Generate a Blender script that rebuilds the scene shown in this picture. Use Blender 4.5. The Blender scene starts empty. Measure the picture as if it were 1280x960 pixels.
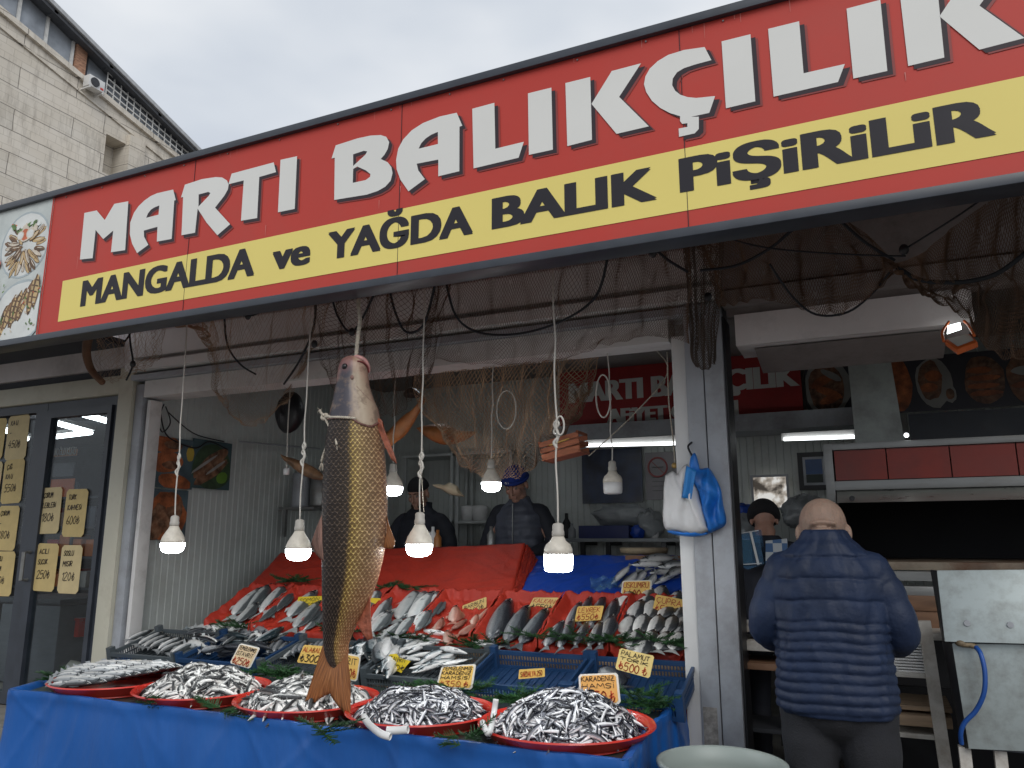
import bpy, bmesh, math, random
from mathutils import Vector, Matrix, noise
random.seed(7)
S = bpy.context.scene
COL = S.collection
PI = math.pi
R = math.radians
H = 1.5
FPX = 961.0
# ---------------------------------------------------------------- camera
def _basis(yaw, pitch, roll):
    y, p, r = R(yaw), R(pitch), R(roll)
    f = Vector((-math.sin(y)*math.cos(p), math.cos(y)*math.cos(p), math.sin(p)))
    ri = Vector((math.cos(y), math.sin(y), 0)); up = ri.cross(f)
    return ri*math.cos(r)+up*math.sin(r), -ri*math.sin(r)+up*math.cos(r), f
BR, BU, BF = _basis(24.357, 11.5276, -0.055)
O = Vector((0, 0, H))
cd = bpy.data.cameras.new('camera'); cam = bpy.data.objects.new('camera', cd); COL.objects.link(cam)
cd.lens = FPX/1280*36; cd.sensor_width = 36; cd.clip_start = .05; cd.clip_end = 2000
cam.matrix_world = Matrix(((BR.x, BU.x, -BF.x, 0), (BR.y, BU.y, -BF.y, 0), (BR.z, BU.z, -BF.z, H), (0, 0, 0, 1)))
S.camera = cam
def ray(px, py): return BR*(px-640)+BU*(480-py)+BF*FPX
def at(px, py, X=None, Y=None, Z=None):
    r = ray(px, py)
    t = X/r.x if X is not None else Y/r.y if Y is not None else (Z-H)/r.z
    return O+r*t
def atplane(px, py, p0, n):
    r = ray(px, py); t = (p0-O).dot(n)/r.dot(n); return O+r*t
# ---------------------------------------------------------------- materials
MATS = {}
def nodes(name):
    m = bpy.data.materials.new(name); m.use_nodes = True
    nt = m.node_tree; nt.nodes.clear()
    out = nt.nodes.new('ShaderNodeOutputMaterial'); b = nt.nodes.new('ShaderNodeBsdfPrincipled')
    nt.links.new(b.outputs[0], out.inputs[0])
    return m, nt, b, out
def N(nt, t, **k):
    n = nt.nodes.new(t)
    for a, v in k.items():
        if a.startswith('i_'):
            key = a[2:]
            key = int(key) if key.isdigit() else key.replace('_', ' ')
            n.inputs[key].default_value = v
        else: setattr(n, a, v)
    return n
def ramp(nt, fac, stops, interp='LINEAR'):
    r = nt.nodes.new('ShaderNodeValToRGB'); r.color_ramp.interpolation = interp
    e = r.color_ramp.elements
    while len(e) < len(stops): e.new(.5)
    for i, (p, c) in enumerate(stops):
        e[i].position = p; e[i].color = (*c, 1) if len(c) == 3 else c
    nt.links.new(fac, r.inputs[0]); return r.outputs[0]
def math_(nt, op, a, b=None, c=None):
    n = nt.nodes.new('ShaderNodeMath'); n.operation = op
    for i, v in enumerate((a, b, c)):
        if v is None: continue
        if isinstance(v, (int, float)): n.inputs[i].default_value = v
        else: nt.links.new(v, n.inputs[i])
    return n.outputs[0]
def mixc(nt, f, a, b, mode='MIX'):
    n = nt.nodes.new('ShaderNodeMix'); n.data_type = 'RGBA'; n.blend_type = mode
    for s, v in ((n.inputs[0], f), (n.inputs[6], a), (n.inputs[7], b)):
        if isinstance(v, (int, float)): s.default_value = v
        elif isinstance(v, (tuple, list)): s.default_value = (*v, 1) if len(v) == 3 else v
        else: nt.links.new(v, s)
    return n.outputs[2]
def M(name, col, rough=.6, metal=0, var=.15, scale=6, bump=.0, bscale=30, dirt=None, dscale=3, damt=.5, stretch=(1, 1, 1), emit=None, estr=0, coat=0, sub=0, randv=0, spec=None, coords='Object', bdist=.01, bstretch=None):
    if name in MATS: return MATS[name]
    m, nt, b, out = nodes(name); L = nt.links.new
    tc = N(nt, 'ShaderNodeTexCoord'); mp = N(nt, 'ShaderNodeMapping'); mp.inputs['Scale'].default_value = stretch
    L(tc.outputs[coords], mp.inputs[0])
    n1 = N(nt, 'ShaderNodeTexNoise', i_Scale=scale, i_Detail=5.0); L(mp.outputs[0], n1.inputs['Vector'])
    lo = tuple(max(0, c*(1-var)) for c in col); hi = tuple(min(1, c*(1+var)) for c in col)
    c = ramp(nt, n1.outputs[0], [(.3, lo), (.7, hi)])
    if dirt:
        n2 = N(nt, 'ShaderNodeTexNoise', i_Scale=dscale, i_Detail=8.0, i_Roughness=.7); L(mp.outputs[0], n2.inputs['Vector'])
        f = ramp(nt, n2.outputs[0], [(.62-damt*.3, (0, 0, 0)), (.75-damt*.1, (1, 1, 1))])
        c = mixc(nt, math_(nt, 'MULTIPLY', f, damt), c, dirt)
    if randv:
        oi = N(nt, 'ShaderNodeObjectInfo')
        v = math_(nt, 'MULTIPLY_ADD', oi.outputs['Random'], randv*2, 1-randv)
        hs = N(nt, 'ShaderNodeHueSaturation'); L(v, hs.inputs['Value']); L(c, hs.inputs['Color']); c = hs.outputs[0]
    L(c, b.inputs['Base Color'])
    r1 = math_(nt, 'MULTIPLY_ADD', n1.outputs[0], .25, rough-.12); L(r1, b.inputs['Roughness'])
    b.inputs['Metallic'].default_value = metal
    if spec is not None: b.inputs['Specular IOR Level'].default_value = spec
    if coat: b.inputs['Coat Weight'].default_value = coat
    if sub: b.inputs['Subsurface Weight'].default_value = sub; b.inputs['Subsurface Scale'].default_value = .01
    if emit: b.inputs['Emission Color'].default_value = (*emit, 1); b.inputs['Emission Strength'].default_value = estr
    if bump:
        n3 = N(nt, 'ShaderNodeTexNoise', i_Scale=bscale, i_Detail=4.0); L(mp.outputs[0], n3.inputs['Vector'])
        if bstretch:
            mp2 = N(nt, 'ShaderNodeMapping'); mp2.inputs['Scale'].default_value = bstretch; L(tc.outputs[coords], mp2.inputs[0]); L(mp2.outputs[0], n3.inputs['Vector'])
        bp = N(nt, 'ShaderNodeBump', i_Strength=bump, i_Distance=bdist); L(n3.outputs[0], bp.inputs['Height']); L(bp.outputs[0], b.inputs['Normal'])
    MATS[name] = m; return m
# ---------------------------------------------------------------- object helpers
def tag(o, label=None, cat=None, group=None, kind=None):
    if label: o['label'] = label
    if cat: o['category'] = cat
    if group: o['group'] = group
    if kind: o['kind'] = kind
    return o
def empty(name, loc, label=None, cat=None, group=None, rot=None, kind=None):
    o = bpy.data.objects.new(name, None); COL.objects.link(o); o.location = loc; o.empty_display_size = .05
    if rot: o.rotation_euler = rot
    return tag(o, label, cat, group, kind)
def copy_tree(o, parent=None):
    c = o.copy(); COL.objects.link(c)
    if parent: c.parent = parent
    for ch in list(o.children): copy_tree(ch, c)
    return c
def origin_of(p):
    v = Vector((0, 0, 0))
    while p is not None: v = v+p.location; p = p.parent
    return v
class MB:
    def __init__(s): s.v = []; s.f = []; s.m = []; s.uv = None
    def add(s, vs, fs, mi=0):
        k = len(s.v); s.v += [tuple(v) for v in vs]; s.f += [tuple(k+i for i in f) for f in fs]; s.m += [mi]*len(fs)
        return s
    def box(s, lo, hi, mi=0, M_=None):
        x0, y0, z0 = lo; x1, y1, z1 = hi
        vs = [Vector((x, y, z)) for z in (z0, z1) for y in (y0, y1) for x in (x0, x1)]
        if M_: vs = [M_ @ v for v in vs]
        return s.add(vs, [(0, 2, 3, 1), (4, 5, 7, 6), (0, 1, 5, 4), (2, 6, 7, 3), (0, 4, 6, 2), (1, 3, 7, 5)], mi)
    def bar(s, a, b, w, h=None, up=(0, 0, 1), mi=0):
        a, b = Vector(a), Vector(b); h = h or w; d = (b-a).normalized(); u = Vector(up)
        if abs(d.dot(u)) > .95: u = Vector((0, 1, 0))
        x = d.cross(u).normalized(); y = x.cross(d)
        vs = [p+x*(i*w/2)+y*(j*h/2) for p in (a, b) for i, j in ((-1, -1), (1, -1), (1, 1), (-1, 1))]
        return s.add(vs, [(3, 2, 1, 0), (4, 5, 6, 7), (0, 1, 5, 4), (1, 2, 6, 5), (2, 3, 7, 6), (3, 0, 4, 7)], mi)
    def tube(s, pts, r, n=8, mi=0, cap=True, flat=1.0):
        pts = [Vector(p) for p in pts]; rs = r if isinstance(r, (list, tuple)) else [r]*len(pts)
        k = len(s.v); prev = None
        for i, p in enumerate(pts):
            d = (pts[min(i+1, len(pts)-1)]-pts[max(i-1, 0)])
            if d.length < 1e-9: d = Vector((0, 0, 1))
            d.normalize()
            if prev is None:
                u = Vector((0, 0, 1)) if abs(d.z) < .9 else Vector((0, 1, 0)); x = d.cross(u).normalized()
            else:
                x = (prev-d*prev.dot(d)); x = x.normalized() if x.length > 1e-6 else d.orthogonal().normalized()
            prev = x; y = d.cross(x)
            for j in range(n):
                a = 2*PI*j/n; s.v.append(tuple(p+x*(math.cos(a)*rs[i])+y*(math.sin(a)*rs[i]*flat)))
        for i in range(len(pts)-1):
            for j in range(n):
                s.f.append((k+i*n+j, k+i*n+(j+1) % n, k+(i+1)*n+(j+1) % n, k+(i+1)*n+j)); s.m.append(mi)
        if cap:
            s.f.append(tuple(k+j for j in reversed(range(n)))); s.f.append(tuple(k+(len(pts)-1)*n+j for j in range(n))); s.m += [mi, mi]
        return s
    def lathe(s, prof, c=(0, 0, 0), n=24, mi=0, sx=1, sy=1):
        k = len(s.v); c = Vector(c)
        for r, z in prof:
            for j in range(n):
                a = 2*PI*j/n; s.v.append((c.x+math.cos(a)*r*sx, c.y+math.sin(a)*r*sy, c.z+z))
        for i in range(len(prof)-1):
            for j in range(n):
                s.f.append((k+i*n+j, k+i*n+(j+1) % n, k+(i+1)*n+(j+1) % n, k+(i+1)*n+j)); s.m.append(mi)
        if prof[0][0] > 1e-6: s.f.append(tuple(k+j for j in reversed(range(n)))); s.m.append(mi)
        if prof[-1][0] > 1e-6: s.f.append(tuple(k+(len(prof)-1)*n+j for j in range(n))); s.m.append(mi)
        return s
    def ell(s, c, r, n=12, m=8, M_=None, mi=0):
        k = len(s.v); c = Vector(c)
        if not isinstance(r, (tuple, list)): r = (r, r, r)
        for i in range(m+1):
            t = PI*i/m
            for j in range(n):
                a = 2*PI*j/n; v = Vector((r[0]*math.sin(t)*math.cos(a), r[1]*math.sin(t)*math.sin(a), r[2]*math.cos(t)))
                if M_: v = M_ @ v
                s.v.append(tuple(c+v))
        for i in range(m):
            for j in range(n):
                s.f.append((k+(i+1)*n+j, k+(i+1)*n+(j+1) % n, k+i*n+(j+1) % n, k+i*n+j)); s.m.append(mi)
        return s
    def cap(s, a, b, ra, rb, n=10, mi=0):      # tapered capsule
        a, b = Vector(a), Vector(b); d = b-a; l = max(d.length, 1e-6); d = d/l
        pts = []; rs = []
        for t in (-.98, -.8, -.5, 0): pts.append(a+d*ra*t); rs.append(ra*math.sqrt(max(0, 1-t*t)))
        for t in (0, .5, .8, .98): pts.append(b+d*rb*t); rs.append(rb*math.sqrt(max(0, 1-t*t)))
        return s.tube(pts, rs, n, mi)
    def grid(s, fn, nu, nv, mi=0, flip=False):
        k = len(s.v)
        for j in range(nv+1):
            for i in range(nu+1): s.v.append(tuple(fn(i/nu, j/nv)))
        for j in range(nv):
            for i in range(nu):
                q = (k+j*(nu+1)+i, k+j*(nu+1)+i+1, k+(j+1)*(nu+1)+i+1, k+(j+1)*(nu+1)+i)
                s.f.append(q[::-1] if flip else q); s.m.append(mi)
        return s
    def build(s, name, mat, parent=None, smooth=False, bevel=0, solid=0, sub=0, loc=None, world=True, merge=False, angle=None):
        me = bpy.data.meshes.new(name); o0 = origin_of(parent) if (parent and world) else Vector((0, 0, 0))
        if parent is None and loc is not None: o0 = Vector(loc)
        me.from_pydata([tuple(Vector(v)-o0) for v in s.v], [], s.f)
        for mm in (mat if isinstance(mat, (list, tuple)) else [mat]): me.materials.append(mm)
        if any(s.m):
            for p, i in zip(me.polygons, s.m): p.material_index = i
        if s.uv is not None:
            ul = me.uv_layers.new(name='UVMap')
            for lp in me.loops: ul.data[lp.index].uv = s.uv[lp.vertex_index]
        if merge or bevel:
            bm = bmesh.new(); bm.from_mesh(me); bmesh.ops.remove_doubles(bm, verts=bm.verts, dist=1e-5)
            if bevel:
                bmesh.ops.bevel(bm, geom=[e for e in bm.edges if len(e.link_faces) == 2 and e.calc_face_angle(0) > .6], offset=bevel, segments=2, affect='EDGES', profile=.6)
            bm.to_mesh(me); bm.free()
        if smooth or bevel:
            for p in me.polygons: p.use_smooth = True
            if bevel or angle: me.set_sharp_from_angle(angle=angle or R(40))
        me.update()
        o = bpy.data.objects.new(name, me); COL.objects.link(o)
        if parent: o.parent = parent
        elif loc is not None: o.location = loc
        if solid: md = o.modifiers.new('solid', 'SOLIDIFY'); md.thickness = solid; md.offset = 0
        if sub: md = o.modifiers.new('sub', 'SUBSURF'); md.levels = sub; md.render_levels = sub
        return o
def crom(p, n):           # catmull-rom through points
    p = [Vector(q) for q in p]; out = []
    for i in range(len(p)-1):
        a, b, c, d = p[max(i-1, 0)], p[i], p[i+1], p[min(i+2, len(p)-1)]
        for k in range(n):
            t = k/n; out.append(.5*((2*b)+(c-a)*t+(2*a-5*b+4*c-d)*t*t+(3*b-a-3*c+d)*t**3))
    out.append(p[-1]); return out
def remesh(mb, name, mat, parent, voxel, smooth=3, world=True, fac=.5):
    o = mb.build(name, mat, parent, world=world)
    md = o.modifiers.new('r', 'REMESH'); md.mode = 'VOXEL'; md.voxel_size = voxel; md.use_smooth_shade = True
    if smooth: s_ = o.modifiers.new('s', 'SMOOTH'); s_.iterations = smooth; s_.factor = fac
    dg = bpy.context.evaluated_depsgraph_get(); me = bpy.data.meshes.new_from_object(o.evaluated_get(dg))
    old = o.data; o.modifiers.clear(); o.data = me; bpy.data.meshes.remove(old)
    for p in me.polygons: p.use_smooth = True
    if not me.materials: me.materials.append(mat)
    return o
# ---------------------------------------------------------------- lettering
FONT = {
'A': [[(0, 0), (.3, 1), (.6, 0)], [(.12, .38), (.5, .38)]], 'B': [[(.02, 0), (.05, 1), (.4, .92), (.42, .68), (.08, .52), (.5, .38), (.48, .1), (.02, 0)]],
'C': [[(.55, .85), (.35, 1), (.1, .8), (0, .45), (.12, .1), (.35, 0), (.58, .15)]], 'Ç': [[(.55, .85), (.35, 1), (.1, .8), (0, .45), (.12, .1), (.35, 0), (.58, .15)], [(.32, 0), (.38, -.12), (.24, -.2)]],
'D': [[(.03, 0), (.05, 1), (.4, .85), (.55, .5), (.4, .1), (.03, 0)]], 'E': [[(.5, 1), (.03, .98), (0, 0), (.5, .02)], [(0, .5), (.4, .52)]],
'F': [[(.5, 1), (.03, .98), (0, 0)], [(0, .5), (.4, .52)]], 'G': [[(.55, .85), (.3, 1), (.05, .7), (.05, .25), (.3, 0), (.55, .15), (.55, .45), (.32, .45)]],
'Ğ': [[(.55, .85), (.3, 1), (.05, .7), (.05, .25), (.3, 0), (.55, .15), (.55, .45), (.32, .45)], [(.15, 1.2), (.3, 1.1), (.45, 1.2)]],
'H': [[(.03, 1), (0, 0)], [(.55, 1), (.52, 0)], [(0, .5), (.54, .52)]], 'I': [[(.1, 1), (.08, 0)]], 'İ': [[(.1, .8), (.08, 0)], [(.1, 1.05), (.12, 1.1)]],
'K': [[(.04, 1), (0, 0)], [(.5, 1), (.02, .45), (.55, 0)]], 'L': [[(.05, 1), (0, .02), (.5, 0)]], 'M': [[(0, 0), (.08, 1), (.32, .4), (.58, 1), (.65, 0)]],
'N': [[(0, 0), (.04, 1), (.5, .02), (.55, 1)]], 'O': [[(.3, 1), (.05, .75), (.02, .3), (.25, 0), (.5, .2), (.55, .7), (.3, 1)]],
'P': [[(0, 0), (.04, 1), (.45, .95), (.5, .65), (.3, .48), (.03, .47)]], 'R': [[(0, 0), (.04, 1), (.45, .95), (.48, .68), (.3, .5), (.03, .47), (.55, 0)]],
'S': [[(.5, .88), (.28, 1), (.05, .82), (.12, .58), (.42, .42), (.5, .18), (.28, 0), (.02, .12)]], 'Ş': [[(.5, .88), (.28, 1), (.05, .82), (.12, .58), (.42, .42), (.5, .18), (.28, 0), (.02, .12)], [(.28, 0), (.34, -.14), (.2, -.2)]],
'T': [[(-.02, .97), (.55, 1)], [(.27, .98), (.25, 0)]], 'U': [[(.02, 1), (0, .25), (.22, 0), (.48, .15), (.52, 1)]], 'V': [[(0, 1), (.25, 0), (.55, 1)]],
'Y': [[(0, 1), (.27, .5), (.55, 1)], [(.27, .5), (.22, 0)]], 'Z': [[(.02, 1), (.5, .97), (0, .03), (.55, 0)], [(.1, .5), (.45, .5)]],
'0': [[(.28, 1), (.05, .7), (.05, .25), (.25, 0), (.48, .25), (.5, .75), (.28, 1)]], '1': [[(.08, .75), (.3, 1), (.28, 0)]], '2': [[(.03, .8), (.28, 1), (.5, .75), (.02, .02), (.55, .05)]],
'3': [[(.03, .95), (.48, .97), (.22, .58), (.5, .38), (.35, .02), (0, .08)]], '4': [[(.32, 1), (0, .35), (.52, .37)], [(.38, .65), (.34, 0)]],
'5': [[(.52, 1), (.1, .97), (.06, .55), (.4, .6), (.5, .3), (.3, 0), (0, .08)]], '6': [[(.42, 1), (.08, .5), (.1, .1), (.4, .05), (.48, .35), (.1, .4)]], '7': [[(0, .97), (.5, 1), (.15, 0)], [(.1, .5), (.42, .5)]],
'8': [[(.3, .5), (.08, .75), (.3, 1), (.5, .75), (.05, .25), (.28, 0), (.5, .25), (.3, .5)]], '9': [[(.45, .6), (.1, .55), (.08, .9), (.4, 1), (.45, .6), (.35, 0)]],
'₺': [[(.2, 1), (.18, .1), (.4, .08), (.52, .4)], [(0, .5), (.42, .75)], [(0, .3), (.42, .55)]], 'g': [[(.4, .4), (.1, .45), (.1, .1), (.38, .1), (.4, .45), (.36, -.3), (.05, -.25)]],
'-': [[(.05, .4), (.45, .42)]], '/': [[(0, 0), (.4, 1)]], '!': [[(.1, 1), (.1, .3)], [(.1, .05), (.12, 0)]], '.': [[(.1, 0), (.16, .04)]], '\'': [[(.1, 1), (.06, .75)]]}
def strokes(mb, text, o, ux, uy, h, w, mi=0, wide=1.0, rough=.04, nrm=None, lift=.0015, fit=None, seed=1):
    rng = random.Random(seed*31+len(text)); nrm = nrm or ux.cross(uy).normalized()
    adv = []
    for ch in text:
        g = FONT.get(ch); adv.append((.3 if g is None else max(p[0] for st in g for p in st)+.16))
    tot = sum(adv)*h*wide
    k = 1 if fit is None else fit/tot
    x = 0
    for ch, a in zip(text, adv):
        g = FONT.get(ch)
        if g:
            for st in g:
                pts = []
                P = [Vector((p[0]+rng.uniform(-rough, rough), p[1]+rng.uniform(-rough, rough), 0)) for p in st]
                P = crom(P, 3) if len(P) > 3 else P
                for p in P: pts.append(o+ux*((x+p.x)*h*wide*k)+uy*(p.y*h)+nrm*lift)
                for a_, b_ in zip(pts[:-1], pts[1:]):
                    d = b_-a_
                    if d.length < 1e-6: continue
                    d.normalize(); sN = nrm.cross(d)*(w/2); e = d*(w*.3)
                    mb.add([a_-e-sN, b_+e-sN, b_+e+sN, a_-e+sN], [(0, 1, 2, 3)], mi)
        x += a
    return tot*k
def fontmesh(text, offset=.0, shear=0, extrude=0):
    c = bpy.data.curves.new('t', 'FONT'); c.body = text; c.size = 1; c.offset = offset; c.shear = shear; c.extrude = extrude; c.resolution_u = 4
    o = bpy.data.objects.new('t', c); COL.objects.link(o)
    dg = bpy.context.evaluated_depsgraph_get(); me = bpy.data.meshes.new_from_object(o.evaluated_get(dg))
    vs = [v.co.copy() for v in me.vertices]; fs = [tuple(p.vertices) for p in me.polygons]
    bpy.data.objects.remove(o); bpy.data.curves.remove(c); bpy.data.meshes.remove(me)
    return vs, fs
# ---------------------------------------------------------------- shared materials
m_frame = M('dark frame paint', (.035, .042, .055), .4, var=.2, scale=9)
m_white = M('off white lacquered steel', (.70, .69, .67), .5, var=.06, scale=3, dirt=(.2, .18, .15), damt=.35, dscale=5, bump=.05)
m_cream = M('cream painted metal', (.55, .53, .43), .5, var=.06, scale=4, dirt=(.25, .21, .15), damt=.35, dscale=4)
m_grey = M('grey painted steel', (.37, .39, .42), .45, var=.08, scale=4, dirt=(.12, .10, .09), damt=.5, dscale=3, bump=.05)
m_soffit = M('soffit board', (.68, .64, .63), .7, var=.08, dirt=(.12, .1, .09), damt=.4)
m_shade = M('stained soffit board with painted shade', (.27, .24, .23), .8, var=.25, scale=3, dirt=(.05, .04, .035), damt=.6)  # darker soffit copy: shade under the right of the sign put into the colour
m_wallp = M('grooved sandwich panel', (.52, .55, .53), .5, var=.05, scale=2, dirt=(.2, .19, .15), damt=.4, dscale=2)
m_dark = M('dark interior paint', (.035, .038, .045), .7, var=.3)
m_black = M('black plastic', (.012, .012, .014), .45, var=.3)
m_ceil = M('interior ceiling panel', (.22, .21, .20), .7, var=.1, dirt=(.08, .07, .06), damt=.5)
m_rope = M('pale twisted rope', (.5, .45, .37), .85, var=.3, scale=90, bump=.4, bscale=200)
m_wire = M('lamp cable', (.55, .53, .48), .6, var=.1)
m_steel = M('stainless steel', (.24, .245, .24), .42, metal=.55, var=.12, scale=4, dirt=(.15, .12, .09), damt=.4, stretch=(1, 1, 6))
m_wood = M('worn timber', (.28, .20, .13), .75, var=.35, scale=5, stretch=(1, 8, 8), bump=.2)
m_blueplastic = M('navy crate plastic', (.015, .05, .13), .4, var=.2, dirt=(.06, .07, .08), damt=.3)
m_greyplastic = M('grey crate plastic', (.075, .09, .10), .45, var=.2, dirt=(.03, .03, .03), damt=.4)
m_redcloth = M('red plastic sheet', (.42, .034, .018), .52, var=.15, scale=5, bump=.5, bscale=22, spec=.35, dirt=(.25, .02, .015), damt=.4)
m_redtub = M('red plastic tray', (.55, .03, .018), .3, var=.1, scale=5, coat=.3)
m_bluesheet = M('blue sheet', (.008, .055, .36), .42, var=.15, scale=4, bump=.2, bscale=12)
m_card = M('yellow price card', (.80, .52, .13), .6, var=.1, scale=20)
m_cardw = M('white card back', (.72, .70, .64), .6, var=.05, scale=20)
m_ink = M('black marker ink', (.03, .02, .02), .6, var=0)
m_inkr = M('red marker ink', (.50, .05, .02), .6, var=0)
m_whitepl = M('white plastic', (.68, .68, .67), .4, var=.05)
m_skin = M('skin', (.42, .24, .17), .5, var=.12, scale=30, bump=.15, bscale=120, sub=.15)
def emitter(name, col, s_):
    m, nt, b, out = nodes(name); b.inputs['Base Color'].default_value = (.8, .8, .8, 1)
    b.inputs['Emission Color'].default_value = (*col, 1); b.inputs['Emission Strength'].default_value = s_; return m
m_tube = emitter('lit tube', (.93, .98, 1), 3.5)
m_bulb = emitter('lit bulb diffuser', (.93, .98, 1), 42.0)
m_tubesoft = emitter('lit tube behind glass', (.88, .95, 1), 9)

# ---------------------------------------------------------------- ground
m, nt, b, out = nodes('stone paving'); L = nt.links.new
tc = N(nt, 'ShaderNodeTexCoord'); mp = N(nt, 'ShaderNodeMapping'); L(tc.outputs['Object'], mp.inputs[0]); mp.inputs['Scale'].default_value = (1.6, 1.6, 1)
br = N(nt, 'ShaderNodeTexBrick', i_Scale=1.0, i_Mortar_Size=.02); br.inputs['Color1'].default_value = (.30, .28, .26, 1); br.inputs['Color2'].default_value = (.22, .205, .19, 1); br.inputs['Mortar'].default_value = (.08, .07, .065, 1)
L(mp.outputs[0], br.inputs['Vector'])
nn = N(nt, 'ShaderNodeTexNoise', i_Scale=3.0, i_Detail=8.0); L(tc.outputs['Object'], nn.inputs['Vector'])
L(mixc(nt, .75, br.outputs[0], ramp(nt, nn.outputs[0], [(.3, (.4, .36, .33)), (.7, (1, 1, 1))]), 'MULTIPLY'), b.inputs['Base Color'])
L(ramp(nt, nn.outputs[0], [(.35, (.25,)*3), (.6, (.75,)*3)]), b.inputs['Roughness'])
bp = N(nt, 'ShaderNodeBump', i_Strength=.4, i_Distance=.01); L(br.outputs[1], bp.inputs['Height']); bp.invert = True; L(bp.outputs[0], b.inputs['Normal'])
m_paving = m
g = MB().grid(lambda u, v: (-400+800*u, -400+800*v, 0), 8, 8).build('ground', m_paving); tag(g, kind='structure')
m_plinth = M('worn terrazzo plinth', (.22, .21, .19), .5, var=.2, scale=6, dirt=(.08, .07, .06), damt=.6, dscale=4, bump=.1)
p = MB().box((-14, 3.45, .004), (6, 9.5, .33)).build('pavement', m_plinth, bevel=.01); tag(p, kind='structure')

# ---------------------------------------------------------------- distant block building
m, nt, b, out = nodes('weathered board marked concrete'); L = nt.links.new
tc = N(nt, 'ShaderNodeTexCoord'); sp = N(nt, 'ShaderNodeSeparateXYZ'); L(tc.outputs['Object'], sp.inputs[0])
cb = N(nt, 'ShaderNodeCombineXYZ'); L(sp.outputs[1], cb.inputs[0]); L(sp.outputs[2], cb.inputs[1])
br = N(nt, 'ShaderNodeTexBrick', i_Scale=1.0, i_Mortar_Size=.014, offset=.37); br.inputs['Brick Width'].default_value = 3.4; br.inputs['Row Height'].default_value = .82
br.inputs['Color1'].default_value = (.76, .71, .63, 1); br.inputs['Color2'].default_value = (.66, .62, .55, 1); br.inputs['Mortar'].default_value = (.22, .2, .18, 1)
wob = N(nt, 'ShaderNodeTexNoise', i_Scale=.7, i_Detail=5.0); L(cb.outputs[0], wob.inputs['Vector'])
add = N(nt, 'ShaderNodeVectorMath', operation='MULTIPLY_ADD'); L(wob.outputs[1], add.inputs[0]); add.inputs[1].default_value = (.12, .09, 0); L(cb.outputs[0], add.inputs[2]); L(add.outputs[0], br.inputs['Vector'])
br2 = N(nt, 'ShaderNodeTexBrick', i_Scale=1.0, i_Mortar_Size=.012, offset=.5); br2.inputs['Brick Width'].default_value = .62; br2.inputs['Row Height'].default_value = .3
br2.inputs['Color1'].default_value = (1, 1, 1, 1); br2.inputs['Color2'].default_value = (.94, .93, .91, 1); br2.inputs['Mortar'].default_value = (.74, .73, .7, 1); L(add.outputs[0], br2.inputs['Vector'])
c1 = mixc(nt, .8, br.outputs[0], br2.outputs[0], 'MULTIPLY')
st = N(nt, 'ShaderNodeMapping'); st.inputs['Scale'].default_value = (2.2, .35, 1); L(cb.outputs[0], st.inputs[0])
ns = N(nt, 'ShaderNodeTexNoise', i_Scale=1.0, i_Detail=9.0, i_Roughness=.75); L(st.outputs[0], ns.inputs['Vector'])
c2 = mixc(nt, math_(nt, 'MULTIPLY', ramp(nt, ns.outputs[0], [(.50, (0,)*3), (.66, (1,)*3)]), .6), c1, (.30, .27, .23))
nb = N(nt, 'ShaderNodeTexNoise', i_Scale=.5, i_Detail=3.0); L(cb.outputs[0], nb.inputs['Vector'])
c3 = mixc(nt, .5, c2, ramp(nt, nb.outputs[0], [(.35, (.78, .74, .68)), (.65, (1.0, 1.0, 1.0))]), 'MULTIPLY')
L(c3, b.inputs['Base Color']); b.inputs['Roughness'].default_value = .9
bp = N(nt, 'ShaderNodeBump', i_Strength=.3, i_Distance=.03); L(br.outputs[1], bp.inputs['Height']); bp.invert = True; L(bp.outputs[0], b.inputs['Normal'])
m_conc = m
BX = -26.0
def bl(px, py, dx=0): p_ = at(px, py, X=BX); return Vector((BX+dx, p_.y, p_.z))
def lin(p, q, y): t = (y-p.y)/(q.y-p.y); return p.z+(q.z-p.z)*t
sA, sB = bl(0, 12), bl(237, 209)          # sill line of the top storey
rA, rB = bl(60, 0), bl(260, 200)          # outer roof edge (built proud of the wall)
y0, y1 = 5.0, 27.5
bld = empty('concrete_block_building', (BX, y0, 0), 'tall weathered concrete building with glazed top storey rising behind the shop sign', 'building')
zs = lambda y: lin(sA, sB, y)
wa, wb = bl(130, 215), bl(155, 168)       # the window opening
wy0, wz0, wy1, wz1 = bl(128, 212).y, bl(128, 215).z, bl(154, 212).y, bl(131, 166).z
mb = MB()
def wallq(ya, yb, za, zb, depth=0):
    f = lambda y, z: z if isinstance(z, (int, float)) else z(y)
    mb.add([(BX, ya, f(ya, za)), (BX, yb, f(yb, za)), (BX, yb, f(yb, zb)), (BX, ya, f(ya, zb))], [(0, 1, 2, 3)])
wallq(y0, wy0, 0, zs); wallq(wy1, y1, 0, zs); wallq(wy0, wy1, 0, wz0); wallq(wy0, wy1, wz1, zs)
for (a_, b_, c_, d_) in (((wy0, wz0), (wy1, wz0), 0, 0), ((wy0, wz1), (wy1, wz1), 0, 0), ((wy0, wz0), (wy0, wz1), 0, 0), ((wy1, wz0), (wy1, wz1), 0, 0)):
    mb.add([(BX, *a_), (BX, *b_), (BX-.7, *b_), (BX-.7, *a_)], [(0, 1, 2, 3)])
mb.add([(BX-.7, wy0, wz0), (BX-.7, wy1, wz0), (BX-.7, wy1, wz1), (BX-.7, wy0, wz1)], [(0, 1, 2, 3)])
mb.add([(BX, y0, 0), (BX-12, y0, 0), (BX-12, y0, 22), (BX, y0, zs(y0))], [(0, 1, 2, 3)])
mb.add([(BX, y1, 0), (BX-12, y1, 0), (BX-12, y1, zs(y1)), (BX, y1, zs(y1))], [(3, 2, 1, 0)])
mb.build('wall', m_conc, bld)
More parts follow.
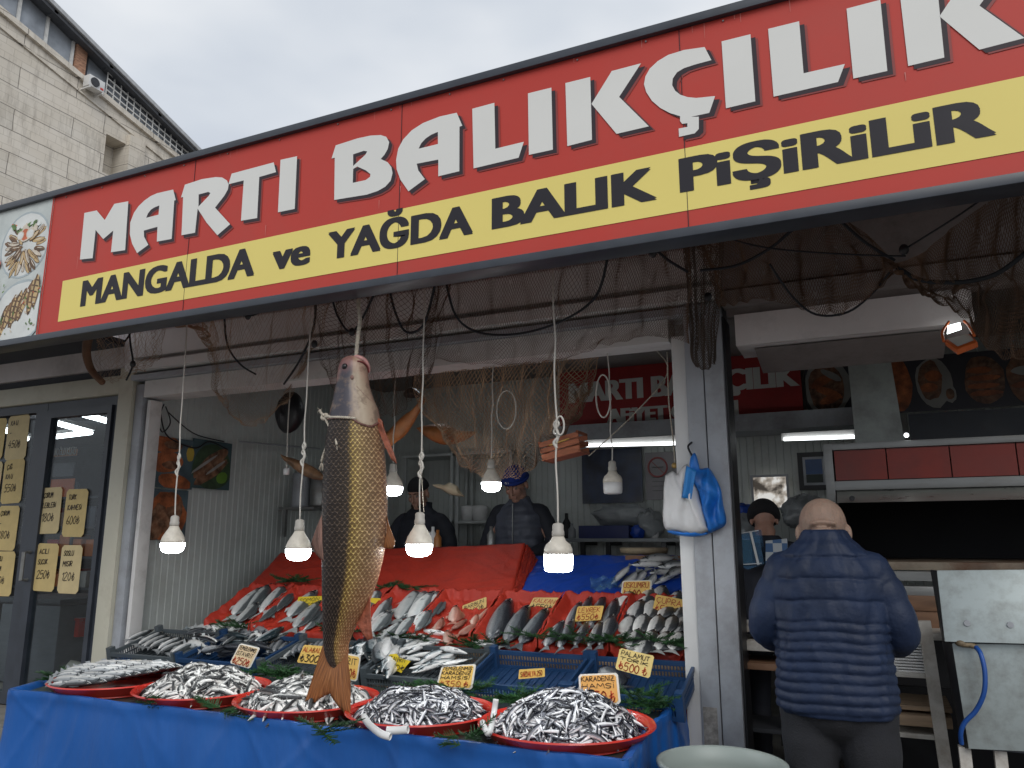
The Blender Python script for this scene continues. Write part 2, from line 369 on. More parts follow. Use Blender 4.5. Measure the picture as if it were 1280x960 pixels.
MB().bar((BX+.06, y0, zs(y0)-.05), (BX+.06, y1, zs(y1)-.05), .16, .22, mi=0).bar((BX+.03, y0, zs(y0)-.62), (BX+.03, y1, zs(y1)-.62), .08, .07).build('ledge', m_conc, bld)
# pilaster beside the opening
MB().box((BX+.01, wy1+.02, wz0-3), (BX+.2, wy1+.75, wz1+.4)).build('pilaster', m_conc, bld)
m_roofm = M('dark roof sheet', (.07, .075, .085), .6, var=.2)
m_bglass = M('old window glass', (.30, .33, .37), .15, var=.3, scale=1.5)
m_bframe = M('white window bars', (.62, .62, .6), .5)
over = .45
def rz(y):       # roof edge sits on the sight line of the traced edge but out at BX+over
    return None
ra, rb = at(60, 0, X=BX+over), at(260, 200, X=BX+over)
rzf = lambda y: lin(ra, rb, y)
zt = lambda y: rzf(y)+.02
mr = MB()
mr.add([(BX+over, y0, rzf(y0)), (BX+over, y1, rzf(y1)), (BX-6, y1, rzf(y1)+1.2), (BX-6, y0, rzf(y0)+1.2), (BX+over, y0, rzf(y0)-.22), (BX+over, y1, rzf(y1)-.22), (BX-6, y1, rzf(y1)+.9), (BX-6, y0, rzf(y0)+.9)],
       [(0, 1, 2, 3), (7, 6, 5, 4), (0, 4, 5, 1), (0, 3, 7, 4), (1, 5, 6, 2)])
rf = mr.build('roof', m_roofm, bld)
MB().bar((BX+over+.05, y0, rzf(y0)+.02), (BX+over+.05, y1, rzf(y1)+.02), .12, .16).build('gutter', M('pale gutter', (.4, .41, .42), .5), bld)
yr0 = bl(100, 90).y
# recessed glazing of the top storey, in two stretches
brick_y0, brick_y1 = bl(93, 80).y, bl(105, 95).y
w1 = MB(); gl = MB()
yy = y0
bars = [bl(x_, 10).y for x_ in (3, 20, 36, 51, 67)]+[bl(x_, 60).y for x_ in (67, 79, 91)]
def topz(y): return zs(y)+2.6
gl.add([(BX-.12, y0, zs(y0)), (BX-.12, brick_y0, zs(brick_y0)), (BX-.12, brick_y0, rzf(brick_y0)+.1), (BX-.12, y0, rzf(y0)+.1)], [(0, 1, 2, 3)])
gl.add([(BX-.12, brick_y1, zs(brick_y1)), (BX-.12, y1, zs(y1)), (BX-.12, y1, rzf(y1)+.1), (BX-.12, brick_y1, rzf(brick_y1)+.1)], [(0, 1, 2, 3)])
gl.build('glazing', m_bglass, bld)
y = brick_y0
ny = 0
for y in [brick_y0-.1-1.05*k for k in range(12)]:
    if y < y0: break
    w1.bar((BX-.06, y, zs(y)), (BX-.06, y, rzf(y)+.1), .09, .09)
w1.bar((BX-.05, y0, zs(y0)+.1), (BX-.05, brick_y0, zs(brick_y0)+.1), .1, .12)
w1.build('window_bars', m_bframe, bld)
w2 = MB()
for y in [brick_y1+.1+.95*k for k in range(15)]:
    if y > y1: break
    w2.bar((BX-.06, y, zs(y)), (BX-.06, y, rzf(y)+.1), .06, .06)
w2.build('window_mullions', m_dark, bld)
MB().box((BX-.1, brick_y0, zs(brick_y0)-.1), (BX+.05, brick_y1, rzf(brick_y1)+.2)).build('brick_pier', M('red brick pier', (.36, .2, .13), .9, var=.4, scale=7, stretch=(1, 1, 3)), bld)
ml = MB()
for h_ in (.25, .5, .75, 1.0):
    ml.bar((BX+.1, brick_y1+.9, zs(brick_y1+.9)+h_), (BX+.1, y1, zs(y1)+h_), .05)
for k in range(48):
    y = brick_y1+.9+k*.32
    if y < y1: ml.bar((BX+.1, y, zs(y)), (BX+.1, y, zs(y)+1.0), .035)
ml.build('railing', m_bframe, bld)
sf = MB()
for k in range(9):
    y = brick_y0-6+k*2.4
    sf.bar((BX, y, rzf(y)-.12), (BX+over, y, rzf(y)-.12), .15, .12)
sf.build('eave_bracket', m_roofm, bld)
# air conditioner
ac = at(117, 106, X=BX+.3)
a_ = empty('air_conditioner', ac, 'white air conditioner outdoor unit on the wall below the roof of the concrete building', 'air conditioner')
MB().box((ac.x-.15, ac.y-.33, ac.z-.23), (ac.x+.2, ac.y+.33, ac.z+.23)).build('case', m_whitepl, a_, bevel=.02)
t_ = MB().tube([(ac.x+.2, ac.y-.09, ac.z), (ac.x+.23, ac.y-.09, ac.z)], .18, 20); t_.build('fan_grille', m_dark, a_)
MB().box((ac.x-.3, ac.y-.3, ac.z-.3), (ac.x+.2, ac.y-.25, ac.z-.24)).box((ac.x-.3, ac.y+.25, ac.z-.3), (ac.x+.2, ac.y+.3, ac.z-.24)).build('bracket', m_whitepl, a_)
MB().box((ac.x+.202, ac.y+.15, ac.z-.16), (ac.x+.212, ac.y+.28, ac.z-.08)).build('badge', M('red badge', (.6, .05, .04), .5), a_)

# ---------------------------------------------------------------- the fish shop building
FY = 3.9          # facade plane
BKY = 6.9         # back wall
ZL = 2.52         # underside of the lintel
ZC = 3.08         # inner ceiling
shop = empty('fish_shop_building', (-2, FY, .33), 'open fronted single storey fish shop with pale panel walls and grey pillar', 'shop')
def grooved(p0, p1, z0, z1, nrm, pitch=.06, depth=.006):
    p0, p1 = Vector(p0), Vector(p1); l = (p1-p0).length; d = (p1-p0)/l; mb = MB(); n = int(l/pitch)
    prof = []
    for i in range(n):
        a = i*pitch; prof += [(a, 0), (a+pitch-.012, 0), (a+pitch-.006, -depth)]
    prof.append((l, 0))
    vs = []
    for a, h in prof:
        q = p0+d*a+Vector(nrm)*h; vs += [(q.x, q.y, z0), (q.x, q.y, z1)]
    fs = [(2*i, 2*i+2, 2*i+3, 2*i+1) for i in range(len(prof)-1)]
    mb.add(vs, fs); return mb
grooved((-4.70, FY+.05, 0), (-4.70, BKY, 0), .33, ZC, (1, 0, 0)).build('side_wall', m_wallp, shop)
MB().box((-4.80, FY+.15, .33), (-4.72, BKY+.1, 3.3)).build('outer_side_wall', m_wallp, shop)
grooved((-4.66, BKY, 0), (2.6, BKY, 0), .33, ZC, (0, -1, 0)).build('back_wall', m_wallp, shop)
MB().box((-4.76, BKY+.02, .33), (2.8, BKY+.1, 3.3)).build('outer_back_wall', m_wallp, shop)
MB().box((2.6, FY, .33), (2.7, BKY, 3.3)).build('right_wall', m_wallp, shop)
MB().box((-4.66, FY+.1, ZC), (2.6, BKY, ZC+.04)).build('ceiling', m_ceil, shop)
MB().box((-4.9, FY-.2, 3.34), (2.9, BKY+.3, 3.42)).build('roof', m_roofm, shop)
# front: posts, lintels, fascia
MB().box((-4.765, FY-.02, .33), (-4.685, FY+.14, 2.62)).build('left_post', m_grey, shop, bevel=.006)
MB().box((-4.91, FY-.05, .33), (-4.768, FY+.10, 2.75)).build('cream_post', m_cream, shop, bevel=.006)
MB().box((-4.683, FY+.02, .33), (-4.662, FY+.1, 2.5)).build('guide_channel', m_dark, shop)
MB().box((-4.66, FY+.0, .33), (-4.625, FY+.1, 2.5)).build('door_jamb', m_white, shop, bevel=.004)
# white edge + grey two part pillar
MB().box((-.845, FY-.03, .33), (-.775, FY+.16, ZL+.02)).build('white_jamb', m_whitepl, shop, bevel=.006)
MB().box((-.773, FY-.05, .33), (-.685, FY+.2, 2.70)).box((-.681, FY-.045, .33), (-.585, FY+.2, 2.70)).build('pillar', m_grey, shop, bevel=.006)
MB().box((-.583, FY-.02, .33), (-.573, FY+.16, 2.62)).build('rubber_edge', m_black, shop)
m_pat = M('chipped plaster patch', (.33, .32, .30), .8, var=.35, scale=24, bump=.5, bscale=50, dirt=(.1, .09, .08), damt=.8, dscale=14)
MB().box((-.765, FY-.054, .47), (-.70, FY-.05, .74)).build('worn_patch', m_pat, shop, bevel=.001)
# shutter housing over the wide opening: stepped profile
def prof_x(name, prof, x0, x1, mat):
    mb = MB(); vs = [(x0, *p) for p in prof]+[(x1, *p) for p in prof]; n = len(prof)
    fs = [tuple(range(n-1, -1, -1)), tuple(range(n, 2*n))]+[(i, (i+1) % n, n+(i+1) % n, n+i) for i in range(n)]
    mb.add(vs, fs); return mb.build(name, mat, shop)
prof_x('lintel', [(FY-.02, ZL), (FY+.16, ZL), (FY+.16, 2.64), (FY-.02, 2.64)], -4.68, -.86, m_white)
prof_x('shutter_track', [(FY-.07, 2.643), (FY+.12, 2.643), (FY+.12, 2.68), (FY-.07, 2.68)], -4.77, -.6, m_grey)
prof_x('fascia_rail', [(FY-.12, 2.70), (FY+.1, 2.70), (FY+.1, 2.76), (FY-.12, 2.76)], -4.78, -.58, m_white)
prof_x('fascia', [(FY-.03, 2.762), (FY+.1, 2.762), (FY+.1, 3.32), (FY-.03, 3.32)], -6.4, -.575, m_soffit)
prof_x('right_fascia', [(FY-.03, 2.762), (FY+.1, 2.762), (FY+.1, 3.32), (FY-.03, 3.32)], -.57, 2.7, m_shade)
prof_x('upper_band', [(FY-.09, 2.80), (FY-.032, 2.80), (FY-.032, 2.98), (FY-.09, 2.98)], -4.78, -.6, m_white)
# right opening: box beam and rolled hood below it
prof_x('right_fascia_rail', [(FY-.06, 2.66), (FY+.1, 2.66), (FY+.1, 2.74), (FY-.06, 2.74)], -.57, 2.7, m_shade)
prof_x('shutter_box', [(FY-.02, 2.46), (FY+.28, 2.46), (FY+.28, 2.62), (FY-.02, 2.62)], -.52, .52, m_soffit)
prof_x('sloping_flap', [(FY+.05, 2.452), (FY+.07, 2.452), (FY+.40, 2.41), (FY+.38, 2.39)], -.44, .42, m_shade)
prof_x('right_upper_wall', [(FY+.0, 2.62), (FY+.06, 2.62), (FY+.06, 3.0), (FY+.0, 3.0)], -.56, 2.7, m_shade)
# soffit under the projecting sign
prof_x('soffit', [(2.70, 3.28), (FY-.03, 3.20), (FY-.03, 3.23), (2.70, 3.31)], -4.9, -.7, m_soffit)
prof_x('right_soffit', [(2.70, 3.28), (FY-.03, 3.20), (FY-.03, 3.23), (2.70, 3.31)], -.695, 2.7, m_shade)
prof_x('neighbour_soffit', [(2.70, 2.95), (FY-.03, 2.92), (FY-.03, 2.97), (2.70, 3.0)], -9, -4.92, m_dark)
for k, x in enumerate((-4.6, -2.7, -.75, 1.1)):
    MB().bar((x, 2.72, 3.22), (x, FY, 3.12), .05, .07).build('soffit_bracket', m_dark, shop)

# ---------------------------------------------------------------- big sign
SY = 2.62
m_red = M('printed red vinyl', (.50, .052, .038), .5, var=.05, scale=1.2, dirt=(.42, .07, .055), damt=.5, dscale=1.1, spec=.3)
m_yel = M('printed yellow vinyl', (.80, .67, .20), .5, var=.04, scale=1.2, spec=.3)
m_let = M('printed white vinyl', (.72, .72, .69), .5, var=.03, scale=2, spec=.3)
m_blk = M('printed charcoal vinyl', (.022, .020, .026), .5, var=.05, spec=.3)
m_drop = M('printed dark drop edge', (.035, .024, .03), .5, var=.05, spec=.3)
sign = empty('shop_sign', (-1.5, SY, 3.0), 'long red and yellow sign lettered MARTI BALIKÇILIK across the top of the shop', 'sign')
ZB, ZT = 2.595, 3.40; XR = 1.35
MB().box((-5.6, SY+.002, ZB), (XR, SY+.06, ZT)).build('panel', m_red, sign)
MB().box((-5.6, SY-.022, ZB-.035), (XR, SY+.09, ZB)).box((-5.6, SY-.022, ZT), (XR, SY+.09, ZT+.035)).build('frame', m_frame, sign, bevel=.004)
MB().add([(-3.865, SY, 2.655), (XR, SY, 2.672), (XR, SY, 2.922), (-3.865, SY, 2.885)], [(0, 1, 2, 3)]).build('yellow_band', m_yel, sign)
Z1 = (80, 180, 3.765); Z2 = (400, 90, 4.267); Z3 = (680, 40, 4.571); Z4 = (940, 0, 3.765)
LET = [
(Z1, [(97, 325), (155, 313), (193, 358), (238, 282), (304, 270), (289, 500), (222, 510), (233, 408), (186, 448), (150, 405), (136, 538), (76, 544)], []),
(Z1, [(515, 215), (527, 264), (520, 267), (508, 447), (438, 460), (441, 390), (377, 408), (378, 437), (398, 475), (345, 514), (322, 470), (311, 425), (313, 370), (330, 325), (352, 293), (380, 266), (410, 245), (440, 232)], [[(388, 348), (396, 328), (410, 310), (428, 298), (450, 290), (446, 333)]]),
(Z1, [(552, 252), (570, 192), (650, 166), (715, 156), (745, 158), (768, 172), (776, 192), (772, 215), (755, 245), (712, 300), (783, 378), (723, 430), (672, 370), (630, 305), (618, 418), (554, 430), (562, 250)], [[(635, 238), (680, 226), (690, 231), (682, 245), (662, 266), (634, 295)]]),
(Z1, [(775, 190), (790, 140), (988, 87), (999, 133), (920, 156), (910, 349), (834, 362), (847, 172)], []),
(Z1, [(1020, 75), (1098, 58), (1087, 306), (1008, 322)], []),
(Z2, [(63, 462), (85, 392), (200, 355), (270, 340), (325, 337), (355, 347), (370, 375), (362, 412), (345, 442), (325, 465), (362, 482), (382, 508), (388, 540), (378, 580), (350, 612), (310, 635), (250, 655), (77, 683), (80, 458)], [[(178, 440), (235, 421), (253, 424), (243, 442), (178, 502)], [(178, 518), (200, 505), (245, 525), (270, 545), (268, 560), (245, 577), (176, 592)]]),
(Z2, [(730, 218), (760, 287), (745, 293), (744, 530), (632, 557), (632, 468), (517, 490), (525, 525), (560, 572), (473, 637), (430, 575), (410, 520), (407, 470), (418, 410), (445, 360), (490, 312), (550, 273), (640, 238)], [[(527, 410), (540, 382), (565, 355), (595, 335), (630, 320), (630, 385)]]),
(Z2, [(813, 197), (931, 165), (936, 410), (1088, 373), (1060, 458), (820, 515)], []),
(Z2, [(1110, 115), (1235, 84), (1243, 415), (1115, 443)], []),
(Z3, [(123, 293), (265, 258), (275, 617), (134, 653)], []),
(Z3, [(272, 412), (388, 224), (555, 180), (430, 372), (600, 540), (415, 583)], []),
(Z3, [(918, 87), (957, 162), (860, 188), (800, 208), (760, 232), (736, 268), (733, 305), (750, 337), (780, 360), (820, 373), (870, 378), (978, 367), (945, 463), (840, 486), (885, 485), (885, 555), (862, 580), (772, 600), (770, 553), (820, 543), (820, 522), (790, 526), (778, 510), (778, 482), (720, 464), (665, 435), (618, 395), (585, 345), (572, 300), (580, 255), (605, 210), (650, 168), (710, 132), (800, 104)], []),
(Z3, [(1015, 55), (1180, 14), (1208, 397), (1040, 437)], []),
(Z4, [(76, 137), (222, 101), (243, 346), (437, 302), (405, 387), (102, 456)], []),
(Z4, [(445, 42), (604, 0), (637, 335), (477, 371)], []),
(Z4, [(695, -32), (870, -74), (905, 272), (735, 312)], []),
(Z4, [(882, 78), (1005, -105), (1205, -155), (1070, 28), (1283, 180), (1070, 235)], []),
]
def flat_letter(mb, pts, holes, y, dx=0, dz=0, mi=0):
    bm = bmesh.new(); es = []
    for loop in [pts]+holes:
        vs = [bm.verts.new((p.x+dx, y, p.z+dz)) for p in loop]
        es += [bm.edges.new((vs[i], vs[(i+1) % len(vs)])) for i in range(len(vs))]
    bmesh.ops.triangle_fill(bm, edges=es, use_beauty=True, normal=(0, -1, 0))
    bm.verts.index_update()
    mb.add([v.co.copy() for v in bm.verts], [tuple(v.index for v in f.verts) for f in bm.faces], mi); bm.free()
ml = MB(); ms = MB(); msoft = MB()
for (ox, oy, sc), pts, holes in LET:
    P = [at(ox+x/sc, oy+y/sc, Y=SY) for x, y in pts]; Hs = [[at(ox+x/sc, oy+y/sc, Y=SY) for x, y in h] for h in holes]
    flat_letter(ml, P, Hs, SY-.0016); flat_letter(ms, P, Hs, SY-.0011, .016, -.016); flat_letter(msoft, P, Hs, SY-.0006, .024, -.022)
ms.build('lettering_drop_edge', m_drop, sign); msoft.build('lettering_soft_edge', M('printed dark red halo', (.24, .035, .03), .5), sign); ml.build('lettering', m_let, sign)
mt = MB()
for txt, xa, xb, z, h in (('MANGALDA', -3.70, -2.51, 2.722, .142), ('ve', -2.405, -2.185, 2.730, .130), ('YAĞDA', -2.09, -1.36, 2.730, .130), ('BALIK', -1.275, -.60, 2.733, .132), ('PiŞiRiLiR', -.515, .472, 2.742, .132)):
    vs, fs = fontmesh(txt, 0)
    x0 = min(v.x for v in vs)-.048; x1 = max(v.x for v in vs)+.048; k = (xb-xa)/(x1-x0)
    for q_, (sx_, sz_) in enumerate(((-.048, .02), (-.048, -.02), (-.032, .022), (-.032, -.022), (-.016, .022), (-.016, -.022), (0, .022), (0, -.022), (.016, .022), (.016, -.022), (.032, .022), (.032, -.022), (.048, .02), (.048, -.02))):
        mt.add([(xa+(v.x+sx_-x0)*k, SY-.0012-q_*.00003, z+(v.y+sz_)/.72*h) for v in vs], fs)
mt.build('slogan_lettering', m_blk, sign)
mb = MB()
for x in (-2.95, -1.72, -.49, .74): mb.box((x-.0012, SY-.0006, ZB), (x+.0012, SY+.0015, ZT))
mb.build('panel_joint', m_drop, sign)
mb = MB(); rs_ = random.Random(4)
for k in range(18):
    for z in (ZT-.014,): x = -3.9+k*.3+rs_.uniform(-.04, .04); mb.tube([(x, SY+.001, z), (x, SY-.003, z)], .0035, 8)
mb.build('screw_head', m_steel, sign)
m_strk = M('rain streak', (.60, .20, .17), .6); mb = MB()
for k in range(26):
    x = rs_.uniform(-4, 1.3); z = rs_.choice([ZT-.002, rs_.uniform(2.95, 3.3)]); l = rs_.uniform(.015, .07); w_ = rs_.uniform(.0008, .002); mb.add([(x-w_, SY-.0005, z), (x+w_, SY-.0005, z), (x+w_*.3, SY-.0005, z-l), (x-w_*.3, SY-.0005, z-l)], [(3, 2, 1, 0)])
mb.build('rain_streaks', m_strk, sign)
# food photographs printed at the left end
m_char = M('printed grilled fish', (.17, .09, .04), .5, var=.7, scale=26, dirt=(.04, .025, .015), damt=.7, dscale=40)
m_gold = M('printed fried fish', (.62, .45, .22), .5, var=.4, scale=30, dirt=(.22, .12, .05), damt=.6, dscale=30)
m_plate = M('printed white plate', (.56, .60, .58), .5, var=.12, scale=5, dirt=(.3, .36, .36), damt=.5)
m_leaf = M('printed salad green', (.10, .18, .05), .5, var=.5, scale=25)
m_rng = M('printed onion rings', (.62, .55, .45), .5, var=.2, scale=20)
m_tom = M('printed tomato', (.5, .12, .05), .5, var=.3, scale=20)
fp = MB().add([(-5.6, SY, ZB), (-4.02, SY, ZB), (-4.02, SY, ZT), (-5.6, SY, ZT)], [(0, 1, 2, 3)]).build('food_photograph', m_plate, sign)
def blob(mb, c, a, b_, ang, y, mi=0, n=14, jit=.08, rng=random.Random(3)):
    vs = []
    for i in range(n):
        t = 2*PI*i/n; r_ = 1+rng.uniform(-jit, jit); x = a*math.cos(t)*r_; z = b_*math.sin(t)*r_
        vs.append((min(-4.032, c[0]+x*math.cos(ang)-z*math.sin(ang)), y, min(ZT-.004, max(ZB+.004, c[1]+x*math.sin(ang)+z*math.cos(ang)))))
    mb.add(vs, [tuple(range(n))], mi)
pc = at(31, 306, Y=SY); mb = MB(); rng = random.Random(5)
yy = SY-.001
def bb(c, a, b_, ang, mi, jit=.08, n=14):
    global yy
    yy -= .00004; blob(mb, c, a, b_, ang, yy, mi, n, jit, rng)
bb((pc.x, pc.z), .212, .20, 0, 6, .01, 30); bb((pc.x, pc.z), .200, .188, 0, 5, .01, 30)
for ring, (rr, n_) in enumerate(((.135, 30), (.085, 20))):
    for k in range(n_):
        if ring and rng.random() < .3: continue
        a_ = 2*PI*k/n_+rng.uniform(-.08, .08)
        if PI*.28 < a_ < PI*.66: continue
        r_ = rr+rng.uniform(-.02, .014); l_ = rng.uniform(.042, .058); c_ = (pc.x+math.cos(a_)*r_, pc.z-.01+math.sin(a_)*r_); an = a_+rng.uniform(-.2, .2)
        bb(c_, l_, .0155, an, 3, .12); bb(c_, l_*.92, .0115, an, rng.choice([0, 0, 4, 3]), .15); bb((c_[0]+.004, c_[1]+.003), l_*.6, .003, an, rng.choice([4, 3]), .3)
for k in range(16):
    a_ = rng.uniform(PI*.2, PI*.75); r_ = rng.uniform(.06, .17); bb((pc.x+math.cos(a_)*r_, pc.z+math.sin(a_)*r_), rng.uniform(.015, .032), rng.uniform(.008, .016), rng.uniform(0, 3), rng.choice([1, 1, 4, 2, 5]), .3)
for dx, r_ in ((0, .05), (.045, .035), (-.04, .03)):
    bb((pc.x+dx, pc.z+.06), r_, r_*.9, 0, 4, .05); bb((pc.x+dx, pc.z+.06), r_*.78, r_*.7, 0, 2 if dx == 0 else 5, .06)
pc = at(27, 386, Y=SY)
bb((pc.x-.01, pc.z-.02), .23, .19, .1, 6, .01, 30); bb((pc.x-.01, pc.z-.02), .21, .175, .1, 5, .02, 30)
for k in range(8):
    c_ = (pc.x-.14+.036*k, pc.z-.05+.02*k+rng.uniform(-.015, .015)); an = 1.25+rng.uniform(-.25, .25)
    bb(c_, .10, .028, an, 3, .15); bb((c_[0]+.006, c_[1]), .085, .017, an, 0, .25)
    for q in range(5): d_ = -.07+.033*q; bb((c_[0]+math.cos(an)*d_, c_[1]+math.sin(an)*d_), .020, .0045, an+1.4, 3, .2)
for k in range(34): bb((pc.x+rng.uniform(-.2, .19), pc.z+rng.uniform(-.17, .17)), rng.uniform(.004, .016), rng.uniform(.003, .007), rng.uniform(0, 3), rng.choice([1, 1, 2, 4]), .3)
for k in range(26):     # the rest of the picture towards the far end
    yy -= .00004; blob(mb, (-5.5+rng.uniform(0, 1.05), 2.68+rng.uniform(0, .6)), rng.uniform(.04, .12), rng.uniform(.02, .05), rng.uniform(0, 3), yy, rng.choice([0, 3, 3, 2, 1]))
mb.build('food_picture', [m_gold, m_leaf, m_tom, m_char, m_rng, M('printed plate white', (.66, .68, .66), .5), M('printed plate rim', (.40, .46, .48), .5)], fp)
MB().box((-4.028, SY-.004, ZB), (-4.022, SY, ZT)).build('panel_seam', m_red, sign)

# ---------------------------------------------------------------- neighbouring glazed shop front (left)
nb_ = empty('glazed_shop_front', (-6.5, FY, .33), 'dark framed glass shop front with cream lintel left of the fish shop', 'shop front')
MB().box((-11, FY-.04, 2.56), (-4.91, FY+.1, 2.70)).build('lintel', m_cream, nb_, bevel=.006)
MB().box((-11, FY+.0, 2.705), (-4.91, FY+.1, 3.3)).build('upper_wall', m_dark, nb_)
fl = MB()
for x0_, x1_ in ((-4.985, -4.915), (-5.86, -5.73), (-6.9, -6.8), (-8.2, -8.1)):
    fl.box((x0_, FY-.01, .34), (x1_, FY+.07, 2.555))
fl.box((-11, FY-.008, 2.49), (-4.915, FY+.068, 2.5555)); fl.box((-11, FY-.008, .34), (-4.915, FY+.068, .42))
fl.build('frame', m_frame, nb_)
dl_ = MB(); dl_.box((-5.728, FY-.03, .36), (-5.65, FY+.03, 2.488)); dl_.box((-5.03, FY-.03, .36), (-4.987, FY+.03, 2.488)); dl_.box((-5.65, FY-.03, 2.43), (-5.03, FY+.03, 2.488)); dl_.box((-5.65, FY-.03, .36), (-5.03, FY+.03, .46))
door = dl_.build('door', m_frame, nb_)
MB().tube([(-5.70, FY-.03, 1.22), (-5.70, FY-.08, 1.22), (-5.70, FY-.08, 1.42), (-5.70, FY-.03, 1.42)], .014, 8).build('handle', m_steel, door)
m, nt, b, out = nodes('shop glass'); L = nt.links.new
tr = N(nt, 'ShaderNodeBsdfTransparent'); tr.inputs[0].default_value = (.90, .93, .93, 1); gls = N(nt, 'ShaderNodeBsdfGlossy'); gls.inputs['Roughness'].default_value = .02
fr = N(nt, 'ShaderNodeLayerWeight'); mx = N(nt, 'ShaderNodeMixShader'); L(math_(nt, 'MULTIPLY_ADD', math_(nt, 'POWER', fr.outputs['Facing'], 4.0), .4, .035), mx.inputs[0]); L(tr.outputs[0], mx.inputs[1]); L(gls.outputs[0], mx.inputs[2]); L(mx.outputs[0], out.inputs[0])
m_glass = m
MB().box((-5.648, FY-.004, .462), (-5.032, FY+.004, 2.428)).build('glass', m_glass, door)
for x0_, x1_ in ((-6.8, -5.86), (-8.1, -6.9)):
    MB().box((x0_, FY+.02, .42), (x1_, FY+.028, 2.44)).build('window_pane', m_glass, nb_)
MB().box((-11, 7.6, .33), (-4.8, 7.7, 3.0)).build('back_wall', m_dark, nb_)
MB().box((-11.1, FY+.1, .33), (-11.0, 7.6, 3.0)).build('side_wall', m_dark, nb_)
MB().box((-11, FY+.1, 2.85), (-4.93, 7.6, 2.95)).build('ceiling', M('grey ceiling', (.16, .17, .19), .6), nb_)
MB().tube([(-6.52, FY-.06, 2.62), (-6.52, FY-.035, 2.62)], .03, 14).build('lock', m_steel, nb_)
# lit tubes inside the neighbour
for k, (pa, pb) in enumerate((((58, 526), (114, 541)), ((56, 548), (113, 541)), ((98, 517), (138, 528)), ((0, 536), (34, 549)))):
    a_, b_ = at(*pa, Z=2.66), at(*pb, Z=2.66)
    t_ = empty('ceiling_tube_light', a_, ('upper lit ceiling tube of the pair seen through the glass door', 'lower lit ceiling tube of the pair seen through the glass door', 'lit ceiling tube at the top right corner of the glass door', 'lit ceiling tube seen above the notes left of the door')[k], 'tube light', 'tube lights inside the glazed shop')
    MB().tube([a_, b_], .022, 8).build('tube', m_tubesoft, t_)
    MB().bar(a_+Vector((0, 0, .045)), b_+Vector((0, 0, .045)), .08, .04).build('housing', m_white, t_)
# inside the neighbour: chest freezer, shelves of goods, banner strips
fz = empty('chest_freezer', (-6.4, 4.7, .33), 'dark grey chest freezer standing behind the glass door', 'freezer')
MB().box((-6.85, 4.45, .34), (-6.1, 5.05, .98)).build('body', M('freezer grey', (.10, .11, .13), .5), fz, bevel=.02)
MB().box((-6.87, 4.43, .983), (-6.08, 5.07, 1.03)).build('lid', m_frame, fz, bevel=.01)
sh_ = empty('goods_shelf', (-5.2, 6.2, .33), 'dark shelf rack with packets behind the glass door', 'shelf')
mb = MB()
for z in (.6, .95, 1.3, 1.65, 2.0): mb.box((-9.6, 6.3, z), (-4.85, 6.7, z+.025))
for x in (-9.6, -8.6, -7.6, -6.7, -5.8, -4.87): mb.box((x, 6.3, .34), (x+.03, 6.33, 2.2))
mb.build('rack', m_frame, sh_)
rng = random.Random(9); gm = [M('goods red', (.30, .03, .03), .5), M('goods brown', (.14, .09, .06), .5), M('goods pale', (.26, .26, .25), .5), M('goods dark', (.03, .04, .06), .5), M('goods orange', (.4, .12, .03), .5)]
k = 0
for z in (.625, .975, 1.325, 1.675):
    x = -9.5
    while x < -4.95:
        w_ = rng.uniform(.12, .24); h_ = rng.uniform(.12, .26); k += 1
        o = MB().box((x, 6.32, z), (x+w_, 6.6, z+h_)).build('packet', rng.choice(gm), None, bevel=.012, loc=(x+w_/2, 6.46, z))
        tag(o, 'packet of goods on the dark shelf rack behind the glass door', 'packet', 'packets on the shelf behind the glass'); x += w_+rng.uniform(.01, .08)
def bq(name, pa, pb, Y, mat, par=None):
    a_, b_ = at(*pa, Y=Y), at(*pb, Y=Y); return MB().box((min(a_.x, b_.x), Y, min(a_.z, b_.z)), (max(a_.x, b_.x), Y+.01, max(a_.z, b_.z))).build(name, mat, par)
o = empty('banner_strip', at(72, 567, Y=4.9), 'brown banner strip with pale letters hanging behind the glass', 'banner')
bq('strip', (54, 572), (96, 561), 4.9, M('brown strip', (.40, .18, .08), .6), o)
mb = MB(); a_ = at(56, 571, Y=4.895); b_ = at(95, 568, Y=4.895); strokes(mb, 'SAMANOĞLU KURU', a_+Vector((0, 0, .01)), Vector((1, 0, 0)), Vector((0, 0, 1)), .06, .012, fit=(b_.x-a_.x), nrm=Vector((0, -1, 0))); mb.build('lettering', m_cardw, o)
o = empty('orange_banner', at(72, 600, Y=5.2), 'orange and dark advertising board behind the glass door', 'banner')
bq('orange_part', (49, 622), (93, 598), 5.2, M('orange print', (.55, .13, .04), .6), o); bq('dark_part', (49, 597), (93, 578), 5.2, m_frame, o)
o = empty('red_basket', at(85, 788, Y=4.6), 'red plastic basket of goods behind the glass door', 'basket')
a_, b_ = at(70, 795, Y=4.6), at(99, 776, Y=4.6); MB().box((a_.x, 4.6, a_.z), (b_.x, 4.85, b_.z)).build('basket', m_redtub, o, bevel=.01); MB().box((a_.x-.01, 4.59, b_.z+.001), (b_.x+.01, 4.86, b_.z+.02)).build('rim', m_redtub, o)
o = empty('white_sack', at(95, 830, Y=4.5), 'crumpled pale sack on the floor behind the glass door', 'sack')
a_ = at(88, 840, Y=4.7); k_ = MB().ell((a_.x, 4.7, a_.z), (.28, .2, .13), 20, 12); k_.v = [tuple(Vector(v)+.05*Vector((noise.noise(Vector(v)*7), noise.noise(Vector(v)*6+Vector((3, 0, 0))), noise.noise(Vector(v)*8)))) for v in k_.v]; k_.build('sack', m_cardw, o, smooth=True)
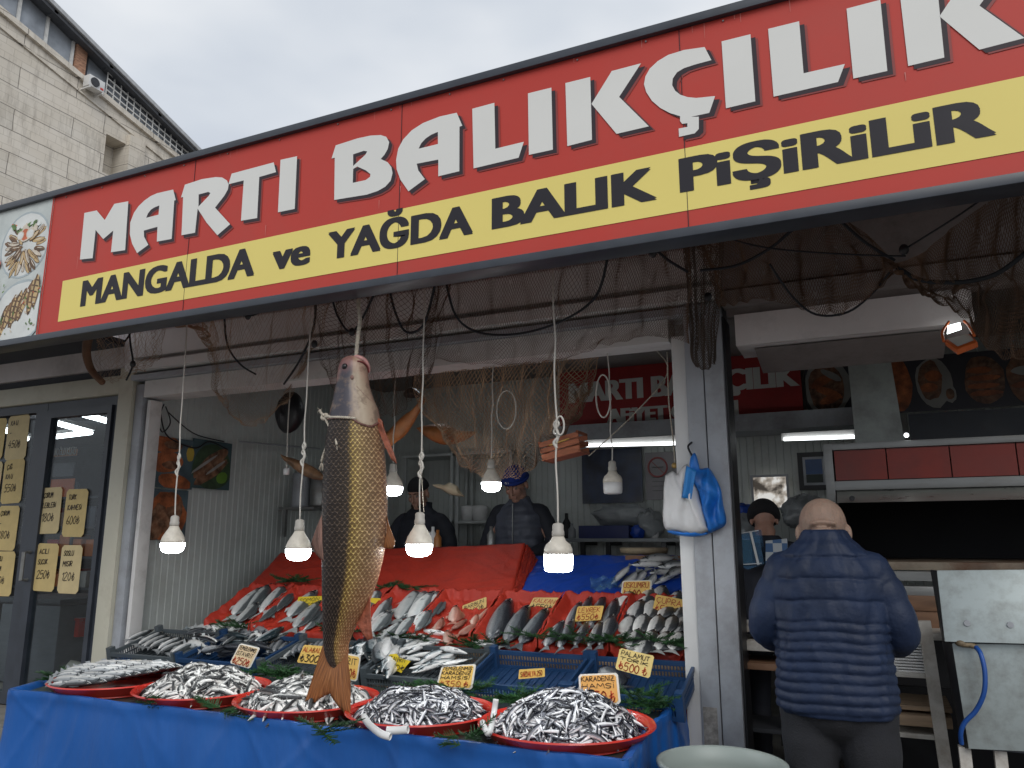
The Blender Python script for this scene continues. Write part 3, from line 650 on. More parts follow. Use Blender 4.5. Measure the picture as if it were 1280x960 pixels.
# the yellow notes taped on the glass
m_note = M('yellow note paper', (.60, .46, .20), .7, var=.08, scale=14)
m_note2 = M('yellow note paper pale', (.62, .50, .27), .7, var=.08, scale=14)
NOTES = [((8, 520), (36, 574), ['KAJU', '-', '450₺'], FY+.014, 'reading KAJU 450, high on the glass beside the door'),
 ((-20, 524), (7, 574), ['BADEM', '-', '400₺'], FY+.014, 'left of the KAJU 450 note, cut by the edge of the view'),
 ((3, 575), (30, 629), ['ÇİĞ', 'KAJU', '550₺'], FY+.014, 'reading KAJU 550, second from the top beside the door'),
 ((-24, 578), (2, 628), ['FISTIK', '-', '500₺'], FY+.014, 'left of the KAJU 550 note, cut by the edge of the view'),
 ((-5, 633), (23, 688), ['ÇORUM', '-', '180₺'], FY+.014, 'reading ÇORUM 180, third from the top beside the door'),
 ((-12, 690), (18, 745), ['KURU', 'ÜZÜM', '100₺'], FY+.014, 'reading 100, lowest beside the door'),
 ((49, 610), (77, 667), ['ÇORUM', 'LEBLEBİ', '180₺'], FY-.012, 'reading LEBLEBİ 180, upper left on the glass door'),
 ((80, 612), (109, 671), ['TÜRK', 'KAHVESİ', '600₺'], FY-.012, 'reading KAHVESİ 600, upper right on the glass door'),
 ((43, 680), (72, 739), ['ACILI', 'SUCUK', '250₺'], FY-.012, 'reading SUCUK 250, lower left on the glass door'),
 ((74, 682), (102, 742), ['SOSLU', 'MISIR', '120₺'], FY-.012, 'reading SOSLU MISIR 120, lower right on the glass door')]
for k, ((xa, ya), (xb, yb), lines, yy, desc) in enumerate(NOTES):
    c00, c10, c11, c01 = at(xa+2, ya, Y=yy), at(xb, ya-1, Y=yy), at(xb-3, yb, Y=yy), at(xa-1, yb, Y=yy)
    c = (c00+c11)/2; wd = (c10-c00).length; ht = (c00-c01).length
    o = empty('price_note', c, 'yellow paper note '+desc, 'note', 'yellow price notes on the glass')
    bev = .022; pts = []
    hw, hh = wd/2, ht/2
    for (sx, sz) in ((-1, -1), (1, -1), (1, 1), (-1, 1)):
        a_ = (sx*hw, sz*(hh-bev)); b_ = (sx*(hw-bev), sz*hh)
        pts += ([a_, b_] if sx*sz > 0 else [b_, a_])
    rot = random.Random(k).uniform(-.03, .03)
    q = [Vector((c.x+x_*math.cos(rot)-z_*math.sin(rot), yy, c.z+x_*math.sin(rot)+z_*math.cos(rot))) for x_, z_ in pts]
    mb = MB(); n = len(q); mb.add(q+[v+Vector((0, .0015, 0)) for v in q], [tuple(range(n)), tuple(range(2*n-1, n-1, -1))]); mb.build('paper', m_note if k % 3 else m_note2, o)
    mb = MB()
    for j, t in enumerate(lines):
        hgt = ht*(.17 if j == len(lines)-1 and len(lines) > 1 else .10)
        zz = c.z+ht*(.28-.22*j)-(.08*ht if j == 2 else 0)
        strokes(mb, t.replace('Ü', 'U'), Vector((c.x-wd*.36, yy, zz)), Vector((1, 0, .03)).normalized(), Vector((.1, 0, 1)).normalized(), hgt, .006, fit=min(wd*.75, len(t)*hgt*.62), nrm=Vector((0, -1, 0)), seed=k*7+j)
    mb.build('handwriting', m_ink, o)
# ---------------------------------------------------------------- display table and tarpaulin
ZT_ = .755
TL0, TL1 = Vector((-3.93, 2.66, 0)), Vector((-4.45, 3.95, 0))
TR0, TR1 = Vector((-.80, 2.67, 0)), Vector((-.87, 3.86, 0))
tb = empty('display_table', (-2.4, 3.2, 0), 'long low display table under the blue tarpaulin carrying the fish trays', 'table')
MB().add([(TL0.x+.02, 2.70, ZT_-.03), (TR0.x-.02, 2.70, ZT_-.03), (TR1.x-.02, 3.86, ZT_-.03), (TL1.x+.15, 3.86, ZT_-.03), (TL0.x+.02, 2.70, ZT_-.002), (TR0.x-.02, 2.70, ZT_-.002), (TR1.x-.02, 3.86, ZT_-.002), (TL1.x+.15, 3.86, ZT_-.002)],
   [(3, 2, 1, 0), (4, 5, 6, 7), (0, 1, 5, 4), (1, 2, 6, 5), (2, 3, 7, 6), (3, 0, 4, 7)]).build('tabletop', m_wood, tb)
for x in (-3.8, -2.4, -1.0):
    MB().box((x-.03, 2.76, .004), (x+.03, 2.82, ZT_-.031)).build('leg', m_wood, tb)
    MB().box((x-.03, 3.38, .004), (x+.03, 3.44, ZT_-.031)).build('leg', m_wood, tb)
# sloping risers carrying crates and the red display
MB().add([(-4.35, 3.52, ZT_+.002), (-.84, 3.52, ZT_+.002), (-.84, 3.60, .72), (-4.35, 3.6, .72)], [(0, 1, 2, 3)]).build('front_riser', m_wood, tb)
m_tarp = M('blue tarpaulin', (.008, .095, .36), .40, var=.06, scale=1.5, bump=.6, bscale=5, bdist=.04, bstretch=(1, 1, .3), dirt=(.015, .12, .38), damt=.3, dscale=3, coat=.08)
def crease(v, p=5): return max(0, 1-abs(3.2*noise.noise(v)))**p
def tarp_xy(s):      # s 0..1 along left side, front, right side
    path = [TL1, TL0, TR0, TR1]; ls = [(path[i+1]-path[i]).length for i in range(3)]; t = s*sum(ls)
    for i in range(3):
        if t <= ls[i] or i == 2:
            q = path[i]+(path[i+1]-path[i])*min(1, t/ls[i]); d = (path[i+1]-path[i]).normalized(); return q, Vector((d.y, -d.x, 0))
        t -= ls[i]
rng = random.Random(11)
folds = [(rng.uniform(0, 1), rng.uniform(.012, .045), rng.uniform(.005, .026), rng.uniform(-.05, .05)) for _ in range(34)]
def tarp(u, v):
    q, n = tarp_xy(u)
    z = (ZT_+.028)*(1-v); off = 0
    for c, a, w_, sl in folds:
        dd = (u-c-sl*v)/w_; off += a*math.exp(-dd*dd)*(.42+.7*v)*(1 if (c*100) % 2 > 1 else -.8)
    off += .012*noise.noise(Vector((u*14, v*2.2, 0)))+.02*v+.006*crease(Vector((u*12+v*1.2, v*.8, 7)), 7)+.005*crease(Vector((u*20-v*2, v*1.0, 17)), 7)
    pin = math.exp(-((v-.02)/.03)**2)*.006
    return q+n*(off+pin)+Vector((0, 0, z+.004*noise.noise(Vector((u*30, 0, 3)))))
mb = MB().grid(tarp, 460, 50)
def lip(u, v):       # folded strip over the table edge
    q, n = tarp_xy(u); a = tarp(u, 0)
    return a+(-n)*(.05*v)+Vector((0, 0, .006*math.sin(v*PI)-.03*v*v))
mb.grid(lip, 260, 4, flip=True)
o = mb.build('blue_tarpaulin', m_tarp, None, smooth=True, loc=(-2.4, 2.67, 0)); tag(o, 'blue tarpaulin skirt stretched round the front and sides of the display table', 'tarpaulin')
# dark sheet covering the tabletop
o = MB().grid(lambda u, v: Vector(((TL0+(TR0-TL0)*u).lerp(TL1+(TR1-TL1)*u, v).x, 2.7+(3.55-2.7)*v, ZT_+.003+.003*noise.noise(Vector((u*20, v*8, 0))))), 60, 16).build('table_sheet', M('dark wet sheet', (.04, .055, .05), .35, var=.4), None, smooth=True, loc=(-2.4, 3.1, ZT_))
tag(o, 'dark wet sheet lying on the display table under the red trays', 'sheet')

# ---------------------------------------------------------------- fish
def fish_mats(name, back, side, belly, spot=None, rough=.32, metal=.25, edge=.18, scl=60, hi=1.0, bump=.3, mott=.5):
    m, nt, b, out = nodes(name); L = nt.links.new
    at_ = N(nt, 'ShaderNodeAttribute', attribute_name='hgt'); tc = N(nt, 'ShaderNodeTexCoord')
    oi = N(nt, 'ShaderNodeObjectInfo')
    n1 = N(nt, 'ShaderNodeTexNoise', i_Scale=9.0, i_Detail=4.0); L(tc.outputs['Object'], n1.inputs['Vector'])
    h = math_(nt, 'ADD', at_.outputs['Fac'], math_(nt, 'MULTIPLY_ADD', n1.outputs[0], edge, -edge/2))
    c = ramp(nt, h, [(.30, belly), (.50, side), (.60, side), (.70, back), (1.0, tuple(x*.7 for x in back))])
    c = mixc(nt, mott, c, ramp(nt, n1.outputs[0], [(.25, (.55, .55, .58)), (.6, (1, 1, 1))]), 'MULTIPLY')
    if spot:
        vo = N(nt, 'ShaderNodeTexVoronoi', i_Scale=26.0); L(tc.outputs['Object'], vo.inputs['Vector'])
        f = math_(nt, 'MULTIPLY', ramp(nt, vo.outputs[0], [(.18, (1,)*3), (.3, (0,)*3)]), ramp(nt, at_.outputs['Fac'], [(.5, (0,)*3), (.65, (1,)*3)]))
        c = mixc(nt, f, c, spot)
    hs = N(nt, 'ShaderNodeHueSaturation'); L(math_(nt, 'MULTIPLY_ADD', oi.outputs['Random'], .5*hi, 1-.28*hi), hs.inputs['Value']); L(c, hs.inputs['Color'])
    L(hs.outputs[0], b.inputs['Base Color']); b.inputs['Roughness'].default_value = rough; b.inputs['Metallic'].default_value = metal
    b.inputs['Coat Weight'].default_value = .35; b.inputs['Coat Roughness'].default_value = .15
    v2 = N(nt, 'ShaderNodeTexVoronoi', i_Scale=float(scl)); L(tc.outputs['Object'], v2.inputs['Vector'])
    bp = N(nt, 'ShaderNodeBump', i_Strength=bump, i_Distance=.01); L(v2.outputs[0], bp.inputs['Height']); L(bp.outputs[0], b.inputs['Normal'])
    return m
mf_bass = fish_mats('sea bass skin', (.04, .045, .055), (.26, .28, .30), (.72, .72, .70), metal=.12)
mf_dark = fish_mats('dark bass skin', (.03, .035, .045), (.10, .115, .13), (.30, .31, .32), metal=.15)
mf_silver = fish_mats('silver fish skin', (.10, .115, .12), (.60, .63, .62), (.85, .85, .82), metal=.12)
mf_bream = fish_mats('bream skin', (.045, .05, .055), (.55, .55, .53), (.85, .84, .80), metal=.08)
mf_mack = fish_mats('mackerel skin', (.02, .04, .05), (.36, .42, .44), (.88, .88, .86), spot=(.015, .02, .025), metal=.15)
mf_red = fish_mats('red mullet skin', (.34, .12, .08), (.50, .23, .17), (.66, .46, .38), metal=.05, hi=.5)
mf_anch = fish_mats('anchovy skin', (.012, .014, .024), (.24, .25, .29), (.95, .95, .96), rough=.25, metal=.08, hi=.6, mott=.2)
mf_small = fish_mats('horse mackerel skin', (.035, .038, .04), (.42, .42, .41), (.93, .92, .88), rough=.3, metal=.06, hi=.6, mott=.3)
mf_sard = fish_mats('grey mullet skin', (.05, .06, .065), (.34, .36, .37), (.80, .80, .78), rough=.28, metal=.1)
m_eye = M('fish eye', (.01, .01, .012), .15, var=0)
m_eyer = M('fish eye ring', (.45, .42, .36), .3, var=0)
def fish_mesh(name, mat, dep=.22, thick=.55, bend=0, nr=14, ns=12, fins=True, eye=True, tail=.16, head=.7, plump=.42):
    """unit long fish: tail tip x=0, snout x=1; z back (+) belly (-); y sides"""
    vs = []; fs = []; mi = []; hg = []
    def cx(x):
        a = bend*math.sin(PI*x)
        return Vector((x, 0, 0)) + Vector((0, 0, a))
    xs = [tail+(1-tail)*(i/(nr-1))**.95 for i in range(nr)]
    def hh(x):
        t = (x-tail)/(1-tail)
        up = (math.sin(PI*min(1, t**head*.93+.03))**.75)
        return dep/2*max(.16*(1-t)+.0, up)
    for i, x in enumerate(xs):
        h = hh(x); t = (x-tail)/(1-tail)
        if i == nr-1: h *= .35
        wv = h*thick*(.55+.65*min(1, t*1.5)) if i else h*.5
        for j in range(ns):
            a = 2*PI*j/ns; ca, sa = math.cos(a), math.sin(a)
            z = h*sa*(1.05 if sa > 0 else .98); y = wv*ca*abs(ca)**.15
            vs.append(cx(x)+Vector((0, y, z))); hg.append(.5+.5*sa+(.26 if .80 < x < .985 and sa > -.6 else 0))
    for i in range(nr-1):
        for j in range(ns): fs.append((i*ns+j, i*ns+(j+1) % ns, (i+1)*ns+(j+1) % ns, (i+1)*ns+j)); mi.append(0)
    fs.append(tuple(reversed(range(ns)))); fs.append(tuple(range((nr-1)*ns, nr*ns))); mi += [0, 0]
    def fin(pts, mat_i=0, g=.5, th=.004):
        k = len(vs)
        for p in pts: vs.append(Vector((p[0], th, p[1]))+cx(p[0])-Vector((p[0], 0, 0))); hg.append(g)
        for p in pts: vs.append(Vector((p[0], -th, p[1]))+cx(p[0])-Vector((p[0], 0, 0))); hg.append(g)
        n = len(pts); fs.append(tuple(range(k, k+n))); fs.append(tuple(range(k+2*n-1, k+n-1, -1))); mi.extend([mat_i]*2)
    th = hh(tail)
    fin([(tail+.02, th*.9), (0, dep*.42), (.055, 0), (tail+.02, 0)], 0, .62)
    fin([(tail+.02, 0), (.055, 0), (0, -dep*.42), (tail+.02, -th*.9)], 0, .62)
    if fins:
        fin([(.38, hh(.38)*.95), (.34, hh(.34)+dep*.13), (.5, hh(.5)+dep*.2), (.66, hh(.66)+dep*.12), (.68, hh(.68)*.95)], 0, .75)
        fin([(.36, -hh(.36)*.95), (.3, -hh(.3)-dep*.14), (.42, -hh(.42)-dep*.16), (.46, -hh(.46)*.95)], 0, .5)
        fin([(.62, -hh(.62)*.95), (.54, -hh(.56)-dep*.16), (.66, -hh(.66)*.95)], 0, .5)
        for s_ in (-1, 1):     # pectoral fins lying on the flank
            k = len(vs); yw = hh(.72)*thick*1.05
            for p in ((.74, yw, 0), (.62, yw+.012, .05*dep), (.6, yw+.012, -.12*dep), (.7, yw, -.12*dep)):
                vs.append(Vector((p[0], p[1]*s_, p[2]))+cx(p[0])-Vector((p[0], 0, 0))); hg.append(.65)
            fs.append((k, k+1, k+2, k+3)); mi.append(0)
    if eye:
        ex = .915; er = dep*.085
        for s_ in (-1, 1):
            for rr, dy, mm in ((er*1.45, 0, 2), (er, er*.25, 1)):
                k = len(vs); yw = hh(ex)*thick*.98
                ce = cx(ex)+Vector((0, s_*(yw+dy-.1*er), hh(ex)*.32))
                for q in range(8):
                    a = 2*PI*q/8; vs.append(ce+Vector((math.cos(a)*rr, 0, math.sin(a)*rr))); hg.append(.5)
                vs.append(ce+Vector((0, s_*rr*.5, 0))); hg.append(.5)
                for q in range(8): fs.append((k+q, k+(q+1) % 8, k+8)); mi.append(mm)
        for s_ in (-1, 1):      # dark gill slit
            k = len(vs)
            for q in range(6):
                t = q/5-.5; x = .80-.05*(1-4*t*t)*-1; z = hh(.8)*t*1.5; y = hh(.8)*thick*math.sqrt(max(0, 1-(z/hh(.8))**2))*1.08+.002
                for dx in (0, .022): vs.append(Vector((x+dx, s_*y, z))+cx(x)-Vector((x, 0, 0))); hg.append(1.0)
            for q in range(5): fs.append((k+2*q, k+2*q+1, k+2*q+3, k+2*q+2)); mi.append(1)
    me = bpy.data.meshes.new(name); me.from_pydata([tuple(v) for v in vs], [], fs)
    for mm in (mat, m_eye, m_eyer): me.materials.append(mm)
    for p, i in zip(me.polygons, mi): p.material_index = i; p.use_smooth = True
    a = me.attributes.new('hgt', 'FLOAT', 'POINT')
    for i, h in enumerate(hg): a.data[i].value = h
    me.update(); return me
FM = {
 'bass': [fish_mesh('sea_bass', mf_bass, .235, .55, b_) for b_ in (0, .03, -.03)],
 'dark': [fish_mesh('dark_bass', mf_dark, .25, .6, b_) for b_ in (0, .03)],
 'silver': [fish_mesh('silver_fish', mf_silver, .25, .5, b_) for b_ in (0, .025, -.02)],
 'bream': [fish_mesh('bream', mf_bream, .42, .45, b_, plump=.5, head=.6) for b_ in (0, .02)],
 'mackerel': [fish_mesh('mackerel', mf_mack, .19, .65, b_) for b_ in (0, .04, -.04)],
 'red': [fish_mesh('red_mullet', mf_red, .30, .6, b_, head=.55) for b_ in (0, .03)],
 'sard': [fish_mesh('grey_mullet', mf_sard, .21, .6, b_) for b_ in (0, .03, -.03)],
 'anchovy': [fish_mesh('anchovy', mf_anch, .17, .62, b_, 8, 7, False, False, .12) for b_ in (0, .07, -.06, .13)],
 'small': [fish_mesh('horse_mackerel', mf_small, .24, .6, b_, 8, 7, False, False, .12) for b_ in (0, .07, -.06, .12)],
}
NAMES = {'bass': 'sea_bass', 'dark': 'dark_sea_bass', 'silver': 'silver_fish', 'bream': 'sea_bream', 'mackerel': 'mackerel', 'red': 'red_mullet', 'sard': 'grey_mullet', 'anchovy': 'anchovy', 'small': 'horse_mackerel'}
frng = random.Random(21)
def fish_matrix(head, tail, nrm, roll=0, k=1.0, dk=1.0):
    x = (head-tail); l = x.length; x = x/l; n = Vector(nrm).normalized()
    y = (n-x*n.dot(x)).normalized(); z = x.cross(y)
    Rm = Matrix((x, y, z)).transposed()
    Rm = Rm @ Matrix.Rotation(roll, 3, 'X')
    sc = Matrix.Diagonal((l, l*k, l*dk))
    return Matrix.Translation(tail) @ (Rm @ sc).to_4x4()
def fish(kind, head, tail, nrm, label, group, roll=0, k=1, dk=1, lift=0, cat='fish'):
    me = frng.choice(FM[kind]); o = bpy.data.objects.new(NAMES[kind], me); COL.objects.link(o)
    n = Vector(nrm).normalized()*lift
    o.matrix_world = fish_matrix(head+n, tail+n, nrm, roll, k, dk)
    return tag(o, label, cat, group)

# ---------------------------------------------------------------- round red trays with heaps
def round_tray(c, rad, label, tilt=0):
    t = MB().lathe([(rad*.86, -.012), (rad*.88, -.006), (rad*.985, .040), (rad+.012, .046), (rad+.016, .040), (rad+.002, .030), (rad*.90, -.004+.004), (rad*.86, .0)], (0, 0, 0), 48)
    # closed base
    k = len(t.v); t.v.append((0, 0, .004)); ring = 48
    for j in range(48): t.f.append((k, 48*1+j, 48*1+(j+1) % 48)); t.m.append(0)
    o = t.build('round_red_tray', m_redtub, None, smooth=True, loc=None, angle=R(35)); o.location = c; o.rotation_euler = (tilt, 0, 0)
    return tag(o, label, 'tray')
TRAYS = {}
def tray_c(n, a, b_, z=.80, dy=0):
    pa, pb = at(*a, Z=z), at(*b_, Z=z); c = (pa+pb)/2
    return c, (pb-pa).length/2
specs = {'A': ((58, 866), (226, 862)), 'B': ((164, 878), (340, 872)), 'C': ((289, 894), (476, 882)), 'D': ((436, 906), (615, 890)), 'E': ((604, 920), (813, 908))}
tlab = {'A': 'round red tray of neatly laid grey mullet at the far left of the table', 'B': 'round red tray heaped with small pale fish, second from the left',
        'C': 'round red tray heaped with cleaned pale fish below the tail of the hanging fish', 'D': 'round red tray of anchovies with a bent white scoop', 'E': 'round red tray of anchovies nearest the pillar in front of the KARADENİZ HAMSİ card'}
for n, (a, b_) in specs.items():
    c, rad = tray_c(n, a, b_)
    rad = max(.29, min(.335, rad)); 
    # keep the rim inside the table front
    c = Vector((c.x, max(c.y, 2.67+rad*.95), ZT_+.018)); c.y = 2.645+rad
    TRAYS[n] = (c, rad)
# re-centre on the traced middle columns
for n, px in (('A', 142), ('B', 251), ('C', 383), ('D', 526), ('E', 708)):
    c, rad = TRAYS[n]
    r_ = ray(px, 900); t = c.y/r_.y; c.x = r_.x*t
    round_tray(c, rad, tlab[n])
hr = random.Random(33)
def heap_h(n, x, y, rad, hmax):
    r_ = math.hypot(x, y)/rad
    return .03+hmax*max(0, 1-r_**2.2)*(1+.18*noise.noise(Vector((x*9, y*9, ord(n)))))
def heap(n, kind, hmax, ln, nind, nstuff, label, group, slabel, kk=1.0):
    c, rad = TRAYS[n]; Rr = rad*.87
    fm = FM[kind]; stuff_v = []; stuff_f = []; hg = []
    def pose(depth):
        rr = Rr*math.sqrt(hr.random())*.98; a = hr.uniform(0, 2*PI); x, y = rr*math.cos(a), rr*math.sin(a)
        e = .02; hx = (heap_h(n, x+e, y, Rr, hmax)-heap_h(n, x-e, y, Rr, hmax))/(2*e); hy = (heap_h(n, x, y+e, Rr, hmax)-heap_h(n, x, y-e, Rr, hmax))/(2*e)
        nr_ = Vector((-hx, -hy, 1)).normalized()
        flow = 2.2*noise.noise(Vector((x*5+7, y*5, ord(n)*2)))*PI + hr.gauss(0, .55)
        d = Vector((math.cos(flow), math.sin(flow), 0)); d = (d-nr_*d.dot(nr_)).normalized()
        l = ln*hr.uniform(.8, 1.15)*(.92+.16*(y < 0))
        p = Vector((c.x+x, c.y+y, c.z+heap_h(n, x, y, Rr, hmax)-depth))
        # fish tilt a little in and out of the heap
        d = (d+nr_*hr.gauss(0, .16)).normalized()
        return p+d*l*.5, p-d*l*.5, nr_
    def push(hd, tl, nrm, me, roll):
        mx = fish_matrix(hd, tl, nrm, roll, kk, kk); k = len(stuff_v)
        for v in me.vertices: stuff_v.append(tuple(mx @ v.co))
        for p in me.polygons: stuff_f.append(tuple(k+i for i in p.vertices))
        hg.extend([x.value for x in me.attributes['hgt'].data])
    for i in range(nind):
        hd, tl, nr_ = pose(hr.uniform(0, .008)); 
        me = hr.choice(fm); o = bpy.data.objects.new(NAMES[kind], me); COL.objects.link(o)
        o.matrix_world = fish_matrix(hd, tl, nr_, hr.gauss(.1, .8)+(PI if hr.random() < .5 else 0), kk, kk); tag(o, label, 'fish', group)
    for i in range(nstuff):
        hd, tl, nr_ = pose(hr.uniform(.003, .02) if i < nstuff*.8 else .02); push(hd, tl, nr_, hr.choice(fm), hr.gauss(.1, .8)+(PI if hr.random() < .5 else 0))
    # the mass under them
    k = len(stuff_v); NR, NS = 10, 40
    for i in range(NR+1):
        for j in range(NS):
            a = 2*PI*j/NS; x, y = Rr*i/NR*math.cos(a), Rr*i/NR*math.sin(a); stuff_v.append((c.x+x, c.y+y, c.z+max(.006, heap_h(n, x, y, Rr, hmax)-.022-(.02 if i == NR else 0)))); hg.append(.9)
    for i in range(NR):
        for j in range(NS): stuff_f.append((k+i*NS+j, k+(i+1)*NS+j, k+(i+1)*NS+(j+1) % NS, k+i*NS+(j+1) % NS))
    me = bpy.data.meshes.new('heap'); me.from_pydata([Vector(v)-c for v in stuff_v], [], stuff_f); me.materials.append(fm[0].materials[0])
    a = me.attributes.new('hgt', 'FLOAT', 'POINT'); a.data.foreach_set('value', hg)
    for p in me.polygons: p.use_smooth = True
    o = bpy.data.objects.new('heaped_'+{'anchovy': 'anchovies', 'small': 'small_fish'}[kind], me); o.location = c; COL.objects.link(o); tag(o, slabel, 'fish heap', None, 'stuff')
heap('B', 'small', .105, .098, 140, 620, 'small pale fish on top of the heap on the second tray from the left', 'small fish on the second tray', 'mass of small pale fish heaped on the second tray from the left')
heap('C', 'small', .09, .125, 130, 400, 'pale cleaned fish on top of the heap below the big hanging fish', 'small fish on the third tray', 'mass of pale cleaned fish heaped below the tail of the hanging fish')
heap('D', 'anchovy', .10, .092, 150, 900, 'thin silver anchovy on top of the heap with the bent white scoop', 'anchovies on the fourth tray', 'mass of thin silver anchovies heaped round the bent white scoop')
heap('E', 'anchovy', .12, .105, 150, 850, 'silver anchovy on top of the heap nearest the pillar', 'anchovies on the last tray', 'mass of silver anchovies heaped on the tray nearest the pillar')
# tray A: rows of grey mullet lying side by side
c, rad = TRAYS['A']
for k in range(14):
    y = -rad*.90+k*rad*.135; ch = math.sqrt(max(.001, rad*rad-y*y))*.98; nf = 3 if ch > rad*.7 else 2
    for q in range(nf):
        l = 2*ch/(nf-.55); x = -ch+q*(2*ch-l)/(nf-1)+frng.uniform(-.01, .01); z = .040+.040*(1-(y/rad)**2)+.006*q+frng.uniform(-.003, .003)
        tl = c+Vector((x, y-.012, z)); hd = tl+Vector((l*.98, .03, .008))
        fish('sard', hd, tl, (0, -.35, 1), 'grey mullet laid in rows on the leftmost round tray', 'grey mullet on the leftmost tray', roll=frng.uniform(.2, .7), k=1.1, dk=1.05)
# ---------------------------------------------------------------- plastic crates on the slope
TILT = R(15)
def crate(x0, x1, mat, y0=3.56, z0=.725, dep=.40, h=.10, label='', name='fish_crate', tilt=TILT):
    w_ = x1-x0; r_ = empty(name, (x0+w_/2, y0, z0), label, 'crate', 'open plastic crates on the slope behind the trays', rot=(tilt, 0, 0))
    def mk(nm, mb): 
        o = mb.build(nm, mat, r_, world=False); return o
    hw = w_/2-.004
    fl = MB(); n = 14
    fl.box((-hw, 0, 0), (hw, dep, .006))
    for i in range(n): x = -hw+.01+(w_-.03)*i/(n-1); fl.box((x-.003, .01, .006), (x+.003, dep-.01, .012))
    mk('floor', fl)
    for side in range(4):
        mb = MB(); L_ = w_-.008 if side < 2 else dep
        def bx(a0, a1, z0_, z1_, t0=0, t1=.007):
            if side == 0: mb.box((-hw+a0, t0, z0_), (-hw+a1, t1, z1_))
            elif side == 1: mb.box((-hw+a0, dep-t1, z0_), (-hw+a1, dep-t0, z1_))
            elif side == 2: mb.box((-hw+t0, a0, z0_), (-hw+t1, a1, z1_))
            else: mb.box((hw-t1, a0, z0_), (hw-t0, a1, z1_))
        bx(0, L_, h-.022, h, -.004, .011); bx(0, L_, .006, .022); bx(0, L_, h*.5-.004, h*.5+.004, .001, .006)
        nn_ = int(L_/.016)
        for i in range(nn_+1): a = min(L_-.005, L_*i/nn_); bx(a, a+.005, .022, h-.022, .0005, .0055)
        mk('slatted_side', mb)
    for sx in (-1, 1):
        for sy in (0, 1):
            mk('corner_post', MB().box((sx*hw-.018-.002*sx, sy*(dep-.034)-.003, .0), (sx*hw+.018-.002*sx, sy*(dep-.034)+.037, h+.028)))
    return r_
CR = [(-4.36, -3.80, m_greyplastic, 'grey crate of grey mullet at the left end beside the door post'),
      (-3.79, -3.18, m_blueplastic, 'navy crate holding a jumble of dark cut fish'),
      (-3.16, -2.50, m_greyplastic, 'grey crate with one pale fish under the ALABALIK card'),
      (-2.46, -1.90, m_greyplastic, 'grey crate of mackerel under the yellow pronged card'),
      (-1.88, -1.34, m_blueplastic, 'empty navy crate left of the one beside the pillar'),
      (-1.32, -.80, m_blueplastic, 'navy crate beside the pillar holding one dark fish')]
for x0, x1, mt_, lb in CR: crate(x0, x1, mt_, label=lb)
cn = Vector((0, -math.sin(TILT), math.cos(TILT))); c0 = Vector((0, 3.56, .725))+cn*.03
def oncrate(px, py, lift=0): return atplane(px, py, c0+cn*lift, cn)
def cf(kind, h_, t_, label, group, lift=.0, roll=0, k=1, dk=1): return fish(kind, oncrate(*h_, lift), oncrate(*t_, lift), cn, label, group, roll=roll, k=k, dk=dk)
g_ = 'grey mullet in the left grey crate'
for k in range(13):
    x0 = 160+k*5.0+frng.uniform(-2, 2)
    cf('sard', (x0+34, 790+k*1.0+frng.uniform(-4, 4)), (x0-4, 804+k*1.4+frng.uniform(-3, 4)), 'grey mullet lying in the grey crate at the left end', g_, .045+.008*(k % 3), roll=.5)
for k in range(44):
    px, py = frng.uniform(240, 328), frng.uniform(784, 814); a = frng.uniform(-.9, .5)
    kd = frng.choice(['mackerel', 'dark', 'silver', 'dark'])
    cf(kd, (px+16*math.cos(a), py+9*math.sin(a)), (px-16*math.cos(a), py-9*math.sin(a)), 'cut fish in the jumble in the navy crate', 'cut fish in the left navy crate', .03+.05*frng.random(), roll=frng.uniform(-1, 1), k=1.3, dk=1.3)
cf('silver', (372, 806), (352, 824), 'pale fish with open belly in the crate under the ALABALIK card', None, .04, k=1.4, dk=1.5)
for k in range(9):
    cf('dark', (345+k*8, 801+frng.uniform(-3, 3)), (332+k*8, 818+frng.uniform(-3, 3)), 'dark fish lying in the crate under the ALABALIK card', 'dark fish in the middle grey crate', .05, roll=.4)
for k in range(46):
    px = frng.uniform(452, 584); py = frng.uniform(792, 834); a = frng.gauss(-.18, .22)
    if px < 505: a = frng.gauss(-1.0, .4)
    cf('mackerel', (px-22*math.cos(a), py-22*math.sin(a)), (px+22*math.cos(a), py+22*math.sin(a)*.8), 'mackerel lying in the grey crate under the yellow pronged card', 'mackerel in the crate under the pronged card', .04+.035*frng.random(), roll=frng.uniform(-.6, .9), k=1.15, dk=1.15)
cf('dark', (752, 836), (780, 862), 'dark fish in the navy crate beside the pillar', None, .03, k=2.0, dk=2.0)
cf('silver', (590, 800), (628, 810), 'pale fish hanging over the rim of the empty navy crate', None, .075)
cf('mackerel', (355, 784), (310, 806), 'large mackerel laid across the corner of the jumbled crate', None, .085, k=1.5, dk=1.5)

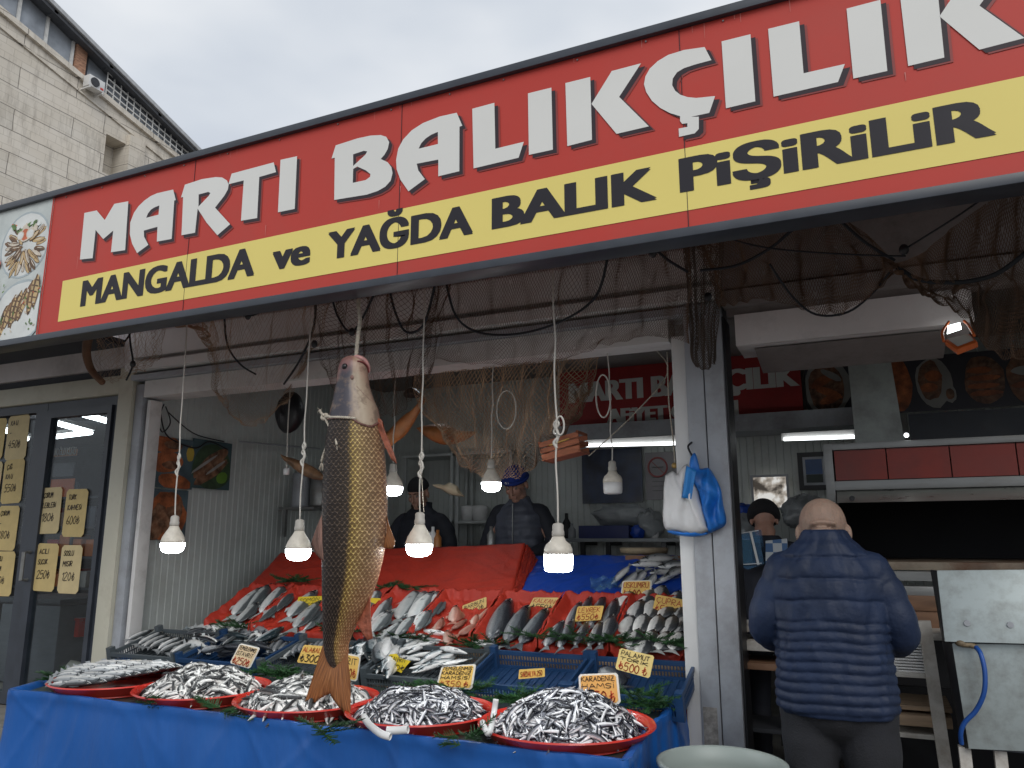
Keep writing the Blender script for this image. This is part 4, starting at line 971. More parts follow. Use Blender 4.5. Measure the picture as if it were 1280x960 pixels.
# ---------------------------------------------------------------- tilted red display behind the crates
T2 = R(27); rY0, rZ0 = 4.0, .93; rdep = .50
rn = Vector((0, -math.sin(T2), math.cos(T2))); r0 = Vector((0, rY0, rZ0)); ry = Vector((0, math.cos(T2), math.sin(T2)))
def onred(px, py, lift=0): return atplane(px, py, r0+rn*lift, rn)
TX = [-4.06, -3.66, -3.27, -2.86, -2.47, -2.06, -1.66, -1.26, -.875]
rlab = ['of three silver fish at the far left', 'of silver fish behind the yellow card left of the hanging fish', 'half hidden behind the tail of the hanging fish', 'of silver fish right of the hanging fish', 'of small red mullet', 'of three dark sea bass', 'of sea bass behind the LEVREK card', 'of sea bream below the ÇUPRA card']
for i in range(8):
    x0, x1 = TX[i]+.004, TX[i+1]-.004
    def f(u, v, x0=x0, x1=x1, i=i):
        x = x0+(x1-x0)*u; e = min(u, 1-u)
        ridge = .055*math.exp(-(e/.075)**2)*(1+.25*noise.noise(Vector((v*5, i*3+(u > .5), 0))))
        back = .05*math.exp(-((1-v)/.07)**2)*(1+.4*noise.noise(Vector((u*7, i, 5))))
        wr = .010*noise.noise(Vector((u*9, v*7, i*5)))+.007*crease(Vector((u*4+v*2, v*3.5, i*5+2)), 4)+.006*crease(Vector((u*6-v*3, v*5, i*7+9)), 4)-.006*crease(Vector((u*9, v*9, i*3+1)), 3)
        q = r0+ry*(rdep*v); fr_ = -.05*math.exp(-(v/.03)**2)
        return Vector((x, q.y, q.z))+rn*(max(ridge, back)+wr+fr_)
    o = MB().grid(f, 54, 60).build('red_display_bed', m_redcloth, None, smooth=True, loc=((x0+x1)/2, rY0, rZ0), solid=.004)
    tag(o, 'red plastic lined bed '+rlab[i], 'display tray', 'red lined display beds')
# support frame
sup = empty('display_stand', (-2.4, 4.2, .33), 'wooden stand hidden under the red lined beds inside the shop', 'stand')
MB().box((-4.1, 4.02, .80), (-.86, 4.06, .90)).box((-4.1, 4.40, 1.0), (-.86, 4.44, 1.10)).build('rail', m_wood, sup)
for x in (-4.05, -2.45, -.92):
    MB().box((x-.03, 4.02, .334), (x+.03, 4.06, .80)).build('leg', m_wood, sup); MB().box((x-.03, 4.40, .334), (x+.03, 4.44, 1.0)).build('leg', m_wood, sup)
def rf_(kind, h_, t_, i, lift=.022, roll=0, k=1, dk=1, lb=None):
    nm = {'bass': 'sea bass', 'dark': 'dark sea bass', 'silver': 'silver fish', 'bream': 'sea bream', 'red': 'red mullet'}[kind]
    w_ = ['on the leftmost red bed', 'on the red bed behind the yellow card', 'on the red bed behind the tail', 'on the red bed right of the hanging fish', 'under the tilted yellow card', 'on the bed of three', 'under the LEVREK card', 'under the ÇUPRA card'][i]
    return fish(kind, onred(*h_, lift), onred(*t_, lift), rn, lb or (nm+' lying '+w_), 'fish on red bed '+('one', 'two', 'three', 'four', 'five', 'six', 'seven', 'eight')[i], roll=roll, k=k, dk=dk)
for h_, t_ in (((341, 729), (298, 775)), ((356, 730), (320, 773)), ((369, 734), (335, 773))): rf_('silver', h_, t_, 0, k=1.1, dk=1.2)
for h_, t_ in (((330, 733), (286, 776)), ((349, 752), (312, 784)), ((323, 752), (290, 784))): rf_('silver', h_, t_, 0, .03, k=1.1, dk=1.25)
rf_('mackerel' if 0 else 'silver', (257, 783), (318, 782), 0, .01, lb='silver fish lying across the foot of the leftmost red bed')
for h_, t_, l_ in (((397, 737), (356, 778), .02), ((403, 750), (362, 792), .045), ((405, 762), (374, 793), .02), ((361, 791), (327, 803), .03)): rf_('silver', h_, t_, 1, l_, k=1.1, dk=1.35)
for h_, t_ in (((475, 735), (452, 770)), ((489, 746), (464, 782)), ((484, 762), (458, 790)), ((466, 760), (444, 790))): rf_('silver', h_, t_, 2, k=1.1, dk=1.3)
for h_, t_, l_ in (((524, 735), (492, 782), .02), ((533, 736), (508, 780), .02), ((554, 737), (519, 786), .02), ((491, 763), (461, 796), .05), ((503, 776), (474, 798), .055), ((520, 769), (492, 799), .05), ((538, 760), (512, 796), .04), ((543, 738), (514, 784), .03)): rf_('silver', h_, t_, 3, l_, k=1.1, dk=1.5)
for h_, t_, l_ in (((569, 757), (566, 781), .02), ((554, 772), (543, 791), .02), ((584, 774), (561, 789), .02), ((601, 778), (568, 796), .02), ((558, 788), (562, 806), .02), ((620, 757), (596, 777), .02), ((597, 768), (590, 783), .03)): rf_('red', h_, t_, 4, l_, k=1.25, dk=1.3, roll=frng.uniform(-.3, .3))
for h_, t_ in (((638, 748), (609, 810)), ((661, 756), (628, 812)), ((684, 760), (643, 813))): rf_('dark', h_, t_, 5, dk=1.05, k=1.1)
for h_, t_, l_ in (((726, 752), (706, 790), .02), ((739, 745), (722, 786), .025), ((756, 744), (738, 788), .025), ((772, 747), (756, 792), .025), ((782, 752), (766, 795), .02),
    ((705, 775), (680, 814), .055), ((717, 774), (699, 815), .055), ((734, 777), (717, 812), .055), ((751, 776), (733, 814), .055), ((766, 768), (746, 814), .055)): rf_('bass', h_, t_, 6, l_, k=1.15, dk=1.25, roll=-.5+frng.uniform(-.2, .2))
for px, py in ((783, 752), (806, 748), (822, 745), (841, 752), (795, 763), (813, 762), (830, 764), (847, 765), (784, 782), (800, 780), (818, 781), (836, 782), (850, 782), (792, 799), (810, 800), (828, 802), (846, 802), (803, 809)):
    l_ = .02 if py < 760 else (.04 if py < 790 else .06); rf_('bream', (px+7, py-13), (px-7, py+15), 7, l_, roll=frng.uniform(-.4, .3), k=1.2, dk=1.25)

# ---------------------------------------------------------------- red and blue back boards
def board(name, pts, mat, lb, wr=.012, th=.03):
    P = [Vector(p) for p in pts]; n = (P[1]-P[0]).cross(P[3]-P[0]).normalized()
    f = lambda u, v: P[0].lerp(P[1], u).lerp(P[3].lerp(P[2], u), v)+n*(wr*.5*noise.noise(Vector((u*5, v*3, len(lb))))+.006*crease(Vector((u*5+v, v*2.2, len(lb))), 4)+.005*crease(Vector((u*9-v*2, v*4, len(lb)+5)), 4))
    o = MB().grid(f, 110, 50).build(name, mat, None, smooth=True, loc=(P[0]+P[1])/2, solid=th); return tag(o, lb, 'board')
yb0, yb1 = 4.47, 5.0
P = lambda px, py, Y: at(px, py, Y=Y)
o = board('red_back_board', [P(312, 735, 4.5), P(640, 746, 4.5), P(657, 682, 4.95), P(352, 694, 4.95)], m_redcloth, 'broad red sheeted board sloping up behind the left display beds')
p_ = P(657, 682, 4.95); q_ = P(640, 746, 4.5)
o = board('red_board_end', [q_+Vector((0, 0, 0)), q_+Vector((.05, 0, -.06)), p_+Vector((.07, .05, -.12)), p_+Vector((0, 0, 0))], m_redcloth, 'folded red end flap of the broad red board next to the blue sheet')
o = board('blue_back_board', [P(638, 745, 4.56), P(860, 748, 4.56), P(900, 697, 5.05), P(655, 697, 5.05)], m_bluesheet, 'blue sheeted board behind the LEVREK bed')
o = MB().box((-3.4, 5.1, .335), (-1.0, 5.14, 1.36)).build('back_counter', m_redcloth, None, loc=(-2, 5.1, .33)); tag(o, 'dull red panel of the back counter behind the blue board', 'counter')
# box of mackerel at the pillar end
bx0, bx1 = P(758, 742, 4.62), P(860, 742, 4.62)
o = empty('fish_box', (bx0+bx1)/2, 'brown cardboard box overflowing with large grey mackerel above the ÇUPRA card', 'box')
MB().box((bx0.x+.02, 4.62, bx0.z-.05), (bx1.x, 5.02, bx0.z+.0)).box((bx0.x+.02, 4.98, bx0.z), (bx1.x, 5.0, bx0.z+.22)).build('carton', M('brown cardboard', (.22, .12, .07), .8), o)
g_ = 'large mackerel in the cardboard box'
cen = (812, 735)
ff = [((768, 742), (800, 710)), ((776, 744), (806, 712)), ((785, 742), (812, 708)), ((800, 742), (822, 712)), ((822, 708), (862, 702)), ((800, 700), (850, 697)), ((812, 716), (856, 712)), ((830, 722), (862, 708)), ((834, 738), (858, 718)), ((845, 742), (866, 726)), ((818, 730), (848, 714)), ((764, 730), (790, 704)), ((790, 706), (835, 704)), ((826, 746), (850, 734))]
for k, (h_, t_) in enumerate(ff):
    Y = 4.62+.02*(k % 3)+(.12 if h_[1] < 722 else 0); a_, b_ = at(*h_, Y=Y), at(*t_, Y=Y+.14)
    fish('sard', a_, b_, (0, -.8, .6), 'large grey mackerel in the cardboard box above the ÇUPRA card', g_, k=1.3, dk=1.35, roll=frng.uniform(-.3, .4))
m, nt, b, out = nodes('thin blue plastic film'); b.inputs['Base Color'].default_value = (.10, .25, .45, 1); b.inputs['Roughness'].default_value = .25
tr = N(nt, 'ShaderNodeBsdfTransparent'); mx = N(nt, 'ShaderNodeMixShader'); mx.inputs[0].default_value = .45; nt.links.new(tr.outputs[0], mx.inputs[1]); nt.links.new(b.outputs[0], mx.inputs[2]); nt.links.new(mx.outputs[0], out.inputs[0]); m_film = m
pf = P(757, 735, 4.6)
o = MB().grid(lambda u, v: pf+Vector((-.10+.17*u, .02+.05*noise.noise(Vector((u*6, v*6, 1))), -.07+.14*v*(1-.3*abs(u-.5))+.03*noise.noise(Vector((u*8, v*5, 4))))), 18, 18).build('plastic_bag', m_film, None, smooth=True, loc=pf); tag(o, 'crumpled pale blue plastic film beside the box of mackerel', 'plastic bag')

# ---------------------------------------------------------------- price cards
def card(quad, lines, desc, Y=None, Z=None, back=False, font=.006, star=False, cols=None, mat=None, plane=None, cat='price card'):
    """quad: pixel corners TL TR BR BL, put on the plane Y (upright)"""
    def pt(p): 
        if plane: return plane(*p)
        return at(p[0], p[1], Y=Y) if Y is not None else at(p[0], p[1], Z=Z)
    q = [pt(p) for p in quad]; tl, tr, br, bl_ = q; c = sum(q, Vector())/4
    ux = ((tr-tl)+(br-bl_)).normalized(); uy = ((tl-bl_)+(tr-br)).normalized(); nrm = ux.cross(uy).normalized()
    if nrm.dot(O-c) < 0: nrm = -nrm
    w_ = ((tr-tl).length+(br-bl_).length)/2; h_ = ((tl-bl_).length+(tr-br).length)/2
    o = empty('price_card', c, desc, cat)
    if star:
        pts = [(-.5, -.35), (-.3, -.32), (-.28, -.62), (-.12, -.35), (.25, -.5), (.38, -.15), (.55, .2), (.1, .3), (-.05, .5), (-.3, .42), (-.42, .1)]
        P_ = [c+ux*(x*w_)+uy*(y*h_) for x, y in pts]
        n = len(P_); MB().add(P_+[p-nrm*.003 for p in P_], [tuple(range(n)), tuple(range(2*n-1, n-1, -1))]+[(i, n+i, n+(i+1) % n, (i+1) % n) for i in range(n)]).build('card', mat or m_card, o)
    else:
        def slab(a, d0, d1, mt, nm):
            r_ = .08*h_; pts = []
            for sx, sy in ((-1, 1), (1, 1), (1, -1), (-1, -1)):
                e1 = (sx*(.5*a), sy*(.5*a)-sy*r_/h_*.9); e2 = (sx*(.5*a)-sx*r_/w_*.9, sy*(.5*a)); pts += [e1, e2] if sx*sy < 0 else [e2, e1]
            k = []
            for x, y in pts:
                u, v = x+.5, y+.5; k.append(bl_.lerp(br, u).lerp(tl.lerp(tr, u), v))
            n = len(k); MB().add([p+nrm*d1 for p in k]+[p+nrm*d0 for p in k], [tuple(range(n)), tuple(range(2*n-1, n-1, -1))]+[(i, n+i, n+(i+1) % n, (i+1) % n) for i in range(n)]).build(nm, mt, o)
        if back: slab(1.0, -.004, 0, m_cardw, 'backing'); slab(.9, .0005, .0015, mat or m_card, 'card')
        else: slab(1.0, -.002, .001, mat or m_card, 'card')
    y = .5-.06; tot = sum(h for _, h, _ in lines); gap = (1-tot)/(len(lines)+1)
    y = .5
    for j, (t, hh_, red) in enumerate(lines):
        y -= gap+hh_
        mb = MB(); strokes(mb, t, c-ux*(w_*.42)+uy*(y*h_), ux, uy, hh_*h_*.92, max(.0028, min(.009, hh_*h_*.11)), fit=w_*.84, nrm=nrm, lift=.0035, seed=hash(len(desc))+j)
        mb.build('lettering', m_inkr if red else m_ink, o)
    return o
card([(300, 804), (325, 810), (312, 836), (287, 829)], [('TEMİZLENMİŞ', .18, 0), ('İSTAVRİT', .2, 0), ('₺250₺', .34, 1)], 'cream card reading İSTAVRİT 250 at the back of the second tray', Y=3.35, back=True, mat=M('cream card', (.72, .56, .34), .6))
card([(380, 806), (408, 808), (400, 831), (371, 828)], [('ALABALI', .26, 1), ('₺300', .42, 0)], 'yellow card reading ALABALIK 300 beside the tail of the hanging fish', Y=3.5)
card([(428, 816), (451, 820), (446, 852), (424, 848)], [('BRIT', .26, 0), ('250₺', .36, 1)], 'white backed card mostly hidden behind the tail of the hanging fish', Y=3.35, back=True)
card([(480, 815), (514, 820), (508, 842), (480, 838)], [('İSTAVRİT', .26, 0), ('300₺', .3, 0)], 'yellow pronged card stuck among the mackerel', Y=3.68, star=True, mat=M('bright yellow card', (.80, .60, .03), .5))
card([(552, 833), (595, 830), (590, 862), (545, 858)], [('TEMİZLENMİŞ', .15, 0), ('KARADENİZ', .15, 0), ('HAMSİSİ', .15, 0), ('₺350 ₺', .28, 1)], 'white backed card reading HAMSİSİ behind the heap with the bent scoop', Y=3.36, back=True)
card([(723, 843), (772, 841), (776, 880), (725, 881)], [('KARADENİZ', .16, 0), ('HAMSİ', .16, 0), ('₺350 ₺', .38, 1)], 'white backed card reading KARADENİZ HAMSİ behind the heap nearest the pillar', Y=3.36, back=True, mat=M('orange card', (.80, .42, .12), .6))
card([(775, 810), (818, 820), (812, 848), (769, 836)], [('PALAMUT', .22, 0), ('TORİK', .14, 0), ('₺500 ₺', .38, 1)], 'tilted yellow card reading PALAMUT TORİK 500 on the crate beside the pillar', Y=3.60, mat=M('pale yellow card', (.76, .58, .22), .6))
card([(778, 726), (815, 725), (813, 750), (775, 749)], [('USKUMRU', .3, 1), ('₺400 ₺', .46, 1)], 'yellow card reading USKUMRU 400 on the box of mackerel', Y=4.48, back=True)
card([(820, 743), (857, 750), (852, 773), (815, 765)], [('ÇUPRA', .32, 1), ('₺500 ₺', .42, 1)], 'yellow card reading ÇUPRA 500 above the sea bream', Y=4.28)
card([(722, 758), (755, 757), (751, 775), (718, 777)], [('LEVREK', .34, 1), ('₺550₺', .42, 1)], 'yellow card reading LEVREK 550 on the sea bass', Y=4.18)
card([(667, 747), (699, 747), (691, 766), (660, 761)], [('KALKAN', .32, 1), ('₺550₺', .42, 0)], 'yellow card reading 550 beside the three dark sea bass', Y=4.36, mat=MATS['pale yellow card'])
card([(578, 757), (608, 746), (608, 759), (579, 773)], [('BARBUN', .32, 0), ('₺800₺', .42, 0)], 'yellow card tilted upwards reading 800 on the red mullet', Y=4.32, mat=MATS['pale yellow card'])
card([(649, 837), (681, 835), (681, 846), (648, 849)], [('SARDALYA 250', .6, 1)], 'small yellow card lying in the empty navy crate', Y=3.68, back=False)
card([(373, 746), (404, 745), (400, 758), (370, 763)], [('SOMON', .3, 0), ('₺450₺', .36, 0)], 'yellow card on the silver fish left of the hanging fish', Y=4.25, mat=MATS['bright yellow card'])
card([(459, 747), (477, 748), (468, 768), (457, 766)], [('₺400', .4, 0)], 'yellow card half hidden behind the belly of the hanging fish', Y=4.28, mat=MATS['bright yellow card'])
card([(150, 825), (183, 825), (170, 833), (130, 833)], [], 'blank white card lying behind the leftmost tray', Z=.845, mat=m_cardw)
card([(190, 829), (222, 829), (212, 837), (180, 836)], [('HAMSİ 200', .5, 0)], 'yellow card lying flat between the two left trays', Z=.845, back=True, mat=MATS['bright yellow card'])

# ---------------------------------------------------------------- greenery, scoops
m_green = M('dark green sprig', (.022, .075, .022), .55, var=.5, scale=30, randv=.3)
def sprig(c, sx, sy, n, lb, hz=.03, ln=.05, seed=0, nrm=(0, 0, 1)):
    rg = random.Random(seed+5); mb = MB(); c = Vector(c)
    for s_ in range(max(5, n//9)):
        st = c+Vector((rg.uniform(-sx, sx), rg.uniform(-sy, sy), rg.uniform(0, hz))); a = rg.uniform(0, 2*PI); d = Vector((math.cos(a), math.sin(a)*.5, rg.uniform(-.1, .35))).normalized()
        l = rg.uniform(.07, .16); side = d.cross(Vector((0, 0, 1))).normalized(); up = side.cross(d)
        mb.bar(st, st+d*l, .002)
        for k in range(22):
            t = (k+.5)/22; p = st+d*(l*t); s2 = 1 if k % 2 else -1
            q = p+(side*s2+d*.8+up*rg.uniform(-.3, .7)).normalized()*ln*(1-.55*t)*rg.uniform(.7, 1.1)
            w_ = (q-p).cross(up).normalized()*.0030
            mb.add([p-w_, p+w_, q+w_*.3, q-w_*.3], [(0, 1, 2, 3)])
            w_ = up*.0028; mb.add([p-w_, p+w_, q+w_*.3, q-w_*.3], [(0, 1, 2, 3)])
    o = mb.build('green_sprig', m_green, None, loc=c); return tag(o, lb, 'greenery', 'green sprigs between trays and crates')
SP = [((560, 866), .80, .16, .03, 260, 'green sprigs between the crates and the heap with the bent scoop'), ((660, 880), .79, .08, .05, 300, 'thick green sprigs between the two anchovy trays'), ((805, 880), .79, .05, .12, 320, 'green sprigs at the right edge beside the tray nearest the pillar'),
      ((345, 846), .80, .14, .04, 260, 'green sprigs behind the tray below the hanging fish'), ((405, 918), .79, .05, .012, 55, 'green sprig hanging over the tarpaulin under the fish tail'), ((580, 930), .785, .05, .01, 50, 'green sprig between the two anchovy trays at the front edge'),
      ((275, 893), .785, .04, .01, 45, 'green sprig at the front edge between second and third trays'), ((85, 850), .785, .05, .08, 160, 'green sprig at the far left corner of the table'), ((190, 880), .785, .04, .01, 45, 'green sprig between the first and second trays')]
for k, ((px, py), z, sx, sy, n, lb) in enumerate(SP): sprig(at(px, py, Z=z), sx, sy, n, lb, seed=k)
SP2 = [((290, 786), .10, 'green sprigs under the leftmost red bed'), ((500, 800), .16, 'green sprigs along the foot of the bed right of the hanging fish'), ((600, 808), .12, 'green sprigs below the red mullet bed'), ((690, 800), .16, 'long green sprig over the rim of the empty navy crate'), ((760, 803), .10, 'green sprigs below the LEVREK bed'), ((835, 806), .10, 'green sprigs below the sea bream beside the pillar'), ((430, 792), .12, 'green sprigs behind the body of the hanging fish')]
for k, ((px, py), sx, lb) in enumerate(SP2): sprig(at(px, py, Y=3.99), sx, .025, 200, lb, hz=.02, ln=.045, seed=40+k)
SP3 = [((370, 728), .10, 'green sprigs at the head of the two left red beds'), ((500, 735), .14, 'green sprigs at the head of the middle red beds')]
for k, ((px, py), sx, lb) in enumerate(SP3): sprig(at(px, py, Y=4.45), sx, .025, 200, lb, hz=.01, ln=.045, seed=60+k)
# white scoops (bent pipe handles)
def pipe(pts, r_, lb): 
    o = MB().tube(crom(pts, 6), r_, 12, cap=False).build('scoop_handle', m_whitepl, None, smooth=True, loc=pts[0], solid=.002); return tag(o, lb, 'scoop', None)
zz = .83
pipe([at(455, 896, Z=zz), at(462, 906, Z=zz), at(476, 917, Z=zz), at(488, 921, Z=zz-.005)], .012, 'bent white plastic scoop lying on the anchovies of the fourth tray')
pipe([at(483, 913, Z=zz+.005), at(496, 913, Z=zz+.005), at(510, 912, Z=zz+.01)], .013, 'short white pipe end lying beside the bent scoop')
pipe([at(603, 903, Z=.84), at(611, 917, Z=.825), at(617, 893, Y=2.78), at(620, 874, Y=2.80)], .010, 'white plastic scoop handle standing up between the two anchovy trays')
# ---------------------------------------------------------------- the big hanging fish
HY = 2.80
m, nt, b, out = nodes('scaled carp skin'); L = nt.links.new
uv = N(nt, 'ShaderNodeUVMap'); sp = N(nt, 'ShaderNodeSeparateXYZ'); L(uv.outputs[0], sp.inputs[0])
U, V = sp.outputs[0], sp.outputs[1]          # U: -1 (back, left) .. 1 (belly side, right) ; V metres along
wv = N(nt, 'ShaderNodeTexNoise', i_Scale=5.0, i_Detail=3.0); tcc = N(nt, 'ShaderNodeTexCoord'); L(tcc.outputs['Object'], wv.inputs['Vector'])
def lattice(pw, ph):
    a = math_(nt, 'DIVIDE', math_(nt, 'MULTIPLY_ADD', wv.outputs[0], .02, U), pw); c = math_(nt, 'DIVIDE', V, ph)
    x = math_(nt, 'ADD', a, c); y = math_(nt, 'SUBTRACT', a, c)
    cb = N(nt, 'ShaderNodeCombineXYZ'); L(x, cb.inputs[0]); L(y, cb.inputs[1])
    vo = N(nt, 'ShaderNodeTexVoronoi', voronoi_dimensions='2D', i_Scale=1.0, i_Randomness=.22); L(cb.outputs[0], vo.inputs['Vector'])
    sb = N(nt, 'ShaderNodeVectorMath', operation='SUBTRACT'); L(cb.outputs[0], sb.inputs[0]); L(vo.outputs['Position'], sb.inputs[1])
    s2 = N(nt, 'ShaderNodeSeparateXYZ'); L(sb.outputs[0], s2.inputs[0])
    lv = math_(nt, 'SUBTRACT', s2.outputs[0], s2.outputs[1])       # along the body
    lu = math_(nt, 'ADD', s2.outputs[0], s2.outputs[1])
    return vo, lv, lu
vo, lv, lu = lattice(.150, .026)
# each scale: bright crescent at its free lower edge, dark root
edge = math_(nt, 'ADD', math_(nt, 'MULTIPLY', lv, -1.0), math_(nt, 'MULTIPLY', math_(nt, 'ABSOLUTE', lu), -.75))
rd = ramp(nt, vo.outputs['Distance'], [(.30, (0,)*3), (.50, (1,)*3)]); rl = ramp(nt, math_(nt, 'SUBTRACT', .5, lv), [(.36, (0,)*3), (.62, (1,)*3)])
tip = ramp(nt, math_(nt, 'ADD', edge, .5), [(.45, (0,)*3), (.85, (1,)*3)])
rim = math_(nt, 'MINIMUM', math_(nt, 'ADD', math_(nt, 'MULTIPLY', math_(nt, 'MULTIPLY', rd, rl), .85), math_(nt, 'MULTIPLY', tip, .55)), 1.0)
n2 = N(nt, 'ShaderNodeTexNoise', i_Scale=26.0, i_Detail=5.0, i_Roughness=.7); L(tcc.outputs['Object'], n2.inputs['Vector'])
un = math_(nt, 'ADD', U, math_(nt, 'MULTIPLY_ADD', wv.outputs[0], .22, -.11))
u01 = math_(nt, 'MULTIPLY_ADD', un, .5, .5)
base = ramp(nt, u01, [(.0, (.020, .014, .014)), (.38, (.026, .018, .013)), (.45, (.14, .085, .025)), (.55, (.19, .115, .04)), (.75, (.17, .10, .05)), (.92, (.21, .11, .06)), (1.0, (.20, .10, .06))])
high = ramp(nt, u01, [(.0, (.12, .095, .08)), (.34, (.17, .125, .09)), (.39, (.26, .18, .10)), (.45, (.85, .62, .20)), (.53, (.85, .64, .26)), (.66, (.70, .50, .27)), (.88, (.66, .45, .26)), (1.0, (.55, .33, .20))])
c = mixc(nt, rim, base, high)
c = mixc(nt, .6, c, ramp(nt, n2.outputs[0], [(.3, (.45, .42, .40)), (.62, (1.0, 1.0, 1.0))]), 'MULTIPLY')
# warmer orange towards the tail on the belly side
vt = ramp(nt, math_(nt, 'MULTIPLY_ADD', V, 1.25, -1.1), [(.05, (1,)*3), (.75, (0,)*3)])
c = mixc(nt, math_(nt, 'MULTIPLY', math_(nt, 'MULTIPLY', vt, ramp(nt, u01, [(.35, (0,)*3), (.7, (1,)*3)])), .45), c, (.50, .19, .06))
L(c, b.inputs['Base Color']); b.inputs['Roughness'].default_value = .5; b.inputs['Specular IOR Level'].default_value = .3; b.inputs['Coat Weight'].default_value = .06; b.inputs['Coat Roughness'].default_value = .2
bp = N(nt, 'ShaderNodeBump', i_Strength=.75, i_Distance=.006); L(rim, bp.inputs['Height']); L(bp.outputs[0], b.inputs['Normal'])
m_carp = m
m, nt, b, out = nodes('fish head skin'); L = nt.links.new
uv = N(nt, 'ShaderNodeUVMap'); sp = N(nt, 'ShaderNodeSeparateXYZ'); L(uv.outputs[0], sp.inputs[0]); tcc = N(nt, 'ShaderNodeTexCoord')
n1 = N(nt, 'ShaderNodeTexNoise', i_Scale=14.0, i_Detail=8.0, i_Roughness=.65); L(tcc.outputs['Object'], n1.inputs['Vector'])
un = math_(nt, 'ADD', sp.outputs[0], math_(nt, 'MULTIPLY_ADD', n1.outputs[0], .3, -.15)); u01 = math_(nt, 'MULTIPLY_ADD', un, .5, .5)
c = ramp(nt, u01, [(0, (.035, .032, .042)), (.38, (.055, .05, .065)), (.44, (.11, .08, .08)), (.49, (.26, .19, .13)), (.65, (.44, .36, .27)), (.85, (.36, .27, .20)), (1.0, (.20, .13, .10))])
c = mixc(nt, math_(nt, 'MULTIPLY', ramp(nt, n1.outputs[0], [(.50, (0,)*3), (.60, (1,)*3)]), .8), c, (.17, .12, .09))
n3 = N(nt, 'ShaderNodeTexNoise', i_Scale=5.0, i_Detail=4.0); L(tcc.outputs['Object'], n3.inputs['Vector'])
c = mixc(nt, math_(nt, 'MULTIPLY', ramp(nt, n3.outputs[0], [(.5, (0,)*3), (.64, (1,)*3)]), .35), c, (.50, .20, .16))
L(c, b.inputs['Base Color']); b.inputs['Roughness'].default_value = .4; b.inputs['Specular IOR Level'].default_value = .35; b.inputs['Coat Weight'].default_value = .18; b.inputs['Coat Roughness'].default_value = .12
bp = N(nt, 'ShaderNodeBump', i_Strength=.35, i_Distance=.01); L(n1.outputs[0], bp.inputs['Height']); L(bp.outputs[0], b.inputs['Normal'])
m_carphead = m
m, nt, b, out = nodes('fin membrane'); L = nt.links.new
uv = N(nt, 'ShaderNodeUVMap'); sp = N(nt, 'ShaderNodeSeparateXYZ'); L(uv.outputs[0], sp.inputs[0])
wvn = N(nt, 'ShaderNodeTexNoise', i_Scale=1.0, i_Detail=4.0); cb = N(nt, 'ShaderNodeCombineXYZ'); L(math_(nt, 'MULTIPLY', sp.outputs[0], 42), cb.inputs[0]); L(math_(nt, 'MULTIPLY', sp.outputs[1], 1.5), cb.inputs[1]); L(cb.outputs[0], wvn.inputs['Vector'])
c = ramp(nt, wvn.outputs[0], [(.3, (.10, .035, .015)), (.5, (.27, .10, .03)), (.7, (.46, .20, .07))]); oi = N(nt, 'ShaderNodeObjectInfo')
L(c, b.inputs['Base Color']); b.inputs['Roughness'].default_value = .45; b.inputs['Transmission Weight'].default_value = 0
bp = N(nt, 'ShaderNodeBump', i_Strength=.8, i_Distance=.004); L(wvn.outputs[0], bp.inputs['Height']); L(bp.outputs[0], b.inputs['Normal'])
m_fin = m
m_findark = M('dark pink fin', (.20, .11, .09), .5, var=.5, scale=50, bump=.5, bscale=120)
prof = [  # y, xl, xr
 (446, 433, 450), (450, 427, 457), (458, 423.5, 460.5), (470, 421.5, 461), (484, 420, 462), (498, 417.5, 467), (512, 415, 472.5), (526, 412, 476), (540, 409, 479), (560, 406.5, 482), (580, 405, 484), (600, 404, 485.5), (625, 403, 486.5), (650, 402.5, 486), (675, 402.5, 484.5), (700, 402.5, 480.5), (725, 402.5, 474), (745, 402.5, 466.5), (762, 403, 458.5), (778, 403, 449.5), (792, 403.5, 441.5), (806, 404, 436.5), (818, 406, 435), (828, 409.5, 434), (834, 414, 431.5), (838, 420, 428)]
ctr = at(443, 640, Y=HY)
root = empty('hanging_carp', at(443, 446, Y=HY), 'huge dark and gold scaled fish hanging head up from a rope', 'fish')
def dep_at(y):       # half thickness towards the viewer relative to half width
    return .80 if y < 760 else .80-.35*min(1, (y-760)/80)
def body_pt(row, a, k=1.0, push=0):
    y, xl, xr = row; pl, pr = at(xl, y, Y=HY), at(xr, y, Y=HY); c = (pl+pr)/2; hx = (pr-pl)/2
    vw = Vector((c.x, c.y, 0)).normalized(); hd_ = Vector((vw.y, -vw.x, 0)); hl = hx.length*hd_.x; hx = hd_*hl; dd = -vw*hl*dep_at(y)
    return c+hx*math.cos(a)*k+dd*math.sin(a)*k+dd*push
def irow(y):
    for i in range(len(prof)-1):
        if prof[i][0] <= y <= prof[i+1][0]:
            t = (y-prof[i][0])/(prof[i+1][0]-prof[i][0]); t2 = t
            return (y, prof[i][1]+(prof[i+1][1]-prof[i][1])*t2, prof[i][2]+(prof[i+1][2]-prof[i][2])*t2)
    return prof[-1]
